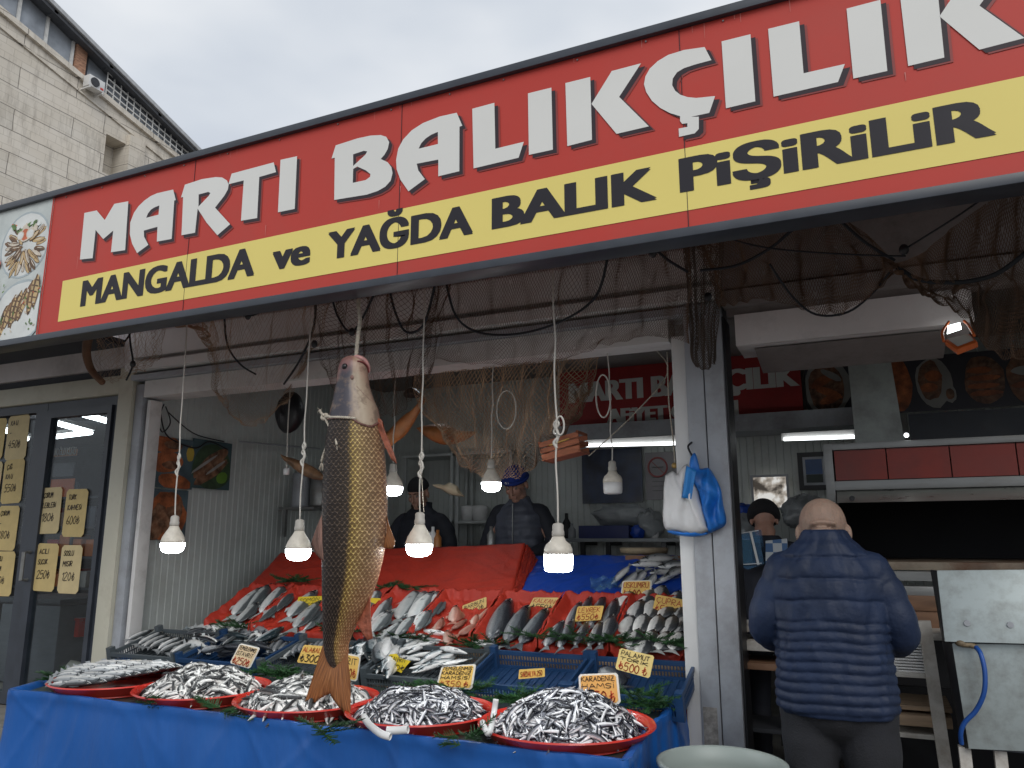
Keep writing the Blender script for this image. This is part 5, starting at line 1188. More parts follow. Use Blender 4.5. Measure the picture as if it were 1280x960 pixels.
def loft(ys, n, k=1.0, name='body', mat=None, yfun=None, parent=None, arc=(0, 2*PI)):
    mb = MB(); uvs = []; rows = [irow(y) for y in ys]; nn = n+1
    for j_, r_ in enumerate(rows):
        for j in range(nn):
            a = arc[0]+(arc[1]-arc[0])*j/n
            rr = r_
            if yfun: rr = irow(max(446, yfun(r_[0], math.cos(a), j_/(len(rows)-1))))
            kk = k(rr[0]) if callable(k) else k
            p = body_pt(rr, a, kk); mb.v.append(tuple(p)); uvs.append((math.cos(a) if math.sin(a) > -.3 else math.cos(a), p.z))
    for i in range(len(rows)-1):
        for j in range(n): mb.f.append((i*nn+j, (i+1)*nn+j, (i+1)*nn+j+1, i*nn+j+1)); mb.m.append(0)
    mb.f.append(tuple(reversed(range(nn)))) ; mb.m.append(0); mb.f.append(tuple(range((len(rows)-1)*nn, len(rows)*nn))); mb.m.append(0)
    mb.uv = uvs; return mb.build(name, mat, parent, smooth=True)
uvscale = 1
body = loft([515+6.2*i for i in range(53)], 48, .985, 'body', m_carp, None, root)
def heady(y, ca, t):     # lower edge of the gill cover curves down on the pale side
    return y
lower = lambda ca: 528+10*max(0, ca)**.6*1-14*max(0, ca-.55)*2 if ca > 0 else 526+2*ca
head = loft([446+i for i in (0, 1, 2.5, 5, 9, 14, 20, 28, 36, 44, 52, 60, 67, 73, 78, 82)], 48, lambda y: 1.0+.035*math.sin(PI*min(1, max(0, (y-470)/60)))+.02*(y > 505), 'head', m_carphead, lambda y, ca, t: 446+(y-446)*((lower(ca)-446)/82), root)
# gill rim
m_pink = M('pink gill flesh', (.20, .09, .08), .35, var=.3, scale=60)
pts = []
for j in range(25):
    a = PI*.02+PI*.96*j/24; pts.append(body_pt(irow(lower(math.cos(a))+1.5), a, 1.03))
MB().tube(pts, .0035, 6).build('gill_rim', m_pink, root, smooth=True)
pts = [body_pt(irow(y), a, 1.03) for y, a in ((486, 1.35), (496, 1.0), (502, .7), (498, .4), (488, .3))]
MB().tube(crom(pts, 5), [.0012]*21, 5).build('cheek_crease', m_findark, root, smooth=True)
# eye and nostril, mouth
e = body_pt(irow(461), 2.2, .95)
MB().ell(e, (.014, .012, .014), 14, 10).build('eye', m_eye, root, smooth=True)
e = body_pt(irow(475), 1.62, 1.02); MB().ell(e, (.009, .006, .011), 10, 8).build('nostril', m_findark, root, smooth=True)
pts = [body_pt(irow(y), a, k) for y, a, k in ((448, 1.5, .8), (447.5, 1.25, 1.0), (448.5, 1.0, 1.08), (452, .6, 1.08), (459, .25, 1.06), (466, .12, 1.02))]
MB().tube(crom(pts, 5), [.004+.007*math.sin(PI*i/25) for i in range(26)], 8).build('lip', M('pale pink lip', (.52, .27, .25), .3, var=.25, scale=50), root, smooth=True)
pts = [body_pt(irow(y), a, k) for y, a, k in ((454, 1.3, 1.03), (455, .9, 1.07), (459, .5, 1.06), (465, .25, 1.03))]
MB().tube(crom(pts, 4), .004, 6).build('mouth_slit', M('dark mouth', (.16, .03, .03), .4), root, smooth=True)
# fins as ribbed blades with thickness
def fin(name, outline, Y, mat, base_i=0, tip=None, bulge=.01, thick=.006, parent=root):
    """outline: two pixel polylines (base edge, free edge) with equal counts; rays run between them"""
    A, Bp = outline; n = len(A); A3 = [at(*p, Y=Y) for p in A]; B3 = [at(*p, Y=Y) for p in Bp]
    A3 = crom(A3, 10); B3 = crom(B3, 10)
    n = len(A3); mb = MB(); uvs = []; NV = 8
    for s_ in (-1, 1):
        for j in range(NV+1):
            for i in range(n):
                t = j/NV; p = A3[i].lerp(B3[i], t)
                rib = .0022*math.sin(i*2.4)*t+bulge*math.sin(PI*t*.8)
                tooth = (.012*(1 if i % 3 == 0 else 0)+.006*noise.noise(Vector((i*.9, 0, 1)))) if j == NV else 0
                p = p+(B3[i]-A3[i])*tooth*-1
                p = p+Vector((0, -rib+s_*thick*(1-.75*t)*.5, 0)); mb.v.append(tuple(p)); uvs.append((i/(n-1), t))
    K = n*(NV+1)
    for s_ in (0, 1):
        for j in range(NV):
            for i in range(n-1):
                q = (s_*K+j*n+i, s_*K+j*n+i+1, s_*K+(j+1)*n+i+1, s_*K+(j+1)*n+i); mb.f.append(q if s_ == 0 else q[::-1]); mb.m.append(0)
    for i in range(n-1): mb.f.append((NV*n+i, NV*n+i+1, K+NV*n+i+1, K+NV*n+i)); mb.m.append(0)
    for j in range(NV):
        mb.f.append((j*n, (j+1)*n, K+(j+1)*n, K+j*n)); mb.m.append(0); mb.f.append((j*n+n-1, K+j*n+n-1, K+(j+1)*n+n-1, (j+1)*n+n-1)); mb.m.append(0)
    mb.uv = uvs; return mb.build(name, mat, parent, smooth=True)
fin('tail_fin', ([(405, 804), (407, 814), (410, 822), (414, 828), (419, 831)], [(394, 846), (381, 883), (392, 879), (403, 872), (415, 866)]), HY-.01, m_fin)
fin('tail_fin', ([(416, 831), (421, 831), (427, 827), (432, 819), (435.5, 810)], [(414.5, 869), (422, 880), (437, 895), (439.5, 870), (438.5, 842)]), HY-.012, m_fin)
m_finred = M('red brown fin', (.30, .09, .05), .4, var=.45, scale=40, bump=.6, bscale=90)
fin('pectoral_fin', ([(470, 527), (474, 523), (478, 528)], [(490, 574), (497, 579), (488, 552)]), HY+.03, m_finred, thick=.012)
m_finl = M('pale brown ribbed fin', (.20, .11, .085), .5, var=.6, scale=12, stretch=(6, 1, .5), bump=.5, bscale=60)
fin('dorsal_fin', ([(407, 634), (406, 652), (405, 668), (404, 680)], [(390, 680), (395, 691), (402, 699), (411, 708)]), HY-.09, m_finl)
fin('pelvic_fin', ([(482, 640), (484, 655), (483, 670)], [(495, 676), (492, 685), (480, 685)]), HY+.06, m_fin)
fin('anal_fin', ([(463, 742), (455, 760), (445, 778)], [(467, 798), (459, 799), (449, 782)]), HY+.03, m_finred)
# knotted cord through the gill and the hanging rope
rp = empty('hanging_rope', at(448, 360, Y=HY), 'thick twisted pale rope holding the big hanging fish from the sign frame', 'rope')
def twist(pts, r_, nm, par, turns=26, mat=m_rope, strands=3):
    P_ = crom(pts, 14); mb = MB(); n = len(P_)
    for s_ in range(strands):
        q = []
        for i, p in enumerate(P_):
            d = (P_[min(i+1, n-1)]-P_[max(i-1, 0)]).normalized(); x = d.orthogonal().normalized() if abs(d.z) < .95 else Vector((1, 0, 0)); y = d.cross(x)
            a = 2*PI*(s_/strands+turns*i/n); q.append(p+x*math.cos(a)*r_*.55+y*math.sin(a)*r_*.55)
        mb.tube(q, r_*.6, 6)
    return mb.build(nm, mat, par, smooth=True)
top = at(449, 352, Y=HY)
twist([top+Vector((0, 0, .02)), at(448, 380, Y=HY), at(450, 400, Y=HY), at(447, 425, Y=HY), at(445, 449, Y=HY)], .009, 'rope', rp, 9)
MB().tube([top+Vector((0, .0, .0)), top+Vector((0, .0, .06))], .012, 8).build('knot', m_rope, rp)
cord = empty('gill_cord', body_pt(irow(528), PI*.95), 'pale cord tied round the gills of the hanging fish with a frayed knot', 'cord')
pts = [body_pt(irow(y), a, 1.05) for y, a in ((527, 1.55), (526, 1.9), (525, 2.3), (524, 2.7), (522, 3.0))]
kn = at(406, 521, Y=HY-.03)
twist(pts+[kn], .0055, 'cord', cord, 8)
mk = MB()
for k in range(4): mk.tube(crom([kn+Vector((.012*math.cos(k*1.7+a), .01*math.sin(k+a*1.3), .014*math.sin(a+k))) for a in [j*PI/4 for j in range(9)]], 2), .005, 6)
mk.build('knot', m_rope, cord, smooth=True)
twist([kn, at(402, 517, Y=HY-.03), at(400, 513, Y=HY-.03)], .006, 'cord_end', cord, 2)
twist([kn, at(412, 534, Y=HY-.07), at(419, 546, Y=HY-.10), at(421, 556, Y=HY-.11)], .0055, 'cord_end', cord, 6)
twist([at(412, 534, Y=HY-.07), at(412, 550, Y=HY-.075), at(405, 566, Y=HY-.06), at(402, 577, Y=HY-.05)], .0055, 'cord_end', cord, 6)
fr = MB()
for c_, dn in ((at(421, 556, Y=HY-.11), 1), (at(402, 577, Y=HY-.05), 1), (at(400, 513, Y=HY-.03), 0)):
    for k in range(9): fr.tube([c_, c_+Vector((frng.uniform(-.012, .012), frng.uniform(-.01, .01), -.03*dn+frng.uniform(-.012, .012)))], .0013, 4)
fr.build('frayed_end', m_rope, cord)

# ---------------------------------------------------------------- hanging bulbs
def bulb(px, py, Y, top, lit, lb, scale=1.0, kink=True, loop=None, sq=False, knot=None):
    """px,py: centre of the round globe; top: pixel of the cable's upper end"""
    c = at(px, py, Y=Y); s_ = scale
    o = empty('hanging_bulb', c, lb, 'light bulb', 'light bulbs hanging over the stall')
    if sq: g = [(.046, -.050), (.052, -.045), (.054, -.02), (.054, .012)]; up = [(.0545, .012), (.054, .03), (.047, .048), (.03, .062), (.022, .078)]
    else: g = [(.0, -.052), (.022, -.051), (.041, -.046), (.052, -.036), (.0585, -.018), (.0595, .002)]; up = [(.0605, .002), (.0595, .014), (.053, .034), (.041, .055), (.029, .073), (.022, .088)]
    if sq: g = [(0, -.054), (.03, -.053)]+g
    MB().lathe([(r*s_, z*s_) for r, z in g], c, 28).build('diffuser', m_bulb if lit else m_whitepl, o, smooth=True)
    MB().lathe([(r*s_, z*s_) for r, z in up], c, 28).build('bulb_body', M('yellowed bulb plastic', (.62, .58, .50), .45, var=.12, scale=30, dirt=(.30, .26, .2), damt=.35, dscale=20), o, smooth=True)
    zt = up[-1][1]*s_
    MB().lathe([(.021*s_, zt), (.024*s_, zt+.005), (.024*s_, zt+.02), (.0215*s_, zt+.024), (.0215*s_, zt+.045), (.017*s_, zt+.052), (.006, zt+.056)], c, 18).build('socket', M('grey socket', (.42, .40, .36), .5), o, smooth=True)
    st = c+Vector((0, 0, zt+.05)); en = at(*top, Y=Y)
    n = 9; pts = [st]
    for i in range(1, n): t = i/n; pts.append(st.lerp(en, t)+Vector((.004*math.sin(i*2.3+px), .003*math.cos(i*1.9), 0))*(kink))
    pts.append(en); w_ = MB(); w_.tube(crom(pts, 4), .0042*max(.8, s_*.9), 6); w_.build('cable', m_wire, o, smooth=True)
    if knot:
        kp = st.lerp(en, (py-42-knot)/(py-42-top[1])); kk = MB()
        kk.tube(crom([kp+Vector((0, 0, .05)), kp+Vector((.013, -.004, .03)), kp+Vector((-.012, .004, .0)), kp+Vector((.012, 0, -.02)), kp+Vector((-.010, -.004, -.045)), kp+Vector((.003, 0, -.07))], 5), .006, 6)
        kk.tube(crom([kp+Vector((0, 0, .045)), kp+Vector((-.011, .004, .03)), kp+Vector((.012, -.004, -.01)), kp+Vector((.0, 0, -.05))], 5), .005, 6)
        kk.build('knot', m_wire, o, smooth=True)
    if loop:
        lx, ly, rx, ry_ = loop; lc = at(lx, ly, Y=Y-.01); k = (at(lx+1, ly, Y=Y)-at(lx, ly, Y=Y)).length
        MB().tube([lc+Vector((math.cos(a)*rx*k, 0, math.sin(a)*ry_*k)) for a in [2*PI*j/24 for j in range(25)]], .0042, 6, cap=False).build('cable_loop', m_wire, o, smooth=True)
    return c
BL = []
BL.append((bulb(216, 679, 3.0, (234, 400), True, 'lit bulb farthest left, in front of the food posters on the side wall', knot=575), 1))
BL.append((bulb(373, 687, 3.0, (389, 385), True, 'lit bulb hanging just left of the big fish', knot=565), 1))
BL.append((bulb(524, 681, 3.0, (531, 350), True, 'lit bulb right of the big fish in front of the dark capped worker', knot=580), 1))
BL.append((bulb(698, 697, 3.0, (691, 315), True, 'largest lit bulb hanging below the small wooden crate', 1.08, sq=True, knot=545, loop=(700, 532, 5, 11)), 1.4))
BL.append((bulb(614, 604, 4.0, (617, 415), True, 'small lit bulb left of the blue capped worker', .95, loop=(633, 512, 12, 22)), .8))
BL.append((bulb(491, 609, 4.0, (494, 430), True, 'lit bulb partly hidden behind the right flank of the big fish', 1.02), .8))
bulb(766, 606, 4.0, (759, 420), False, 'unlit white bulb in front of the back wall posters', .95, sq=True, loop=(754, 495, 9, 26))
c_ = at(358, 590, Y=4.3); o = empty('empty_socket', c_, 'empty lamp socket on a cable above the dish rack', 'lamp socket')
MB().lathe([(.020, -.02), (.022, 0), (.022, .02), (.008, .03)], c_, 14).build('socket', m_whitepl, o, smooth=True); MB().tube(crom([c_+Vector((0, 0, .03)), at(360, 530, Y=4.3), at(364, 470, Y=4.3)], 4), .004, 6).build('cable', m_wire, o)

# ---------------------------------------------------------------- bags on the pillar
bp_ = at(862, 580, Y=3.84)
hook = empty('bag_hook', at(862, 562, Y=3.85), 'dark wire hook on the pillar from which the carrier bags hang', 'hook')
MB().tube(crom([at(866, 552, Y=3.86), at(860, 558, Y=3.82), at(864, 568, Y=3.80), at(868, 576, Y=3.80)], 4), .005, 6).build('hook', m_black, hook)
m_bagw = M('white carrier bag', (.66, .66, .66), .45, var=.06, bump=.5, bscale=18, scale=8); m_bagb = M('blue carrier bag', (.015, .16, .55), .4, var=.35, bump=.6, bscale=26, scale=14)
def bundle(name, outline, Y, th, mat, lb, wr=.02, sd=0):
    P_ = [at(*p, Y=Y) for p in outline]; c = sum(P_, Vector())/len(P_); P_ = crom(P_+[P_[0]], 6)[:-1]; n = len(P_); mb = MB(); NR = 9
    for s_ in (-1, 1):
        for j in range(NR+1):
            t = j/NR
            for i, p in enumerate(P_):
                q = p.lerp(c, t*.98); h = th*(1-(1-t)**2.2)**.5
                q = q+Vector((0, s_*h, 0))+Vector((noise.noise(Vector((q.x*16, q.z*9, sd))), 1.3*noise.noise(Vector((q.x*30, q.z*7, sd+4))), .3*noise.noise(Vector((q.x*20, q.z*20, sd+9)))))*wr*(.3+t)
                mb.v.append(tuple(q))
    K = n*(NR+1)
    for s_ in (0, 1):
        for j in range(NR):
            for i in range(n):
                q = (s_*K+j*n+i, s_*K+j*n+(i+1) % n, s_*K+(j+1)*n+(i+1) % n, s_*K+(j+1)*n+i); mb.f.append(q if s_ == 0 else q[::-1]); mb.m.append(0)
        mb.f.append(tuple(s_*K+NR*n+i for i in range(n))); mb.m.append(0)
    for i in range(n): mb.f.append((i, K+i, K+(i+1) % n, (i+1) % n)); mb.m.append(0)
    o = mb.build(name, mat, None, smooth=True, loc=c, merge=True); return tag(o, lb, 'plastic bags')
bundle('white_bag_bundle', [(831, 594), (840, 589), (848, 592), (858, 580), (868, 594), (875, 625), (882, 655), (884, 664), (868, 668), (846, 664), (830, 658), (829, 620)], 3.78, .045, m_bagw, 'thick bundle of white carrier bags hanging on the pillar', .022)
bundle('blue_bag_bundle', [(866, 584), (874, 586), (885, 586), (896, 600), (902, 622), (907, 652), (898, 662), (886, 667), (880, 648), (872, 618), (864, 598)], 3.80, .04, m_bagb, 'bundle of blue carrier bags hanging beside the white ones on the pillar', .05, 5)
bundle('blue_bag_bundle', [(836, 662), (858, 666), (880, 664), (884, 668), (868, 671), (846, 669), (834, 665)], 3.80, .03, m_bagb, 'blue bags showing below the bottom edge of the white carrier bags', .01, 8)
o = MB().grid(lambda u, v: at(858+12*u-6*v, 582+40*v*(1-.1*u)+6*u, Y=3.725-.01*math.sin(6*u)), 5, 8).build('blue_strip', M('light blue strap', (.02, .22, .60), .4), None, smooth=True, loc=bp_, solid=.002); tag(o, 'light blue plastic strap hanging over the white carrier bags', 'strap')
bundle('blue_bag_knot', [(863, 572), (868, 566), (873, 578), (875, 590), (866, 592), (862, 582)], 3.79, .018, m_bagb, 'gathered blue bag tops twisted round the hook on the pillar', .012, 11)

# ---------------------------------------------------------------- fishing nets
m_net = M('brown fishing net twine', (.13, .075, .045), .85, var=.4, scale=3)
m_netl = M('tan fishing net twine', (.42, .29, .19), .85, var=.4, scale=3)
m_nrope = M('black net rope', (.012, .014, .018), .8, var=.3)
def net(name, rows, nu, nv, w_, lb, mat=m_net, gather=0, gper=6, amp=.02, sd=0, ropes=(), parent=None, floats=()):
    """rows: control rows (top to bottom) of (px,py,Y); the net is a diamond mesh over them"""
    C = [[at(p[0], p[1], Y=p[2]) for p in r] for r in rows]; C = [crom(r, 12) for r in C]; n = len(C[0])
    def ev(u, v):
        u2 = u+gather*math.sin(u*gper*2*PI+sd)*(.35+.65*math.sin(PI*min(1, v*1.1)))
        u2 = min(1, max(0, u2)); x = u2*(n-1); i = min(n-2, int(x)); f = x-i
        col = [r[i].lerp(r[i+1], f) for r in C]; y = v*(len(col)-1); j = min(len(col)-2, int(y)); g = y-j
        a, b_, c, d = col[max(j-1, 0)], col[j], col[j+1], col[min(j+2, len(col)-1)]
        p = .5*((2*b_)+(c-a)*g+(2*a-5*b_+4*c-d)*g*g+(3*b_-a-3*c+d)*g**3)
        nv_ = Vector((noise.noise(Vector((u*13+sd, v*4, sd))), 2.5*noise.noise(Vector((u*22, v*3, sd+3))), .8*noise.noise(Vector((u*17, v*7, sd+6)))))
        return p+nv_*amp*min(1, v*4+.2)
    G = [[ev((i+.5*(j % 2))/nu, j/nv) for i in range(nu+1)] for j in range(nv+1)]
    mb = MB(); rg = random.Random(sd)
    def strand(a, b_):
        d = b_-a
        if d.length < 1e-5: return
        s1 = d.cross(Vector((0, 1, 0))).normalized()*w_*.5; s2 = d.cross(Vector((1, 0, .3))).normalized()*w_*.5
        mb.add([a-s1, a+s1, b_+s1, b_-s1, a-s2, a+s2, b_+s2, b_-s2], [(0, 1, 2, 3), (4, 5, 6, 7)])
    for j in range(nv):
        for i in range(nu+1):
            if rg.random() < .015: continue
            strand(G[j][i], G[j+1][i])
            k = i+1 if j % 2 else i-1
            if 0 <= k <= nu: strand(G[j][i], G[j+1][k])
    root_ = empty(name, C[0][n//2], lb, 'fishing net')
    mb.build('mesh', mat, root_)
    for rr in ropes:
        MB().tube(crom([at(*p[:2], Y=p[2]) for p in rr[1]], 6), rr[0], 6).build('edge_rope', m_nrope, root_, smooth=True)
    for f in floats:
        c = at(f[0], f[1], Y=f[2]); MB().ell(c, (.018, .016, .022), 12, 8).build('float', m_black, root_, smooth=True)
    return root_
net('fishing_net', [[(118, 415, 3.2), (140, 402, 3.1), (165, 398, 3.1), (190, 395, 3.1), (210, 392, 3.1)], [(120, 440, 3.3), (142, 440, 3.25), (168, 445, 3.25), (188, 438, 3.25), (204, 425, 3.2)], [(122, 470, 3.5), (138, 478, 3.5), (158, 470, 3.5), (182, 462, 3.4), (196, 450, 3.35)]], 34, 20, .0022,
    'tan net swag at the left end of the opening above the glazed door', m_netl, .012, 4, .02, 1, ropes=[(.006, [(118, 402, 3.2), (130, 418, 3.2), (150, 430, 3.2), (162, 418, 3.2), (166, 402, 3.15)]), (.006, [(160, 398, 3.15), (163, 430, 3.15), (166, 455, 3.15), (158, 475, 3.2)])], floats=[(166, 455, 3.13)])
net('fishing_net', [[(205, 392, 3.1), (240, 388, 3.1), (262, 385, 3.1), (285, 380, 3.1), (340, 372, 3.1), (380, 366, 3.1), (420, 360, 3.1)], [(215, 405, 3.15), (250, 410, 3.2), (268, 440, 3.3), (280, 460, 3.4), (330, 440, 3.4), (375, 430, 3.4), (402, 420, 3.3)], [(240, 408, 3.2), (258, 425, 3.3), (270, 480, 3.7), (290, 510, 4.0), (330, 512, 4.1), (360, 490, 4.1), (388, 440, 3.6)], [(250, 402, 3.25), (262, 430, 3.4), (276, 495, 3.8), (300, 528, 4.1), (325, 530, 4.2), (352, 505, 4.2), (380, 455, 3.7)]], 90, 46, .0021,
    'tan net bag sagging into the shop between the left bulbs', m_netl, .018, 6, .03, 2, ropes=[(.006, [(280, 385, 3.1), (284, 430, 3.3), (300, 455, 3.4), (320, 468, 3.5)]), (.0055, [(285, 382, 3.1), (310, 395, 3.1), (350, 378, 3.1)]), (.007, [(395, 365, 3.1), (392, 410, 3.3), (375, 450, 3.5), (355, 480, 3.7)])], floats=[(310, 395, 3.08), (393, 430, 3.2)])
net('fishing_net', [[(405, 363, 3.05), (430, 358, 3.05), (470, 352, 3.05), (500, 348, 3.05), (540, 341, 3.05), (565, 338, 3.05)], [(398, 400, 3.2), (430, 405, 3.2), (468, 410, 3.2), (498, 405, 3.2), (535, 400, 3.2), (555, 385, 3.2)], [(400, 445, 3.5), (432, 460, 3.5), (470, 455, 3.5), (500, 450, 3.5), (528, 440, 3.5), (545, 430, 3.4)], [(408, 470, 3.9), (436, 510, 3.9), (475, 520, 3.9), (503, 515, 3.9), (526, 480, 3.9), (540, 465, 3.8)]], 80, 60, .0021,
    'brown net gathered in folds behind the head of the hanging fish', m_net, .03, 6, .03, 3, ropes=[(.007, [(485, 352, 3.05), (494, 390, 3.15), (508, 415, 3.25), (530, 405, 3.2), (545, 350, 3.05)]), (.006, [(413, 362, 3.05), (422, 395, 3.15), (440, 415, 3.2), (462, 380, 3.1), (472, 352, 3.05)])], floats=[(440, 415, 3.15)])
net('fishing_net', [[(545, 341, 3.05), (600, 332, 3.05), (660, 323, 3.05), (720, 314, 3.05), (780, 305, 3.05), (820, 300, 3.05), (858, 294, 3.05)], [(548, 370, 3.2), (600, 372, 3.2), (660, 368, 3.2), (720, 360, 3.2), (780, 345, 3.2), (825, 340, 3.2), (862, 335, 3.15)], [(550, 420, 3.5), (600, 425, 3.5), (660, 425, 3.5), (720, 415, 3.5), (775, 400, 3.5), (820, 392, 3.5), (862, 395, 3.4)], [(545, 450, 3.75), (600, 455, 3.75), (660, 455, 3.75), (715, 445, 3.75), (765, 430, 3.75), (815, 420, 3.7), (862, 430, 3.6)]], 130, 40, .0019,
    'wide brown net stretched across the fascia under the BALIK PiŞiRiLiR lettering', m_net, .008, 9, .02, 4, ropes=[(.0065, [(556, 345, 3.08), (570, 395, 3.25), (600, 416, 3.4), (650, 417, 3.4), (705, 400, 3.35), (745, 370, 3.25), (760, 320, 3.1)]), (.0055, [(520, 345, 3.06), (569, 345, 3.05), (610, 340, 3.06), (680, 322, 3.04)]), (.006, [(812, 305, 3.06), (835, 325, 3.1), (860, 340, 3.15)])], floats=[(569, 347, 3.03), (816, 316, 3.04)])
net('fishing_net', [[(520, 462, 4.0), (560, 455, 4.0), (610, 448, 4.0), (660, 445, 4.0), (710, 440, 4.0), (755, 432, 4.0)], [(520, 500, 4.3), (556, 510, 4.2), (605, 505, 4.15), (655, 500, 4.15), (700, 490, 4.2), (745, 468, 4.3)], [(545, 530, 4.6), (565, 550, 4.4), (608, 555, 4.3), (655, 552, 4.3), (695, 535, 4.35), (735, 495, 4.5)], [(560, 545, 4.9), (575, 580, 4.7), (612, 598, 4.6), (655, 592, 4.6), (690, 562, 4.6), (722, 520, 4.7)]], 64, 44, .0042,
    'large tan net hanging in a deep bag inside the shop over the shelves', m_netl, .008, 5, .03, 5)
net('fishing_net', [[(852, 300, 3.3), (862, 299, 3.3), (880, 298, 3.3), (905, 296, 3.3)], [(858, 350, 3.5), (866, 352, 3.45), (882, 352, 3.45), (902, 350, 3.5)], [(862, 410, 3.7), (868, 415, 3.65), (882, 415, 3.65), (896, 412, 3.7)], [(866, 450, 3.72), (870, 458, 3.68), (884, 462, 3.68), (894, 452, 3.72)]], 44, 70, .003,
    'thick gathered net sleeve hanging down the top of the grey pillar', M('grey brown net twine', (.13, .10, .08), .9, var=.3), .02, 4, .012, 6, floats=[(885, 371, 3.5)])
net('fishing_net', [[(868, 300, 3.2), (905, 293, 3.15), (960, 283, 3.1), (1005, 276, 3.1), (1040, 271, 3.1), (1080, 290, 3.15), (1120, 330, 3.2)], [(885, 345, 3.3), (920, 340, 3.3), (960, 330, 3.3), (1005, 325, 3.3), (1045, 318, 3.3), (1085, 320, 3.25), (1118, 336, 3.2)], [(900, 385, 3.4), (925, 378, 3.4), (962, 375, 3.4), (1010, 388, 3.4), (1050, 392, 3.4), (1090, 368, 3.3), (1116, 342, 3.2)]], 110, 36, .0022,
    'dark net draped over the right opening up to the round float', m_net, .012, 7, .02, 7, ropes=[(.006, [(875, 338, 3.2), (920, 332, 3.2), (960, 312, 3.15), (985, 292, 3.1), (1003, 277, 3.1)]), (.006, [(1044, 270, 3.1), (1075, 298, 3.12), (1100, 315, 3.15), (1118, 325, 3.2)]), (.005, [(962, 330, 3.25), (990, 370, 3.35), (1020, 393, 3.4), (1060, 390, 3.4), (1095, 362, 3.3), (1118, 332, 3.2)]), (.0035, [(875, 285, 3.05), (960, 310, 3.1), (1118, 320, 3.15), (1130, 312, 3.15), (1200, 268, 3.0), (1270, 218, 2.9)])], floats=[(1130, 312, 3.14)])
net('fishing_net', [[(1115, 330, 3.2), (1150, 318, 3.1), (1190, 285, 3.05), (1240, 250, 3.0), (1290, 225, 3.0), (1340, 215, 3.0)], [(1118, 338, 3.2), (1155, 352, 3.25), (1195, 350, 3.3), (1240, 340, 3.3), (1290, 310, 3.3), (1340, 300, 3.3)], [(1125, 345, 3.25), (1160, 368, 3.35), (1200, 372, 3.4), (1245, 372, 3.4), (1290, 362, 3.4), (1340, 350, 3.4)], [(1135, 350, 3.3), (1175, 378, 3.4), (1210, 400, 3.45), (1240, 440, 3.5), (1290, 450, 3.5), (1340, 440, 3.5)]], 110, 56, .0022,
    'dark net falling at the right edge of the view beside the orange floodlight', m_net, .012, 6, .025, 8, ropes=[(.009, [(1118, 332, 3.2), (1150, 350, 3.25), (1190, 353, 3.3), (1220, 350, 3.3), (1250, 340, 3.25), (1290, 310, 3.2)])])
o = MB().tube(crom([at(112, 415, Y=3.3), at(108, 440, Y=3.35), at(114, 462, Y=3.4), at(128, 478, Y=3.4)], 5), [.03-.0006*i for i in range(16)], 10).build('drift_pole', M('brown cane', (.14, .075, .04), .7, var=.3), None, smooth=True, loc=at(112, 440, Y=3.3)); tag(o, 'brown curved cane hanging beside the left net swag', 'cane')
# ---------------------------------------------------------------- inside the shop
BY = BKY-.02
# red board sign on the back wall
sg = empty('indoor_sign', at(860, 500, Y=BY-.1), 'dim red indoor sign lettered MARTI BALIKÇILIK AFİYET OLSUN on the back wall', 'sign')
s0, s1 = at(700, 536, Y=BY-.12), at(1005, 522, Y=BY-.12); zt_ = at(860, 444, Y=BY-.12).z; zb_ = at(860, 529, Y=BY-.12).z
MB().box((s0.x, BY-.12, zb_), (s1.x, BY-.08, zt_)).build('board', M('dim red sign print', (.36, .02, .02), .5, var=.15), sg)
mb = MB(); yy = BY-.125
vs, fs = fontmesh('MARTI BALIKÇILIK', .02)
x0 = min(v.x for v in vs); x1 = max(v.x for v in vs); xa, xb = at(712, 480, Y=yy).x, at(997, 470, Y=yy).x; zz0 = at(860, 492, Y=yy).z; hh = at(860, 466, Y=yy).z-zz0
[mb.add([(xa+(v.x-x0)/(x1-x0)*(xb-xa)+e_, yy-.0003*k_, zz0+v.y/.72*hh) for v in vs], fs) for k_, e_ in enumerate((-.012, -.004, .004, .012))]
vs, fs = fontmesh('AFiYET OLSUN', .02); x0 = min(v.x for v in vs); x1 = max(v.x for v in vs); xa, xb = at(760, 530, Y=yy).x, at(922, 520, Y=yy).x; zz0 = at(860, 522, Y=yy).z; hh = at(860, 504, Y=yy).z-zz0
[mb.add([(xa+(v.x-x0)/(x1-x0)*(xb-xa)+e_, yy-.0003*k_, zz0+v.y/.72*hh) for v in vs], fs) for k_, e_ in enumerate((-.012, -.004, .004, .012))]
mb.build('lettering', m_let, sg)
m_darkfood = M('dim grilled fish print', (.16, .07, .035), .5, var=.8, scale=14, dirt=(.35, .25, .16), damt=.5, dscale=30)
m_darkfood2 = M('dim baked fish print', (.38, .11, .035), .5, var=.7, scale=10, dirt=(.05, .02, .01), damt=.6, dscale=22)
m_darkplate = M('dim plate print', (.30, .30, .28), .5, var=.2)
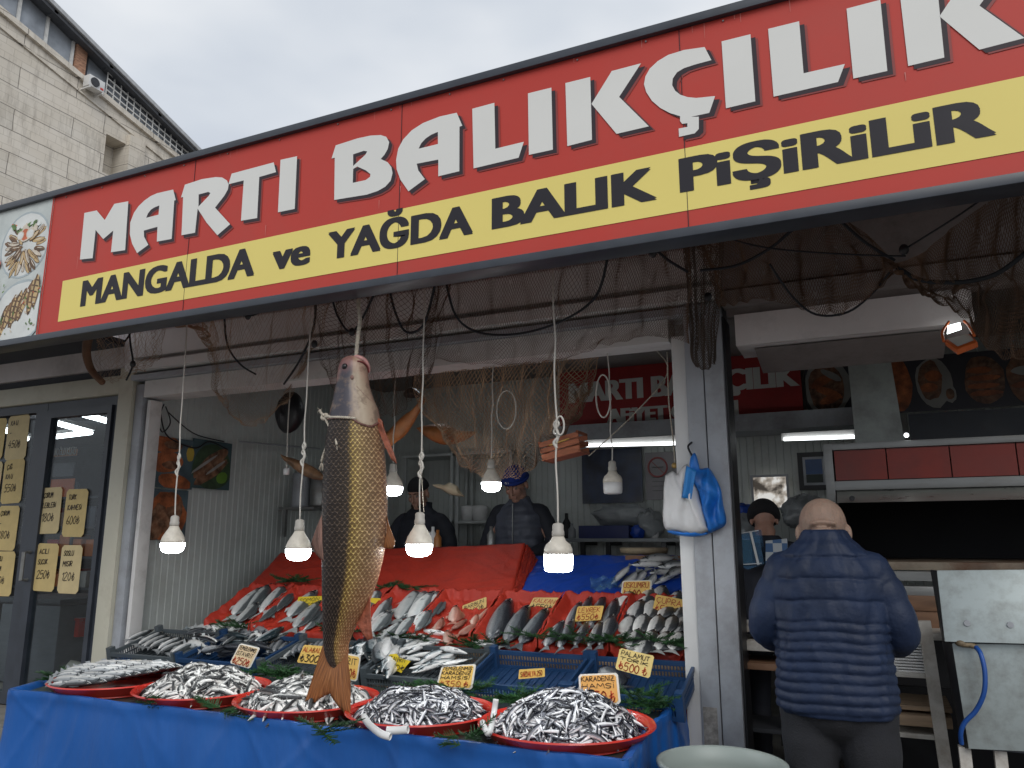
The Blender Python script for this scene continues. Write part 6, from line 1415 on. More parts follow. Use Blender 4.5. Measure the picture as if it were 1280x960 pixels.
def photo(name, x0, x1, z0, z1, Y, lb, blobs, base, frame=None, ax='y', X=None):
    c = Vector(((x0+x1)/2, Y, (z0+z1)/2)) if ax == 'y' else Vector((X, (x0+x1)/2, (z0+z1)/2))
    o = empty(name, c, lb, 'picture'); rg = random.Random(len(lb))
    if ax == 'y': MB().box((x0, Y, z0), (x1, Y+.01, z1)).build('print', base, o)
    else: MB().box((X-.01, x0, z0), (X, x1, z1)).build('print', base, o)
    mb = MB(); d = .0006
    for (cx, cz, a, b_, an, mi) in blobs:
        d += .0004; vs = []
        for i in range(18):
            t = 2*PI*i/18; r_ = 1+rg.uniform(-.07, .07); u = cx+(a*math.cos(t)*math.cos(an)-b_*math.sin(t)*math.sin(an))*r_; v = cz+(a*math.cos(t)*math.sin(an)+b_*math.sin(t)*math.cos(an))*r_
            u = min(1, max(0, u)); v = min(1, max(0, v))
            xx = x0+(x1-x0)*u; zz = z0+(z1-z0)*v
            vs.append((xx, Y-d, zz) if ax == 'y' else (X+d, xx, zz))
        mb.add(vs, [tuple(range(18))], mi)
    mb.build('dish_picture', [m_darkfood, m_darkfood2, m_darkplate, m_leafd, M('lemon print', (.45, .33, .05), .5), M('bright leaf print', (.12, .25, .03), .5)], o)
    return o
m_leafd = M('dim salad print', (.035, .065, .03), .5, var=.4, scale=20)
P2 = lambda px, py: at(px, py, Y=BY-.12)
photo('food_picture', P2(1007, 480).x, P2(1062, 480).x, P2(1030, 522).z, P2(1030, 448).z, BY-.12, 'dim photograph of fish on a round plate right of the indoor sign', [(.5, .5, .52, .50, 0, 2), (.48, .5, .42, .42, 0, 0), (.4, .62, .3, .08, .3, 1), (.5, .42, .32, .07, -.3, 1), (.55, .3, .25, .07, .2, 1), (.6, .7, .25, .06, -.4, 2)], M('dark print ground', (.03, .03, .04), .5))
YB = 5.7
P3 = lambda px, py: at(px, py, Y=YB)
bx0, bx1 = P3(1102, 470).x, P3(1330, 470).x; bz0, bz1 = P3(1190, 512).z, P3(1190, 442).z
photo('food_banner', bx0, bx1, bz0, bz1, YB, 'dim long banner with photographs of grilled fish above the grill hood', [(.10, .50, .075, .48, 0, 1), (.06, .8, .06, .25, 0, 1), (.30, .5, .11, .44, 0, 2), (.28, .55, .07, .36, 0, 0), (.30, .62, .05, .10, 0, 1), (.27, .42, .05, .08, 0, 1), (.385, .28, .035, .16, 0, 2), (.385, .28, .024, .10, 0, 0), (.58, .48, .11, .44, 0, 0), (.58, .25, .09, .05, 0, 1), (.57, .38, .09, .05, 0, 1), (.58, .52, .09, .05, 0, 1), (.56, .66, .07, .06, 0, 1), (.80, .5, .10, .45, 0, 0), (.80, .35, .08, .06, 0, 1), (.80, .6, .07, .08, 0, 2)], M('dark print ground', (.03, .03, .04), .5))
# lit tubes
def tube_light(p, q, lb, r_=.014):
    o = empty('tube_light', (p+q)/2, lb, 'tube light', 'tube lights inside the fish shop')
    MB().tube([p, q], r_, 10).build('tube', m_tube, o)
    MB().box((min(p.x, q.x)-.02, max(p.y, q.y)+.016, p.z-.01), (max(p.x, q.x)+.02, max(p.y, q.y)+.06, p.z+.05)).build('housing', m_white, o)
tube_light(at(731, 557, Y=6.4), at(856, 554, Y=6.4), 'lit tube under the shelf hood left of the pillar')
tube_light(at(980, 549, Y=6.4), at(1068, 546, Y=6.4), 'lit tube right of the pillar above the bald man')
o = MB().box((at(700, 548, Y=6.5).x, 6.48, 2.38), (at(1068, 540, Y=6.5).x, 6.86, 2.52)).build('tube_canopy', m_grey, None, loc=(-1, 6.6, 2.4)); tag(o, 'long grey metal canopy under the indoor sign', 'canopy')
p = at(545, 471, Y=5.4); o = empty('ceiling_light', (p.x, 5.4, ZC-.02), 'lit flat light on the ceiling between fish head and tan net', 'ceiling light')
MB().box((p.x-.06, 5.15, ZC-.05), (p.x+.06, 5.65, ZC-.004)).build('frame', m_whitepl, o, bevel=.006); MB().box((p.x-.05, 5.17, ZC-.058), (p.x+.05, 5.63, ZC-.052)).build('diffuser', m_tubesoft, o)
# food posters on the left wall
WX = -4.655
def W(px, py): return at(px, py, X=WX)
m_p1 = M('poster ground slate blue', (.07, .11, .13), .5, var=.4)
a_, b_ = W(188, 543), W(240, 607)
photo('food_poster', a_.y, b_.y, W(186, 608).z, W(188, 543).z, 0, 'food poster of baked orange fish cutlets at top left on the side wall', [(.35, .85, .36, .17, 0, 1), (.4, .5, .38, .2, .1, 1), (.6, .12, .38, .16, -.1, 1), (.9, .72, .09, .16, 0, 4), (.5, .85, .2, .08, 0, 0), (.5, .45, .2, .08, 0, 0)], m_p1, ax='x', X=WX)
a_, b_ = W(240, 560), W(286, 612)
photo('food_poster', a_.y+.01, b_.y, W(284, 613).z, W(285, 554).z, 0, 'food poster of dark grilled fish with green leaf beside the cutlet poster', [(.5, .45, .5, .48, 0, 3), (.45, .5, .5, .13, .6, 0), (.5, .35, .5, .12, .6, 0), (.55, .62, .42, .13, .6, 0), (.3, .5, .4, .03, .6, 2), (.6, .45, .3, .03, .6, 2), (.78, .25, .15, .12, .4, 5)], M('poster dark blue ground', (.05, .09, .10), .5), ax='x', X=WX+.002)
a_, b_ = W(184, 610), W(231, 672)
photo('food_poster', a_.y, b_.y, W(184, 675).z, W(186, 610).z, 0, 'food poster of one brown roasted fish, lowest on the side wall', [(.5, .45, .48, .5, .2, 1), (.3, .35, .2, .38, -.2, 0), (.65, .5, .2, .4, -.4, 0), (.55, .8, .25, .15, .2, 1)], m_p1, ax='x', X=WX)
# loose cables on the side wall
mb = MB(); wc = lambda l: crom([at(x, y, X=WX+.02) for x, y in l], 6)
mb.tube(wc([(200, 512), (206, 540), (220, 552), (245, 560), (262, 552), (285, 562)]), .006, 5).tube(wc([(205, 505), (198, 525), (203, 540), (213, 528), (207, 508)]), .005, 5).tube(wc([(210, 515), (232, 535), (250, 545), (280, 552)]), .005, 5)
o = mb.build('wall_cable', m_black, None, smooth=True, loc=at(230, 535, X=WX)); tag(o, 'loose black cables looping above the food posters on the side wall', 'cable')
mb = MB(); mb.tube([at(300, 552, X=WX+.03), at(400, 561, X=WX+.03)], .008, 6); o = mb.build('wall_pipe', m_grey, None, loc=at(340, 556, X=WX)); tag(o, 'thin pipe running along the side wall toward the big fish', 'pipe')
# dish rack low on the side wall
dr = empty('dish_rack', at(370, 620, Y=5.6), 'steel rack with pots fixed to the side wall left of the big fish', 'rack')
A = lambda px, py, Y=5.6: at(px, py, Y=Y)
x0_, x1_ = -4.62, A(420, 636).x; z0_ = A(370, 636).z; z1_ = A(370, 592).z
MB().box((x0_, 5.3, z0_-.02), (x1_, 5.6, z0_)).box((x0_, 5.58, z1_), (x1_, 5.6, z1_+.02)).box((x0_, 5.58, z0_), (x0_+.02, 5.6, z1_)).build('frame', m_steel, dr)
MB().box((x0_+.05, 5.3, z0_-.25), (x0_+.08, 5.33, z0_-.02)).build('bracket', m_steel, dr)
for k, x in enumerate((x0_+.14, x0_+.34, x0_+.5)):
    MB().lathe([(.075, 0), (.08, .02), (.08, z1_-z0_-.03), (.07, z1_-z0_-.02)], (x, 5.42, z0_), 18).build('pot', m_steel if k else m_grey, dr, smooth=True)
# shelf unit on the back wall
su = empty('shelf_unit', at(575, 615, Y=BY), 'pale open shelf unit on the back wall behind the dark capped worker', 'shelf')
Q = lambda px, py: at(px, py, Y=6.55)
zb_, zm_, zt2 = Q(575, 676).z, Q(575, 652).z, Q(575, 567).z; xs = [Q(x, 620).x for x in (507, 566, 573, 640)]
mb = MB()
for x in xs: mb.box((x-.015, 6.52, .34), (x+.015, 6.55, zt2)).box((x-.015, 6.82, .34), (x+.015, 6.85, zt2))
for z in (zt2, zm_, zb_-.1): mb.box((xs[0]-.015, 6.5, z-.02), (xs[1]+.015, 6.86, z+.005)).box((xs[2]-.015, 6.5, z-.02), (xs[3]+.015, 6.86, z+.005))
mb.build('frame', M('pale shelf paint', (.45, .47, .46), .5), su)
def simple(name, mb, mat, c, lb, cat, **k):
    o = mb.build(name, mat, None, loc=c, **k); return tag(o, lb, cat)
for k, (px, w_) in enumerate(((585, .07), (600, .08))):
    c = at(px, 646, Y=6.6); simple('white_tub', MB().lathe([(w_*.8, 0), (w_, .1), (w_*.95, .14), (0, .15)], (c.x, c.y, zm_+.006), 16), m_whitepl, c, ('small white tub', 'wide white tub')[k]+' on the middle shelf right of the dark capped worker', 'tub', smooth=True)
# black bundle hanging by the wall, pendant, hanging figures
bundle('black_net_bundle', [(352, 500), (362, 490), (374, 494), (378, 515), (368, 538), (354, 540), (346, 520)], 4.5, .08, m_black, 'round black bundle of netting hanging behind the left bulbs', .02, 13)
bundle('black_lampshade', [(505, 492), (515, 484), (526, 492), (524, 497), (507, 497)], 4.9, .05, m_black, 'small black lampshade under the ceiling right of the fish head', .003, 14)
c = at(516, 470, Y=4.9); o = MB().tube([at(516, 486, Y=4.9), Vector((at(516, 486, Y=4.9).x, 4.9, ZC))], .005, 6).build('lamp_rod', m_black, None, loc=c); tag(o, 'thin rod of the small black lampshade under the ceiling', 'rod')
m_ofish = M('orange carved fish', (.42, .16, .05), .45, var=.4, scale=10, dirt=(.2, .06, .02), damt=.5, dscale=16, bump=.3, bscale=60); m_bfish = M('brown carved fish', (.22, .12, .06), .5, var=.6, scale=14, bump=.3)
def carved(name, outline, Y, th, mat, lb, sd):
    P_ = crom([at(*p, Y=Y) for p in outline+[outline[0]]], 4)[:-1]; n = len(P_); c = sum(P_, Vector())/n
    # spine interpolation between opposite outline points gives a rounded body
    mb = MB(); h = n//2; K = 7
    for s_ in (-1, 1):
        for i in range(h+1):
            a, b_ = P_[i], P_[(n-i) % n]; wd = (a-b_).length
            for j in range(K):
                t = j/(K-1); mb.v.append(tuple(a.lerp(b_, t)+Vector((0, s_*min(th, wd*.35)*math.sin(PI*t), 0))))
    N_ = (h+1)*K
    for s_ in (0, 1):
        for i in range(h):
            for j in range(K-1):
                q = (s_*N_+i*K+j, s_*N_+i*K+j+1, s_*N_+(i+1)*K+j+1, s_*N_+(i+1)*K+j); mb.f.append(q if s_ else q[::-1]); mb.m.append(0)
    o = mb.build(name, mat, None, smooth=True, loc=c, merge=True); return tag(o, lb, 'hanging ornament')
carved('carved_fish', [(481, 561), (480, 548), (482, 540), (486, 538), (495, 528), (507, 517), (516, 512), (523, 502), (526, 490), (531, 497), (530, 505), (522, 520), (516, 531), (506, 545), (495, 553), (487, 560)], 4.4, .05, m_ofish, 'orange carved fish hanging nose down right of the big fish', 1)
carved('carved_fish', [(350, 567), (356, 570), (370, 574), (385, 580), (398, 588), (406, 596), (400, 600), (385, 597), (370, 588), (358, 578), (353, 573)], 4.3, .03, m_bfish, 'brown striped carved fish hanging left of the big fish', 2)
carved('carved_fish', [(520, 535), (535, 531), (555, 530), (575, 538), (595, 540), (578, 552), (555, 556), (535, 548)], 4.9, .04, m_ofish, 'dull orange carved fish lying behind the nose down one', 3)
carved('carved_gull', [(540, 606), (548, 605), (556, 606), (562, 603), (572, 608), (570, 613), (576, 618), (581, 621), (572, 620), (562, 618), (552, 612), (546, 610)], 5.2, .03, M('cream carved wood', (.62, .52, .36), .5), 'cream carved gull hanging above the dark capped worker', 4)
# horn-like pale arc
o = MB().tube(crom([at(545, 542, Y=4.9), at(560, 547, Y=4.9), at(578, 543, Y=4.9), at(590, 530, Y=4.9)], 6), [.012-.0005*i for i in range(19)], 8).build('pale_horn', M('pale horn', (.35, .33, .30), .5), None, smooth=True, loc=at(565, 545, Y=4.9)); tag(o, 'pale curved horn hanging in front of the tan net', 'ornament')
# small hanging wooden crate
wc_ = empty('wooden_crate', at(699, 560, Y=4.2), 'small reddish wooden crate hanging above the largest lit bulb', 'crate')
Y0 = 4.2; tl, tr, br_, bl_ = at(673, 554, Y=Y0), at(722, 539, Y=Y0), at(725, 563, Y=Y0), at(678, 575, Y=Y0)
m_rw = M('reddish wood', (.40, .13, .06), .55, var=.3, scale=14, stretch=(1, 6, 6)); mb = MB()
for t0, t1 in ((0, .28), (.36, .62), (.70, 1)):
    a, b_, c, d = tl.lerp(bl_, t0), tr.lerp(br_, t0), tr.lerp(br_, t1), tl.lerp(bl_, t1)
    for dy in (0, .16):
        q = [p+Vector((0, dy, 0)) for p in (a, b_, c, d)]; mb.add(q+[p+Vector((0, .012, 0)) for p in q], [(0, 1, 2, 3), (7, 6, 5, 4), (0, 4, 5, 1), (3, 2, 6, 7), (0, 3, 7, 4), (1, 5, 6, 2)])
mb.build('slats', m_rw, wc_)
mb = MB()
for t in (0.02, .98):
    a, d = tl.lerp(tr, t), bl_.lerp(br_, t)
    for k in (0, 1, 2): mb.bar(a.lerp(d, k/2)+Vector((0, .0, 0)), a.lerp(d, k/2)+Vector((0, .17, 0)), .014)
mb.bar(bl_+Vector((0, .08, 0)), br_+Vector((0, .08, 0)), .15, .01); mb.build('end_pieces', m_rw, wc_)
MB().bar(tl.lerp(tr, .3)+Vector((0, -.008, -.035)), tl.lerp(tr, .8)+Vector((0, -.008, -.03)), .022, .004).build('label_strip', m_card, wc_)
MB().tube([at(697, 548, Y=Y0+.08), Vector((at(697, 548, Y=Y0).x, Y0+.08, ZC))], .003, 5).build('hanging_wire', m_wire, wc_)
# hanging wires
for k, (l, Y, r_, mt_, lb) in enumerate((
    ([(812, 430), (835, 465), (790, 520), (736, 570)], 4.4, .004, m_rope, 'thin cord running diagonally from the lintel to the small crate'),
    ([(834, 440), (836, 500), (841, 545), (844, 582)], 4.1, .004, m_rope, 'thin cord with an amber bead hanging near the white jamb'),
    ([(529, 560), (527, 590), (530, 640)], 4.3, .003, m_rope, 'thin chain hanging above the dark capped worker'))):
    o = MB().tube(crom([at(*p, Y=Y) for p in l], 6), r_, 5).build('thin_string', mt_, None, smooth=True, loc=at(*l[0], Y=Y)); tag(o, lb, 'cord')
o = MB().ell(at(843, 582, Y=4.1), .016, 10, 8).build('amber_bead', M('amber', (.45, .30, .10), .3), None, smooth=True, loc=at(843, 582, Y=4.1)); tag(o, 'amber bead at the end of the thin cord near the white jamb', 'bead')
# back wall: posters, shelf, things on it
R_ = lambda px, py, Y=BY-.02: at(px, py, Y=Y)
def flatbox(name, pa, pb, Y, th, mat, lb, cat='poster'):
    a, b_ = at(*pa, Y=Y), at(*pb, Y=Y); z0, z1 = sorted((a.z, b_.z)); x0, x1 = sorted((a.x, b_.x)); o = empty(name, ((x0+x1)/2, Y, (z0+z1)/2), lb, cat)
    MB().box((x0, Y, z0), (x1, Y+th, z1)).build('sheet', mat, o); return o, x0, x1, z0, z1
flatbox('dark_poster', (727, 563), (804, 628), BY-.04, .01, M('dark night print', (.015, .025, .06), .35, var=.9, scale=5, dirt=(.05, .06, .07), damt=.5, dscale=6), 'dark blue poster on the back wall behind the unlit bulb')
o, x0, x1, z0, z1 = flatbox('no_smoking_sign', (806, 566), (848, 624), BY-.04, .01, M('grey sign paper', (.24, .23, .24), .6), 'pale no smoking notice on the back wall beside the white jamb', 'notice')
cc = Vector(((x0+x1)/2-.03, BY-.046, z0+(z1-z0)*.68)); rr = .085
MB().tube([cc+Vector((rr*math.cos(a), 0, rr*math.sin(a))) for a in [2*PI*j/28 for j in range(29)]], .008, 6, cap=False).bar(cc+Vector((-rr*.7, 0, rr*.7)), cc+Vector((rr*.7, 0, -rr*.7)), .014, .004).build('prohibition_ring', M('dim red print', (.30, .06, .06), .5), o)
MB().bar(cc+Vector((-.05, -.002, 0)), cc+Vector((.05, -.002, 0)), .02, .003).build('cigarette', m_black, o)
mb = MB()
for k in range(4): mb.bar((x0+.06, BY-.043, z0+.20-.04*k), (x1-.09, BY-.043, z0+.20-.04*k), .012, .002)
mb.build('text_lines', m_dark, o)
sh = empty('wall_shelf', R_(780, 673), 'long dark wall shelf with black brackets below the posters', 'shelf')
za = at(780, 673, Y=6.5).z; xa, xb = at(698, 673, Y=6.5).x, at(940, 673, Y=6.5).x
MB().box((xa, 6.45, za-.03), (xb, 6.87, za)).build('board', M('pale shelf edge', (.26, .28, .29), .5), sh, bevel=.004)
for px in (728, 760, 830): x = at(px, 690, Y=6.5).x; MB().box((x-.02, 6.5, za-.25), (x+.02, 6.53, za-.03)).box((x-.02, 6.53, za-.06), (x+.02, 6.86, za-.03)).build('bracket', m_black, sh)
def onshelf(px): return at(px, 670, Y=6.6).x
c = Vector((onshelf(755), 6.6, za)); simple('blue_box', MB().box((onshelf(728), 6.5, za+.001), (onshelf(790), 6.8, za+.11)), M('navy box card', (.02, .03, .12), .5), c, 'flat navy box on the wall shelf behind the unlit bulb', 'box', bevel=.005)
def mound(name, px, Y, z, sx, sy, sz, mat, lb, cat, sd, amp=.35, n=22, m_=14):
    x = at(px, 670, Y=Y).x; mb = MB(); c = Vector((x, Y, z))
    for i in range(m_+1):
        t = PI*i/m_
        for j in range(n):
            a = 2*PI*j/n; v = Vector((math.sin(t)*math.cos(a), math.sin(t)*math.sin(a), math.cos(t))); r_ = 1+amp*noise.noise(v*2.2+Vector((sd, 0, 0)))+amp*.5*noise.noise(v*6+Vector((sd, 3, 0)))
            mb.v.append((c.x+v.x*sx*r_, c.y+v.y*sy*r_, max(z, c.z+sz*.8+v.z*sz*r_)))
    for i in range(m_):
        for j in range(n): mb.f.append((i*n+j, (i+1)*n+j, (i+1)*n+(j+1) % n, i*n+(j+1) % n)); mb.m.append(0)
    return simple(name, mb, mat, c, lb, cat, smooth=True)
m_gbag = M('grey plastic bag', (.28, .30, .31), .3, var=.3, bump=.6, bscale=25)
mound('stacked_bags', 780, 6.65, za+.112, .26, .14, .10, m_gbag, 'stack of folded grey plastic bags on the navy box', 'plastic bags', 1, .25)
mound('clear_bag', 812, 6.6, za+.002, .12, .12, .13, m_gbag, 'crumpled clear bag at the right end of the navy box', 'plastic bags', 2)
mound('blue_rag', 797, 6.5, za+.002, .06, .06, .06, m_bluesheet, 'blue rag on the wall shelf', 'rag', 3)
for k, (px, h_, mt_, lb) in enumerate(((711, .22, m_black, 'dark bottle at the left end of the wall shelf'), (717, .13, m_gbag, 'short grey jar beside the dark bottle'), (820, .17, m_whitepl, 'clear water bottle on the wall shelf near the white jamb'))):
    x = onshelf(px); simple('bottle', MB().lathe([(.035, 0), (.038, .01), (.038, h_*.6), (.015, h_*.8), (.015, h_), (0, h_+.002)], (x, 6.55, za+.001), 14), mt_, Vector((x, 6.55, za)), lb, 'bottle', smooth=True)
c = at(805, 690, Y=5.3); o = empty('tambourine_plate', c, 'round wicker plate on the counter above the box of mackerel', 'plate'); MB().lathe([(.05, 0), (.16, .015), (.165, .045), (.15, .05)], (c.x, 5.3, c.z-.02), 24).build('dish', M('pale wicker', (.34, .27, .18), .7, scale=40), o, smooth=True)
o = MB().box((at(690, 700, Y=5.2).x, 5.15, at(700, 697, Y=5.2).z-.04), (at(900, 700, Y=5.2).x, 5.45, at(700, 697, Y=5.2).z)).build('counter_top', M('dark red counter', (.12, .025, .02), .5), None, loc=at(780, 700, Y=5.3)); tag(o, 'dark red counter slab behind the blue board', 'counter'); o.name = 'back_counter'
# bottles beside the workers
for k, (px, py, mt_, lb) in enumerate(((541, 672, m_whitepl, 'white capped bottle on the counter beside the big bulb'), (547, 676, M('orange bottle', (.35, .13, .03), .4), 'orange bottle on the counter between workers'), (614, 672, m_steel, 'steel tap standing on the counter left of the blue capped worker'))):
    c = at(px, py, Y=5.15); simple('bottle' if k < 2 else 'tap', MB().lathe([(.028, -.12), (.03, -.1), (.03, .02), (.012, .05), (.012, .08), (0, .082)], c, 12), mt_, c, lb, 'bottle' if k < 2 else 'tap', smooth=True)
# ---- seen through the right opening
YW = BY-.03
m_win, nt, b, out = nodes('daylight through dirty window'); tcx = N(nt, 'ShaderNodeTexCoord'); nz = N(nt, 'ShaderNodeTexNoise', i_Scale=7.0, i_Detail=6.0); nt.links.new(tcx.outputs['Object'], nz.inputs['Vector'])
nt.links.new(ramp(nt, nz.outputs[0], [(.42, (.05, .04, .03)), (.5, (.45, .40, .34)), (.56, (.85, .84, .80))]), b.inputs['Emission Color']); b.inputs['Emission Strength'].default_value = .75; b.inputs['Base Color'].default_value = (.1, .1, .1, 1)
o, x0, x1, z0, z1 = flatbox('back_window', (941, 597), (985, 634), YW, .01, m_win, 'small bright window in the back wall above the dark capped customer', 'window')
MB().box((x0-.02, YW-.012, z0-.02), (x1+.02, YW-.003, z0)).box((x0-.02, YW-.012, z1), (x1+.02, YW-.003, z1+.02)).box((x0-.02, YW-.012, z0), (x0, YW-.003, z1)).box((x1, YW-.012, z0), (x1+.02, YW-.003, z1)).build('frame', m_grey, o)
o, x0, x1, z0, z1 = flatbox('framed_picture', (996, 566), (1040, 612), YW, .02, m_black, 'black framed picture of blue sky over hills on the back wall', 'picture')
MB().box((x0+.04, YW-.004, z0+.04), (x1-.04, YW-.002, z1-.04)).build('mount', m_grey, o); MB().box((x0+.06, YW-.008, z0+.13), (x1-.06, YW-.005, z1-.06)).build('sky_part', M('picture sky', (.04, .09, .22), .4, var=.5, scale=4), o); MB().box((x0+.06, YW-.008, z0+.06), (x1-.06, YW-.005, z0+.128)).build('hill_part', M('picture hill', (.01, .02, .015), .4), o)
mound('grey_bag', 928, 6.3, za+.0, .14, .1, .10, m_gbag, 'grey plastic bags on the shelf left of the dark capped customer', 'plastic bags', 5); mound('blue_bag', 927, 6.5, za+.13, .13, .1, .08, m_bluesheet, 'blue bag lying over the grey bags', 'plastic bags', 6)
mound('grey_bag', 1008, 6.3, at(1008, 660, Y=6.3).z, .16, .12, .14, m_gbag, 'grey bag below the framed picture', 'plastic bags', 7)
bk = empty('wall_shelf', at(930, 650, Y=6.4), 'shelf board behind the dark capped customer', 'shelf'); MB().box((at(905, 650, Y=6.4).x, 6.2, za-.035), (at(960, 650, Y=6.4).x, 6.87, za-.005)).build('board', m_grey, bk)
# clear tote with shopping behind the man
tt = empty('shopping_tote', at(932, 690, Y=4.3), 'clear striped shopping tote hanging behind the bald man', 'bag')
q = [at(*p, Y=4.35) for p in ((918, 668), (948, 662), (955, 705), (935, 712), (922, 706))]; c = sum(q, Vector())/5
MB().add(q+[p+Vector((0, .12, 0)) for p in q], [tuple(range(5)), tuple(range(9, 4, -1))]+[(i, 5+i, 5+(i+1) % 5, (i+1) % 5) for i in range(5)]).build('bag_body', m_film, tt)
mb = MB()
for a, b_ in (((920, 666), (926, 708)), ((938, 664), (948, 706)), ((918, 668), (948, 663)), ((922, 706), (952, 704))): mb.bar(at(*a, Y=4.34), at(*b_, Y=4.34), .012, .004)
mb.build('stripes', m_whitepl, tt); pk_ = [at(x, y, Y=4.33) for x, y in ((957, 676), (984, 673), (984, 700), (957, 704))]; m_pk, nt, b, out = nodes('printed packet'); tcx = N(nt, 'ShaderNodeTexCoord'); ck = N(nt, 'ShaderNodeTexChecker', i_Scale=22.0); ck.inputs['Color1'].default_value = (.45, .48, .50, 1); ck.inputs['Color2'].default_value = (.05, .12, .26, 1); nt.links.new(tcx.outputs['Object'], ck.inputs[0]); nt.links.new(ck.outputs[0], b.inputs['Base Color'])
MB().add(pk_+[p+Vector((0, .03, 0)) for p in pk_], [(0, 1, 2, 3), (7, 6, 5, 4), (0, 4, 5, 1), (3, 2, 6, 7), (0, 3, 7, 4), (1, 5, 6, 2)]).build('checked_packet', m_pk, tt)
MB().box((q[4].x+.01, 4.37, q[4].z+.01), (q[3].x+.02, 4.45, q[0].z-.03)).build('packet', M('packet dark green', (.03, .07, .04), .5), tt)

m_shadeblk = M('black shade paint', (.010, .010, .012), .8, var=.4)  # flat black that stands in for deep shade behind the shelves
# ---------------------------------------------------------------- grill with hood and duct on the right
G0, G1 = 4.5, 5.5
hx0 = at(1031, 590, Y=G0).x; hx1 = 1.9; zt3 = at(1160, 549, Y=G0).z; zb3 = at(1160, 627, Y=G0).z; zr0 = at(1160, 598, Y=G0).z
hd = empty('grill_hood', ((hx0+hx1)/2, G0, zb3), 'stainless grill hood with a row of red panels at the right', 'hood')
mb = MB(); mb.box((hx0, G0, zt3-.035), (hx1, G0+.04, zt3)).box((hx0, G0, zr0-.05), (hx1, G0+.04, zr0)).box((hx0, G0-.002, zb3), (hx0+.045, G0+.04, zt3+.002)).build('frame', m_steel, hd, bevel=.003)
xs_ = [hx0+.05]+[at(x, 570, Y=G0).x for x in (1108, 1188, 1272)]+[1.2, 1.85]
for a, b_ in zip(xs_[:-1], xs_[1:]): MB().box((a+.003, G0+.015, zr0+.004), (b_-.003, G0+.03, zt3-.038)).build('red_panel', M('dull red enamel', (.22, .022, .012), .45, var=.15, scale=5, dirt=(.1, .015, .01), damt=.5), hd)
MB().add([(hx0+.05, G0+.02, zr0-.052), (hx1, G0+.02, zr0-.052), (hx1, G0-.06, zb3), (hx0+.05, G0-.06, zb3), (hx0+.05, G0+.04, zr0-.052), (hx1, G0+.04, zr0-.052), (hx1, G0-.04, zb3-.0), (hx0+.05, G0-.04, zb3)], [(0, 1, 2, 3), (7, 6, 5, 4), (3, 2, 6, 7), (0, 3, 7, 4), (1, 5, 6, 2)]).build('drip_lip', M('bright stainless', (.55, .56, .52), .3, metal=.75, var=.1, stretch=(1, 1, 8)), hd)
MB().box((hx0+.002, G0+.042, zb3), (hx0+.03, G1, zt3)).box((hx0+.03, G0+.042, zt3-.02), (hx1, G1, zt3-.002)).build('casing', m_steel, hd)
MB().tube([at(1065, 623, Y=G0-.065), at(1065, 623, Y=G0-.055)], .014, 12).build('rivet', m_black, hd)
dp = [at(1058, 440, Y=4.9), at(1104, 437, Y=4.9), at(1131, 547, Y=4.9), at(1069, 549, Y=4.9)]; dp[0].z = dp[1].z = ZC; dp[2].z = dp[3].z = zt3+.001
o = empty('extraction_duct', (dp[0]+dp[1])/2, 'dull sheet metal extraction duct widening down to the grill hood', 'duct')
MB().add(dp+[p+Vector((0, .35, 0)) for p in dp], [(0, 1, 2, 3), (7, 6, 5, 4), (0, 3, 7, 4), (1, 5, 6, 2)]).build('duct', M('galvanised duct', (.34, .37, .35), .45, var=.12, scale=3, dirt=(.12, .12, .11), damt=.6, dscale=5), o)
c = at(1133, 544, Y=G0-.02); o = MB().ell(c, .012, 10, 8).build('indicator_light', m_tube, None, smooth=True, loc=c); tag(o, 'tiny bright lamp at the foot of the extraction duct', 'lamp')
o = MB().box((-.55, 5.0, .335), (1.9, 5.04, 1.22)).build('shade_panel', m_shadeblk, None, loc=(0, 5, .34)); tag(o, 'added black cupboard behind the work shelves', 'shade panel')  # panel added only to make the space behind the shelves read dark
o = MB().box((at(1135, 515, Y=5.72).x, 5.72, at(1200, 546, Y=5.72).z-.1), (2.5, 5.74, bz0-.01)).build('navy_wall_board', m_frame, None, loc=(1, 5.7, 2.3)); tag(o, 'dark navy wall panel under the food banner', 'panel')
gr = empty('charcoal_grill', ((hx0+hx1)/2, G0, .34), 'black sooty grill chamber with rusty front rail under the hood', 'grill')
m_soot = M('soot', (.008, .008, .010), .8, var=.4); zg = at(1200, 703, Y=G0-.12).z
MB().box((hx0+.03, G1-.05, zg), (hx1, G1, zb3+.3)).box((hx0+.0, G0+.05, zg), (hx0+.03, G1, zb3)).box((hx1, G0, zg), (hx1+.03, G1, zt3)).build('chamber', m_soot, gr)
MB().box((hx0-.0, G0-.12, zg-.04), (hx1, G1, zg)).build('grill_bed', M('rusty greasy steel', (.24, .20, .15), .6, var=.4, scale=7, dirt=(.10, .035, .01), damt=.9, dscale=5), gr, bevel=.004)
MB().box((hx0-.0, G0-.14, zg-.09), (hx1, G0-.10, zg-.045)).build('front_rail', m_steel, gr)
MB().box((hx0, G0-.05, .34), (hx1, G0, zg-.6)).build('base_panel', m_soot, gr)
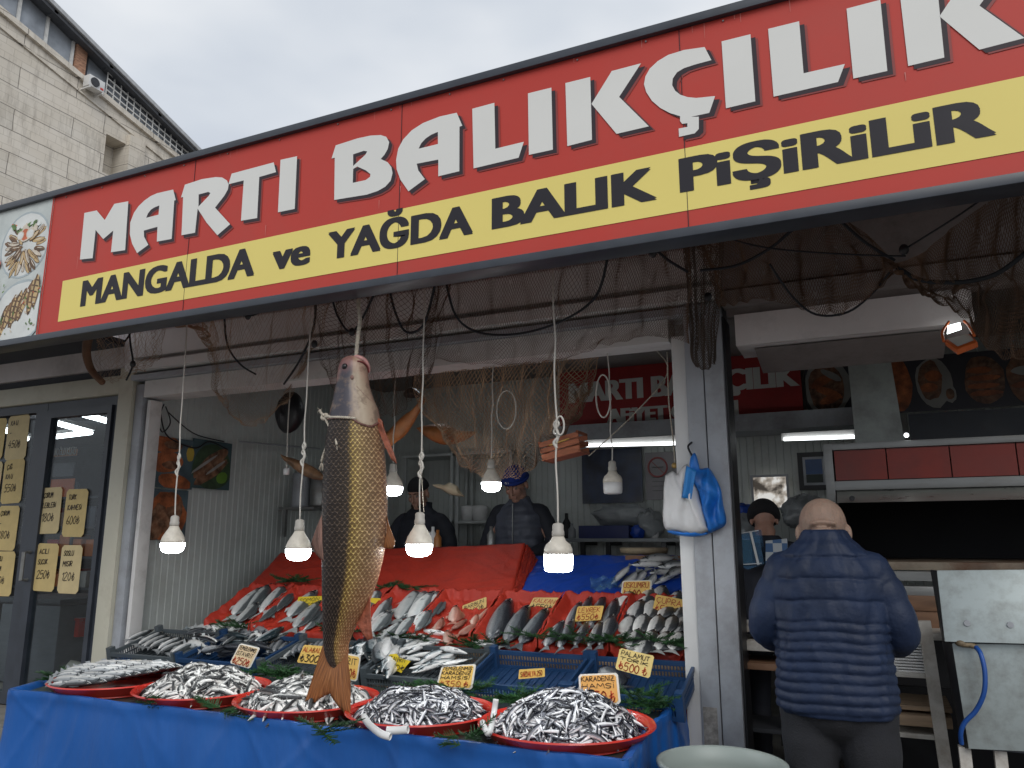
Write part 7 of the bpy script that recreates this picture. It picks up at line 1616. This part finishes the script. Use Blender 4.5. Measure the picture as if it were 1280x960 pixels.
# timber shelving under the grill rail
sv = empty('work_shelves', (0, G0-.25, .34), 'rough wooden and white painted shelves under the grill beside the man', 'shelves')
m_wpaint = M('chipped white painted timber', (.52, .50, .46), .65, var=.15, scale=10, dirt=(.18, .13, .08), damt=.6, dscale=9); m_brd = M('brown board', (.17, .09, .05), .6, var=.3, scale=5, stretch=(1, 6, 6))
SYs = 4.05
T = lambda px, py, Y=SYs: at(px, py, Y=Y)
def plank(name, pa, pb, h_, mat, Y=SYs, d=.3): 
    a, b_ = T(*pa, Y), T(*pb, Y); x0, x1 = sorted((a.x, b_.x)); z = (a.z+b_.z)/2; MB().box((x0, Y, z-h_), (x1, Y+d, z)).build(name, mat, sv, bevel=.003)
plank('shelf_board', (905, 783), (1185, 790), .03, m_wpaint); plank('shelf_board', (905, 800), (985, 803), .045, m_wpaint, 4.02); plank('shelf_board', (905, 828), (985, 830), .03, m_brd, 4.0)
plank('back_plank', (1110, 732), (1170, 734), .07, m_steel, 4.3, .1); plank('back_plank', (1115, 744), (1172, 745), .07, m_brd, 4.28, .1); plank('back_plank', (1115, 760), (1172, 761), .12, m_brd, 4.29, .1)
plank('shelf_board', (1100, 840), (1172, 842), .02, m_wpaint, 4.0, .35); plank('shelf_board', (1095, 880), (1190, 884), .02, m_wood, 4.0, .3); plank('loose_plank', (1105, 893), (1190, 896), .045, m_wood, 3.97, .2); plank('shelf_board', (1100, 915), (1175, 918), .02, m_wpaint, 4.0, .3); plank('low_shelf', (905, 915), (1100, 915), .02, m_dark, 4.1, .3)
for px_ in (912, 990): x = T(px_, 860).x; MB().box((x-.02, SYs+.02, .335), (x+.02, SYs+.06, T(940, 800).z-.05)).build('leg', m_dark, sv)
a, b_ = T(1155, 776, 3.95), at(1186, 985, Y=3.95); MB().bar(a, b_, .05, .05, up=(0, 1, 0)).build('leaning_post', m_wpaint, sv)
# stack of foam trays
c = T(1138, 838, 4.05); st = empty('foam_tray_stack', (c.x, 4.1, c.z), 'stack of white foam trays on the shelf right of the man', 'foam trays')
z = T(1138, 840, 4.05).z+.002
for k in range(13):
    w_ = .085 if k else .075; MB().box((c.x-w_, 4.02, z+k*.0125), (c.x+w_, 4.24, z+k*.0125+.009)).build('foam_tray', m_whitepl, st, bevel=.004)
# sheet metal cabinet at right
cb_ = empty('metal_cabinet', at(1230, 820, Y=3.5), 'dented pale sheet metal fryer cabinet at the right edge', 'cabinet')
m_sheet = M('pale galvanised sheet', (.36, .41, .41), .4, metal=.35, var=.1, scale=3, dirt=(.13, .12, .10), damt=.6, dscale=7, bump=.15, bscale=6)
CY = 3.5
def sheet(name, pts, dys, mat, th=.012):
    q = [at(p[0], p[1], Y=CY+d) for p, d in zip(pts, dys)]
    MB().add(q+[p+Vector((0, th, 0)) for p in q], [(0, 1, 2, 3), (7, 6, 5, 4), (0, 4, 5, 1), (3, 2, 6, 7), (0, 3, 7, 4), (1, 5, 6, 2)]).build(name, mat, cb_, bevel=.002)
sheet('upper_cover', [(1171, 713), (1400, 711), (1400, 808), (1181, 802)], [.06, .06, -.03, -.03], m_sheet)
sheet('lower_panel', [(1190, 804), (1400, 808), (1400, 945), (1211, 936)], [0, 0, .0, .0], m_sheet)
sheet('dark_edge', [(1163, 712), (1171, 713), (1181, 802), (1178, 802)], [.07, .06, -.02, .06], m_black); sheet('dark_edge', [(1178, 803), (1190, 804), (1211, 936), (1203, 936)], [.05, 0.002, .002, .05], m_black)
q0, q1 = at(1190, 803, Y=CY), at(1210, 937, Y=CY)
MB().box((q0.x+.03, CY+.015, q1.z+.002), (q0.x+1.0, CY+.5, q0.z+.1)).build('body', m_frame, cb_)
for px in (1206, 1250, 1330): x = at(px, 940, Y=CY+.05).x; MB().box((x-.02, CY+.03, .006), (x+.02, CY+.07, q1.z)).build('leg', m_wpaint, cb_)
for px, py in ((1209, 779), (1263, 781)): c = at(px, py, Y=CY-.012); MB().lathe([(0, -.004), (.010, -.004), (.012, 0)], (0, 0, 0), 14).tube([c, c+Vector((0, .02, 0))], .011, 14).build('bolt_head', M('screw zinc', (.2, .2, .2), .4, metal=.6), cb_) if 0 else MB().tube([c-Vector((0, .004, 0)), c+Vector((0, .03, 0))], .011, 14).build('bolt_head', m_grey, cb_)
hp = [at(*p, Y=CY-.03-d) for p, d in (((1220, 809), 0), ((1226, 818), .03), ((1231, 840), .045), ((1230, 866), .05), ((1220, 888), .04), ((1206, 903), .03), ((1201, 916), .02), ((1202, 930), 0))]
o = MB().tube(crom(hp, 8), .0085, 10).build('gas_hose', M('blue rubber hose', (.01, .07, .30), .4), None, smooth=True, loc=hp[0]); tag(o, 'blue gas hose looping down the front of the metal cabinet', 'hose')
c = at(1208, 806, Y=CY-.02); o = MB().ell(c, (.035, .012, .010), 12, 8).ell(c+Vector((-.02, -.004, .005)), (.018, .012, .012), 10, 8).tube([c, at(1221, 809, Y=CY-.03)], .008, 8).build('gas_valve', M('greasy brass', (.16, .12, .07), .6, var=.5, scale=40), None, smooth=True, loc=c); tag(o, 'greasy brass valve at the top of the blue hose', 'valve')
# orange floodlight
fl_c = at(1199, 420, Y=3.75); fl = empty('orange_floodlight', fl_c, 'small orange work floodlight hanging lit under the right lintel', 'floodlight')
m_or = M('orange plastic', (.60, .12, .02), .35, var=.1); F = lambda px, py, Y=3.75: at(px, py, Y=Y)
q = [F(1180, 425, 3.72), F(1196, 437, 3.62), F(1222, 427, 3.62), F(1212, 417, 3.72)]; mb = MB()
mb.add(q+[p+Vector((.002, .01, -.022)) for p in q], [(0, 1, 2, 3), (7, 6, 5, 4), (0, 4, 5, 1), (1, 5, 6, 2), (2, 6, 7, 3), (3, 7, 4, 0)]); mb.build('case', m_or, fl, bevel=.004)
cq = sum(q, Vector())/4; q2 = [cq.lerp(p, .80)+Vector((0, 0, .006)) for p in q]; MB().add(q2, [(3, 2, 1, 0)]).build('glass_face', M('dull lamp glass', (.55, .55, .50), .2), fl)
q3 = [F(1184, 417, 3.76), F(1202, 411, 3.76), F(1200, 403, 3.8), F(1185, 407, 3.8)]; MB().add(q3+[p+Vector((0, .01, 0)) for p in q3], [(0, 1, 2, 3), (7, 6, 5, 4), (0, 4, 5, 1), (1, 5, 6, 2), (2, 6, 7, 3), (3, 7, 4, 0)]).build('lit_panel', emitter('lit flood panel', (.9, 1, .98), 6), fl)
MB().tube(crom([F(1180, 427, 3.7), F(1178, 415, 3.74), F(1186, 402, 3.8)], 4), .006, 6).tube(crom([F(1218, 420, 3.66), F(1210, 406, 3.76), F(1205, 401, 3.8)], 4), .006, 6).build('bracket', m_or, fl, smooth=True)
# grey bin in front of the pillar
cbn = at(902, 955, Y=2.98); zbn = .735
bn = empty('grey_bin', (cbn.x, 2.98, .004), 'large round grey plastic bin in front of the pillar', 'bin')
rb = .215
MB().lathe([(rb*.78, .004), (rb*.80, .02), (rb*.97, zbn-.03), (rb*1.0, zbn-.03), (rb*1.06, zbn-.015), (rb*1.06, zbn-.003), (rb*1.02, zbn), (rb*.96, zbn-.006), (rb*.93, zbn-.06), (rb*.75, .03), (.0, .028)], (cbn.x, 2.98, 0), 48).build('tub', M('grey green plastic tub', (.27, .31, .29), .45, var=.06, scale=3), bn, smooth=True)
MB().tube(crom([(cbn.x-rb*1.04, 2.95, zbn-.05), (cbn.x-rb*1.18, 2.93, zbn-.08), (cbn.x-rb*1.04, 2.91, zbn-.11)], 5), .008, 8).build('handle', m_grey, bn, smooth=True)
# ---------------------------------------------------------------- people
def ellM(c, r, rx=0, rz=0): return Matrix.Rotation(rz, 3, 'Z') @ Matrix.Rotation(rx, 3, 'X')
def person(lb, loc, face, height, elbows, wrists, pitch=0, turn=0, skin=m_skin, heavy=1.0, roll_neck=False, drop=0):
    """local frame: +y is where the person faces; loc is between the feet"""
    s = height/1.75
    Rz = Matrix.Rotation(face, 4, 'Z'); Tm = Matrix.Translation(loc) @ Rz @ Matrix.Scale(s, 4)
    root_ = empty('person', loc, lb, 'person')
    X = lambda p: Tm @ Vector(p)
    hm = Matrix.Translation((0, .0, 1.50-drop)) @ Matrix.Rotation(turn, 4, 'Z') @ Matrix.Rotation(-pitch, 4, 'X') @ Matrix.Translation((0, .0, -1.50))
    HX = lambda p: X(hm @ Vector(p))
    hc = Vector((0, .015, 1.615))
    def hp(x, y, z): return HX(hc+Vector((x, y, z)))
    b_ = MB()
    def el(mb, p, r, head=False, mi=0):
        k = len(mb.v); mb.ell((0, 0, 0), r, 16, 12, None, mi)
        for i in range(k, len(mb.v)):
            v = Vector(mb.v[i])+Vector(p); mb.v[i] = tuple((HX if head else X)(v))
    def H_(p, r): el(b_, hc+Vector(p), r, True)
    H_((0, -.012, .03), (.080+.006*(heavy > 1.05), .097, .100-.006*(heavy > 1.05))); H_((0, .025, -.035), (.064, .072, .085)); H_((0, .062, -.10), (.034, .030, .024)); H_((0, .085, .035), (.052, .016, .014))
    for q in (-1, 1):
        H_((q*.040, .070, -.025), (.024, .022, .026)); H_((q*(.085+.005*(heavy > 1.05)), -.006, -.012), (.012, .020, .034)); H_((q*.046, .02, -.085), (.024, .045, .026))
        b_.cap(hp(q*.009, .094, -.036), hp(q*.011, .100, -.038), .0085*s, .0085*s, 8)
    b_.cap(hp(0, .095, .018), hp(0, .118, -.034), .007*s, .0115*s, 8)
    b_.cap(hp(-.018, .090, -.066), hp(.018, .090, -.066), .0075*s, .0075*s, 8); b_.cap(hp(-.014, .088, -.077), hp(.014, .088, -.077), .008*s, .008*s, 8)
    if roll_neck:
        for z, w_ in ((-.012, .050), (-.044, .058), (-.076, .062)): H_((0, -.088+.006*(z < -.06), z), (w_, .030, .0125))
    b_.cap(hp(0, -.012, -.07), X((0, -.012, 1.44)), .057*s*heavy, .066*s*heavy, 14)
    # trunk
    el(b_, (0, 0, 1.30), (.165, .105, .17)); el(b_, (0, 0, 1.10), (.145, .10, .17)); el(b_, (0, -.01, .95), (.155, .11, .13))
    for q, e, w_ in ((-1, elbows[0], wrists[0]), (1, elbows[1], wrists[1])):
        sh_ = Vector((q*.165, 0, 1.375)); b_.cap(X(sh_), X(e), .046*s, .036*s, 12); b_.cap(X(e), X(w_), .036*s, .026*s, 12)
        d = (Vector(w_)-Vector(e)).normalized(); pm = Vector(w_)+d*.055
        side = d.cross(Vector((0, 0, 1))).normalized(); dn = side.cross(d)
        b_.cap(X(Vector(w_)+d*.02), X(pm), .026*s, .030*s, 10); b_.cap(X(pm-side*.018), X(pm+side*.022), .018*s, .018*s, 8)
        for k, ln in enumerate((.070, .082, .078, .062)):
            o_ = pm+side*(-.032+.021*k)+d*.012; m1 = o_+d*ln*.45-dn*.004; m2 = m1+d*ln*.30-dn*.020; m3 = m2+d*ln*.15-dn*.022
            b_.cap(X(o_), X(m1), .0098*s, .0088*s, 7); b_.cap(X(m1), X(m2), .0088*s, .0080*s, 7); b_.cap(X(m2), X(m3), .0080*s, .0070*s, 7)
        t0 = Vector(w_)+d*.035+side*(-.022*q*-1)*-1; t1 = t0-side*.028*1+d*.03-dn*.01; t2 = t1+d*.028-dn*.012
        b_.cap(X(t0), X(t1), .012*s, .0105*s, 7); b_.cap(X(t1), X(t2), .0105*s, .009*s, 7)
        hip = Vector((q*.09, 0, .93)); kn = Vector((q*.105, .015, .50)); an = Vector((q*.115, -.02, .09))
        b_.cap(X(hip), X(kn), .085*s, .055*s, 12); b_.cap(X(kn), X(an), .055*s, .038*s, 12); b_.cap(X(an+Vector((0, -.02, -.045))), X(an+Vector((q*.02, .14, -.055))), .036*s, .030*s, 10)
    remesh(b_, 'body', skin, root_, .0056*s, 2)
    for q in (-1, 1):
        e = MB(); e.ell(hp(q*.031, .0785, .006), .0115*s, 10, 8); e.build('eye', m_eyew, root_, smooth=True)
        e = MB(); e.ell(hp(q*.031, .0868, .003), .0055*s, 8, 6); e.build('pupil', m_black, root_, smooth=True)
        MB().tube([hp(q*.012, .100, .030), hp(q*.032, .100, .036), hp(q*.052, .088, .030)], [.003*s, .0045*s, .002*s], 6).build('eyebrow', m_brow, root_, smooth=True)
    return root_, X, HX, hc, s, el
m_eyew = M('eye white', (.24, .20, .17), .4); m_brow = M('dark brow hair', (.03, .02, .015), .9)
def torso_loft(X, rows, n=56, ridge=None, sq=2.4, cx=None):
    """rows: (z, halfwidth, halfdepth) smooth interpolated; ridge(z)->scale"""
    mb = MB(); zs_ = [r[0] for r in rows]; N_ = 150
    def itp(z):
        for i in range(len(rows)-1):
            if rows[i][0] <= z <= rows[i+1][0]:
                t = (z-rows[i][0])/(rows[i+1][0]-rows[i][0]); t = t*t*(3-2*t)*.5+t*.5; return rows[i][1]+(rows[i+1][1]-rows[i][1])*t, rows[i][2]+(rows[i+1][2]-rows[i][2])*t
        return rows[-1][1:]
    for k in range(N_+1):
        z = zs_[0]+(zs_[-1]-zs_[0])*k/N_; a, b_ = itp(z); 
        for j in range(n):
            t = 2*PI*j/n; c, s_ = math.cos(t), math.sin(t)
            wz = z+.004*math.sin(t*2+1)+.008*noise.noise(Vector((c*2, s_*2, z*3)))
            rg = (ridge(wz) if ridge else 0)+.012*noise.noise(Vector((c*3, s_*3, z*7)))+.006*noise.noise(Vector((c*9, s_*9, z*14)))
            x = (a+rg)*math.copysign(abs(c)**(2/sq), c); y = (b_+rg)*math.copysign(abs(s_)**(2/sq), s_)
            mb.v.append(tuple(X((x, y, z))))
    for k in range(N_):
        for j in range(n): mb.f.append((k*n+j, k*n+(j+1) % n, (k+1)*n+(j+1) % n, (k+1)*n+j)); mb.m.append(0)
    mb.f.append(tuple(reversed(range(n)))); mb.f.append(tuple(N_*n+j for j in range(n))); mb.m += [0, 0]
    return mb
def sleeve(mb, X, pts, rs, ridge=0, pitch=.06, n=20, s=1):
    P_ = crom(pts, 14); m_ = len(P_); L_ = 0; R2 = []
    for i, p in enumerate(P_):
        if i: L_ += (P_[i]-P_[i-1]).length
        t = i/(m_-1)*(len(rs)-1); k = min(len(rs)-2, int(t)); r_ = rs[k]+(rs[k+1]-rs[k])*(t-k)
        R2.append((r_+ridge*(abs(math.sin(PI*L_/pitch))**.6-.6)+.005*noise.noise(p*12))*s)
    mb.tube([X(p) for p in P_], R2, n); return mb
m_jacket = M('navy quilted nylon', (.009, .019, .050), .6, var=.2, scale=9, bump=.45, bscale=30, spec=.35)
m_jeans = M('dark grey denim', (.013, .014, .018), .85, var=.25, scale=14, bump=.3, bscale=160)
m_shoe = M('black shoe', (.015, .014, .014), .5)
m_darkcloth = M('dark work cloth', (.012, .014, .022), .8, var=.3, bump=.4, bscale=22)
m_vest = M('slate quilted vest', (.055, .062, .085), .6, var=.2, bump=.4, bscale=20)
def trousers(X, root_, mat, s, top=.98, wide=1.0):
    mb = MB()
    k = len(mb.v); mb.ell((0, 0, 0), (.185*wide, .135*wide, .14), 20, 12)
    for i in range(k, len(mb.v)): mb.v[i] = tuple(X(Vector(mb.v[i])+Vector((0, -.012, .91))))
    for q in (-1, 1):
        sleeve(mb, X, [Vector((q*.095*wide, -.005, .92)), Vector((q*.102*wide, .0, .72)), Vector((q*.108, .01, .50)), Vector((q*.112, -.01, .28)), Vector((q*.115, -.02, .085))], [.112*wide, .098*wide, .078, .070, .068], .003, .11, 18, s)
    o = remesh(mb, 'trousers', mat, root_, .009*s, 2)
    for q in (-1, 1):
        sb = MB(); sb.cap(X((q*.115, -.045, .045)), X((q*.125, .12, .035)), .047*s, .042*s, 14); sb.build('shoe', m_shoe, root_, smooth=True)
    return o
# --- the bald man at the counter, seen from behind
mc = at(1040, 800, Y=3.22); base = Vector((mc.x, 3.22, .004)); Hm = at(1024, 621, Y=3.2).z
m_bald = M('weathered scalp skin', (.27, .18, .135), .65, var=.14, scale=22, bump=.25, bscale=150, sub=.12, dirt=(.16, .12, .10), damt=.5, dscale=150)
r_, X, HX, hc, s, el = person('bald man in a navy quilted jacket seen from behind at the work shelves', base, R(0), Hm-.004+.115, ((-.232, .0, 1.185), (.232, .0, 1.175)), ((-.14, .24, 1.10), (.14, .24, 1.09)), pitch=R(24), turn=R(3), skin=m_bald, heavy=1.12, roll_neck=True, drop=.09)
def ridge(z):
    if z > 1.47: return 0
    pz, pt_ = ((z-1.185)/.076, .076) if z > 1.185 else ((z-.8475)/.0338, .0338)
    d = abs(pz-round(pz))*pt_
    return -(.0075 if z > 1.185 else .0065)*math.exp(-(d/.0055)**2)+.0015*abs(math.sin(PI*pz))
jk = torso_loft(X, [(.868, .190, .145), (.882, .206, .155), (.93, .210, .158), (1.03, .200, .154), (1.13, .196, .150), (1.27, .197, .144), (1.36, .186, .132), (1.42, .158, .118), (1.455, .118, .102), (1.485, .090, .086), (1.505, .081, .080), (1.515, .070, .070)], ridge=ridge)
jk.cap(X((-.145, 0, 1.362)), X((.145, 0, 1.362)), .077*s, .077*s, 18)
for q in (-1, 1):
    sleeve(jk, X, [Vector((q*.138, 0, 1.375)), Vector((q*.190, .0, 1.29)), Vector((q*.230, .0, 1.17)), Vector((q*.208, .11, 1.11)), Vector((q*.15, .225, 1.10))], [.069, .066, .063, .058, .046], .006, .075, 22, s)
remesh(jk, 'jacket', m_jacket, r_, .0052*s, 1, fac=.35)
trousers(X, r_, m_jeans, s, wide=.98)
# sparse grey stubble ring is left to the skin texture; ears and nape folds are modelled
# --- worker in the blue knitted cap
c = at(651, 583, Y=5.45); base = Vector((at(650, 700, Y=5.5).x, 5.5, .335)); 
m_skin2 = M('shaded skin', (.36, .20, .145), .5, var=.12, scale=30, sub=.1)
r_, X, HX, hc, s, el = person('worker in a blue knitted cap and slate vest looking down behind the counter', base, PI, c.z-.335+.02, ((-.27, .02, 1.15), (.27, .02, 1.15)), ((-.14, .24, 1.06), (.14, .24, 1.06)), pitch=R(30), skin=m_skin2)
m_cap = M('royal blue knit', (.008, .03, .20), .9, var=.2, scale=60, bump=.6, bscale=150)
cp = MB(); k = len(cp.v); cp.ell((0, 0, 0), (.093, .108, .105), 28, 18)
cp.v = [tuple(HX(hc+Vector(v)*1+Vector((0, -.012, .045)))) if v[2] > -.02 else tuple(HX(hc+Vector((v[0]*.9, v[1]*.9, -.02))+Vector((0, -.012, .045)))) for v in [Vector(q) for q in cp.v]]
cap_ = cp.build('cap', m_cap, r_, smooth=True)
bd = MB(); bd.tube([HX(hc+Vector((.094*math.cos(a), .109*math.sin(a)-.012, .045))) for a in [2*PI*j/32 for j in range(33)]], .014*s, 8, cap=False, flat=1.0); bd.build('cap_band', m_cap, cap_, smooth=True)
sw = MB(); strokes(sw, 'SL 1', HX(hc+Vector((.03, .118, .06))), (HX(Vector((-1, 0, 0)))-HX(Vector((0, 0, 0)))).normalized(), (HX(Vector((0, 0, 1)))-HX(Vector((0, 0, 0)))).normalized(), .014, .003); sw.build('cap_lettering', m_whitepl, cap_)
jk = torso_loft(X, [(.88, .17, .12), (.95, .19, .13), (1.1, .185, .13), (1.25, .20, .13), (1.36, .19, .12), (1.43, .13, .10), (1.48, .075, .075), (1.51, .068, .07)], n=40, ridge=lambda z: .004*math.sin(z*90))
remesh(jk, 'vest', m_vest, r_, .008*s, 2)
sl = MB()
for q in (-1, 1): sleeve(sl, X, [Vector((q*.165, 0, 1.40)), Vector((q*.225, .0, 1.30)), Vector((q*.27, .02, 1.15)), Vector((q*.21, .13, 1.09)), Vector((q*.15, .22, 1.06))], [.060, .060, .055, .05, .042], .004, .08, 18, s)
sl.cap(X((-.16, 0, 1.38)), X((.16, 0, 1.38)), .07*s, .07*s, 14); remesh(sl, 'sleeves', m_darkcloth, r_, .009*s, 2)
MB().tube([X((0, .134, 1.44)), X((0, .140, 1.2)), X((0, .137, .95))], .004, 6).build('zip', m_steel, r_)
trousers(X, r_, m_darkcloth, s)
# --- worker in the dark cap
c = at(525, 598, Y=5.55); base = Vector((at(526, 700, Y=5.6).x, 5.6, .335))
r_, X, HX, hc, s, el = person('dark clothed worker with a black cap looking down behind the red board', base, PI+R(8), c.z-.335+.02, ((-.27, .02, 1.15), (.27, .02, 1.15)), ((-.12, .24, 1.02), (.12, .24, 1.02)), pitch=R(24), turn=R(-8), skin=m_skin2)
cp = MB(); cp.ell((0, 0, 0), (.091, .106, .10), 28, 18)
cp.v = [tuple(HX(hc+Vector(v)+Vector((0, -.014, .045)))) if v[2] > -.01 else tuple(HX(hc+Vector((v[0]*.9, v[1]*.9, -.01))+Vector((0, -.014, .045)))) for v in [Vector(q) for q in cp.v]]
cp.build('cap', M('black knit', (.012, .012, .014), .95, bump=.5, bscale=140), r_, smooth=True)
MB().cap(HX(hc+Vector((-.03, .055, -.09))), HX(hc+Vector((.03, .055, -.09))), .03*s, .03*s, 10).build('beard', m_brow, r_, smooth=True)
jk = torso_loft(X, [(.85, .19, .13), (.95, .20, .14), (1.1, .19, .135), (1.25, .205, .135), (1.36, .19, .125), (1.43, .14, .105), (1.48, .085, .085), (1.53, .08, .082)], n=40, ridge=lambda z: .004*math.sin(z*70))
jk.cap(X((-.155, 0, 1.37)), X((.155, 0, 1.37)), .072*s, .072*s, 14)
for q in (-1, 1): sleeve(jk, X, [Vector((q*.150, 0, 1.385)), Vector((q*.225, .0, 1.30)), Vector((q*.27, .02, 1.15)), Vector((q*.20, .13, 1.07)), Vector((q*.13, .22, 1.03))], [.065, .066, .06, .054, .045], .005, .09, 18, s)
remesh(jk, 'jacket', m_darkcloth, r_, .008*s, 2); trousers(X, r_, m_darkcloth, s)
# --- dark capped customer beyond the man
c = at(955, 631, Y=4.55); base = Vector((c.x, 4.55, .335))
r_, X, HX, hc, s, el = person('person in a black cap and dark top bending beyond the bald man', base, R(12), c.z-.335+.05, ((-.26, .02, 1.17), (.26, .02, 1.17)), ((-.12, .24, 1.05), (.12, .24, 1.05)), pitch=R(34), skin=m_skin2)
cp = MB(); cp.ell((0, 0, 0), (.112, .130, .118), 28, 18)
cp.v = [tuple(HX(hc+Vector(v)+Vector((0, -.014, .025)))) if v[2] > -.035 else tuple(HX(hc+Vector((v[0]*.9, v[1]*.9, -.035))+Vector((0, -.014, .025)))) for v in [Vector(q) for q in cp.v]]
cp.build('cap', MATS['black knit'], r_, smooth=True)
m, nt, b, out = nodes('blue white check'); tcx = N(nt, 'ShaderNodeTexCoord'); ck = N(nt, 'ShaderNodeTexChecker', i_Scale=28.0); ck.inputs['Color1'].default_value = (.40, .44, .48, 1); ck.inputs['Color2'].default_value = (.03, .10, .28, 1); nt.links.new(tcx.outputs['Object'], ck.inputs[0]); nt.links.new(ck.outputs[0], b.inputs['Base Color']); b.inputs['Roughness'].default_value = .85
jk = torso_loft(X, [(.85, .17, .12), (.95, .18, .13), (1.1, .17, .125), (1.25, .19, .125), (1.36, .18, .115), (1.43, .13, .10), (1.48, .08, .08)], n=40)
jk.cap(X((-.155, 0, 1.37)), X((.155, 0, 1.37)), .072*s, .072*s, 14)
for q in (-1, 1): sleeve(jk, X, [Vector((q*.150, 0, 1.385)), Vector((q*.22, .0, 1.30)), Vector((q*.26, .02, 1.17)), Vector((q*.20, .13, 1.09)), Vector((q*.13, .22, 1.06))], [.06, .06, .055, .05, .042], .004, .09, 18, s)
remesh(jk, 'shirt', m_darkcloth, r_, .009*s, 2); trousers(X, r_, m_darkcloth, s)
# ---------------------------------------------------------------- world, sun, render settings
w = bpy.data.worlds.new('World'); S.world = w; w.use_nodes = True
nt = w.node_tree; nt.nodes.clear(); L = nt.links.new
out = nt.nodes.new('ShaderNodeOutputWorld')
sky = nt.nodes.new('ShaderNodeTexSky'); sky.sky_type = 'NISHITA'; sky.sun_disc = False
sky.sun_elevation = R(38); sky.sun_rotation = R(145)
b1 = nt.nodes.new('ShaderNodeBackground'); b1.inputs[1].default_value = .06; L(sky.outputs[0], b1.inputs[0])
tc = nt.nodes.new('ShaderNodeTexCoord'); mp = nt.nodes.new('ShaderNodeMapping'); mp.inputs['Scale'].default_value = (1, 1, 2.2); L(tc.outputs['Generated'], mp.inputs[0])
n1 = nt.nodes.new('ShaderNodeTexNoise'); n1.inputs['Scale'].default_value = 2.3; n1.inputs['Detail'].default_value = 4; n1.inputs['Roughness'].default_value = .45; L(mp.outputs[0], n1.inputs['Vector'])
rc = ramp(nt, n1.outputs[0], [(.32, (.56, .62, .72)), (.48, (.72, .77, .84)), (.62, (.88, .91, .95))])
b2 = nt.nodes.new('ShaderNodeBackground'); b2.inputs[1].default_value = .98; L(rc, b2.inputs[0])
mx = nt.nodes.new('ShaderNodeMixShader'); mx.inputs[0].default_value = .93; L(b1.outputs[0], mx.inputs[1]); L(b2.outputs[0], mx.inputs[2]); L(mx.outputs[0], out.inputs[0])
sd = bpy.data.lights.new('sun', 'SUN'); sd.energy = 1.5; sd.angle = R(35); sd.color = (1, .97, .93)
so = bpy.data.objects.new('sun', sd); COL.objects.link(so)
sdir = Vector((math.sin(R(35))*math.cos(R(38)), -math.cos(R(35))*math.cos(R(38)), math.sin(R(38))))   # towards the sun
so.rotation_euler = sdir.to_track_quat('Z', 'Y').to_euler(); so.location = (3, -8, 8)
S.view_settings.view_transform = 'Standard'; S.view_settings.look = 'None'; S.view_settings.exposure = 0; S.view_settings.gamma = 1
S.view_settings.use_curve_mapping = False
S.render.engine = 'CYCLES'
S.cycles.max_bounces = 8; S.cycles.diffuse_bounces = 3; S.cycles.glossy_bounces = 3; S.cycles.transmission_bounces = 4; S.cycles.transparent_max_bounces = 16
S.cycles.use_denoising = True; S.cycles.sample_clamp_indirect = 6; S.cycles.caustics_reflective = False; S.cycles.caustics_refractive = False
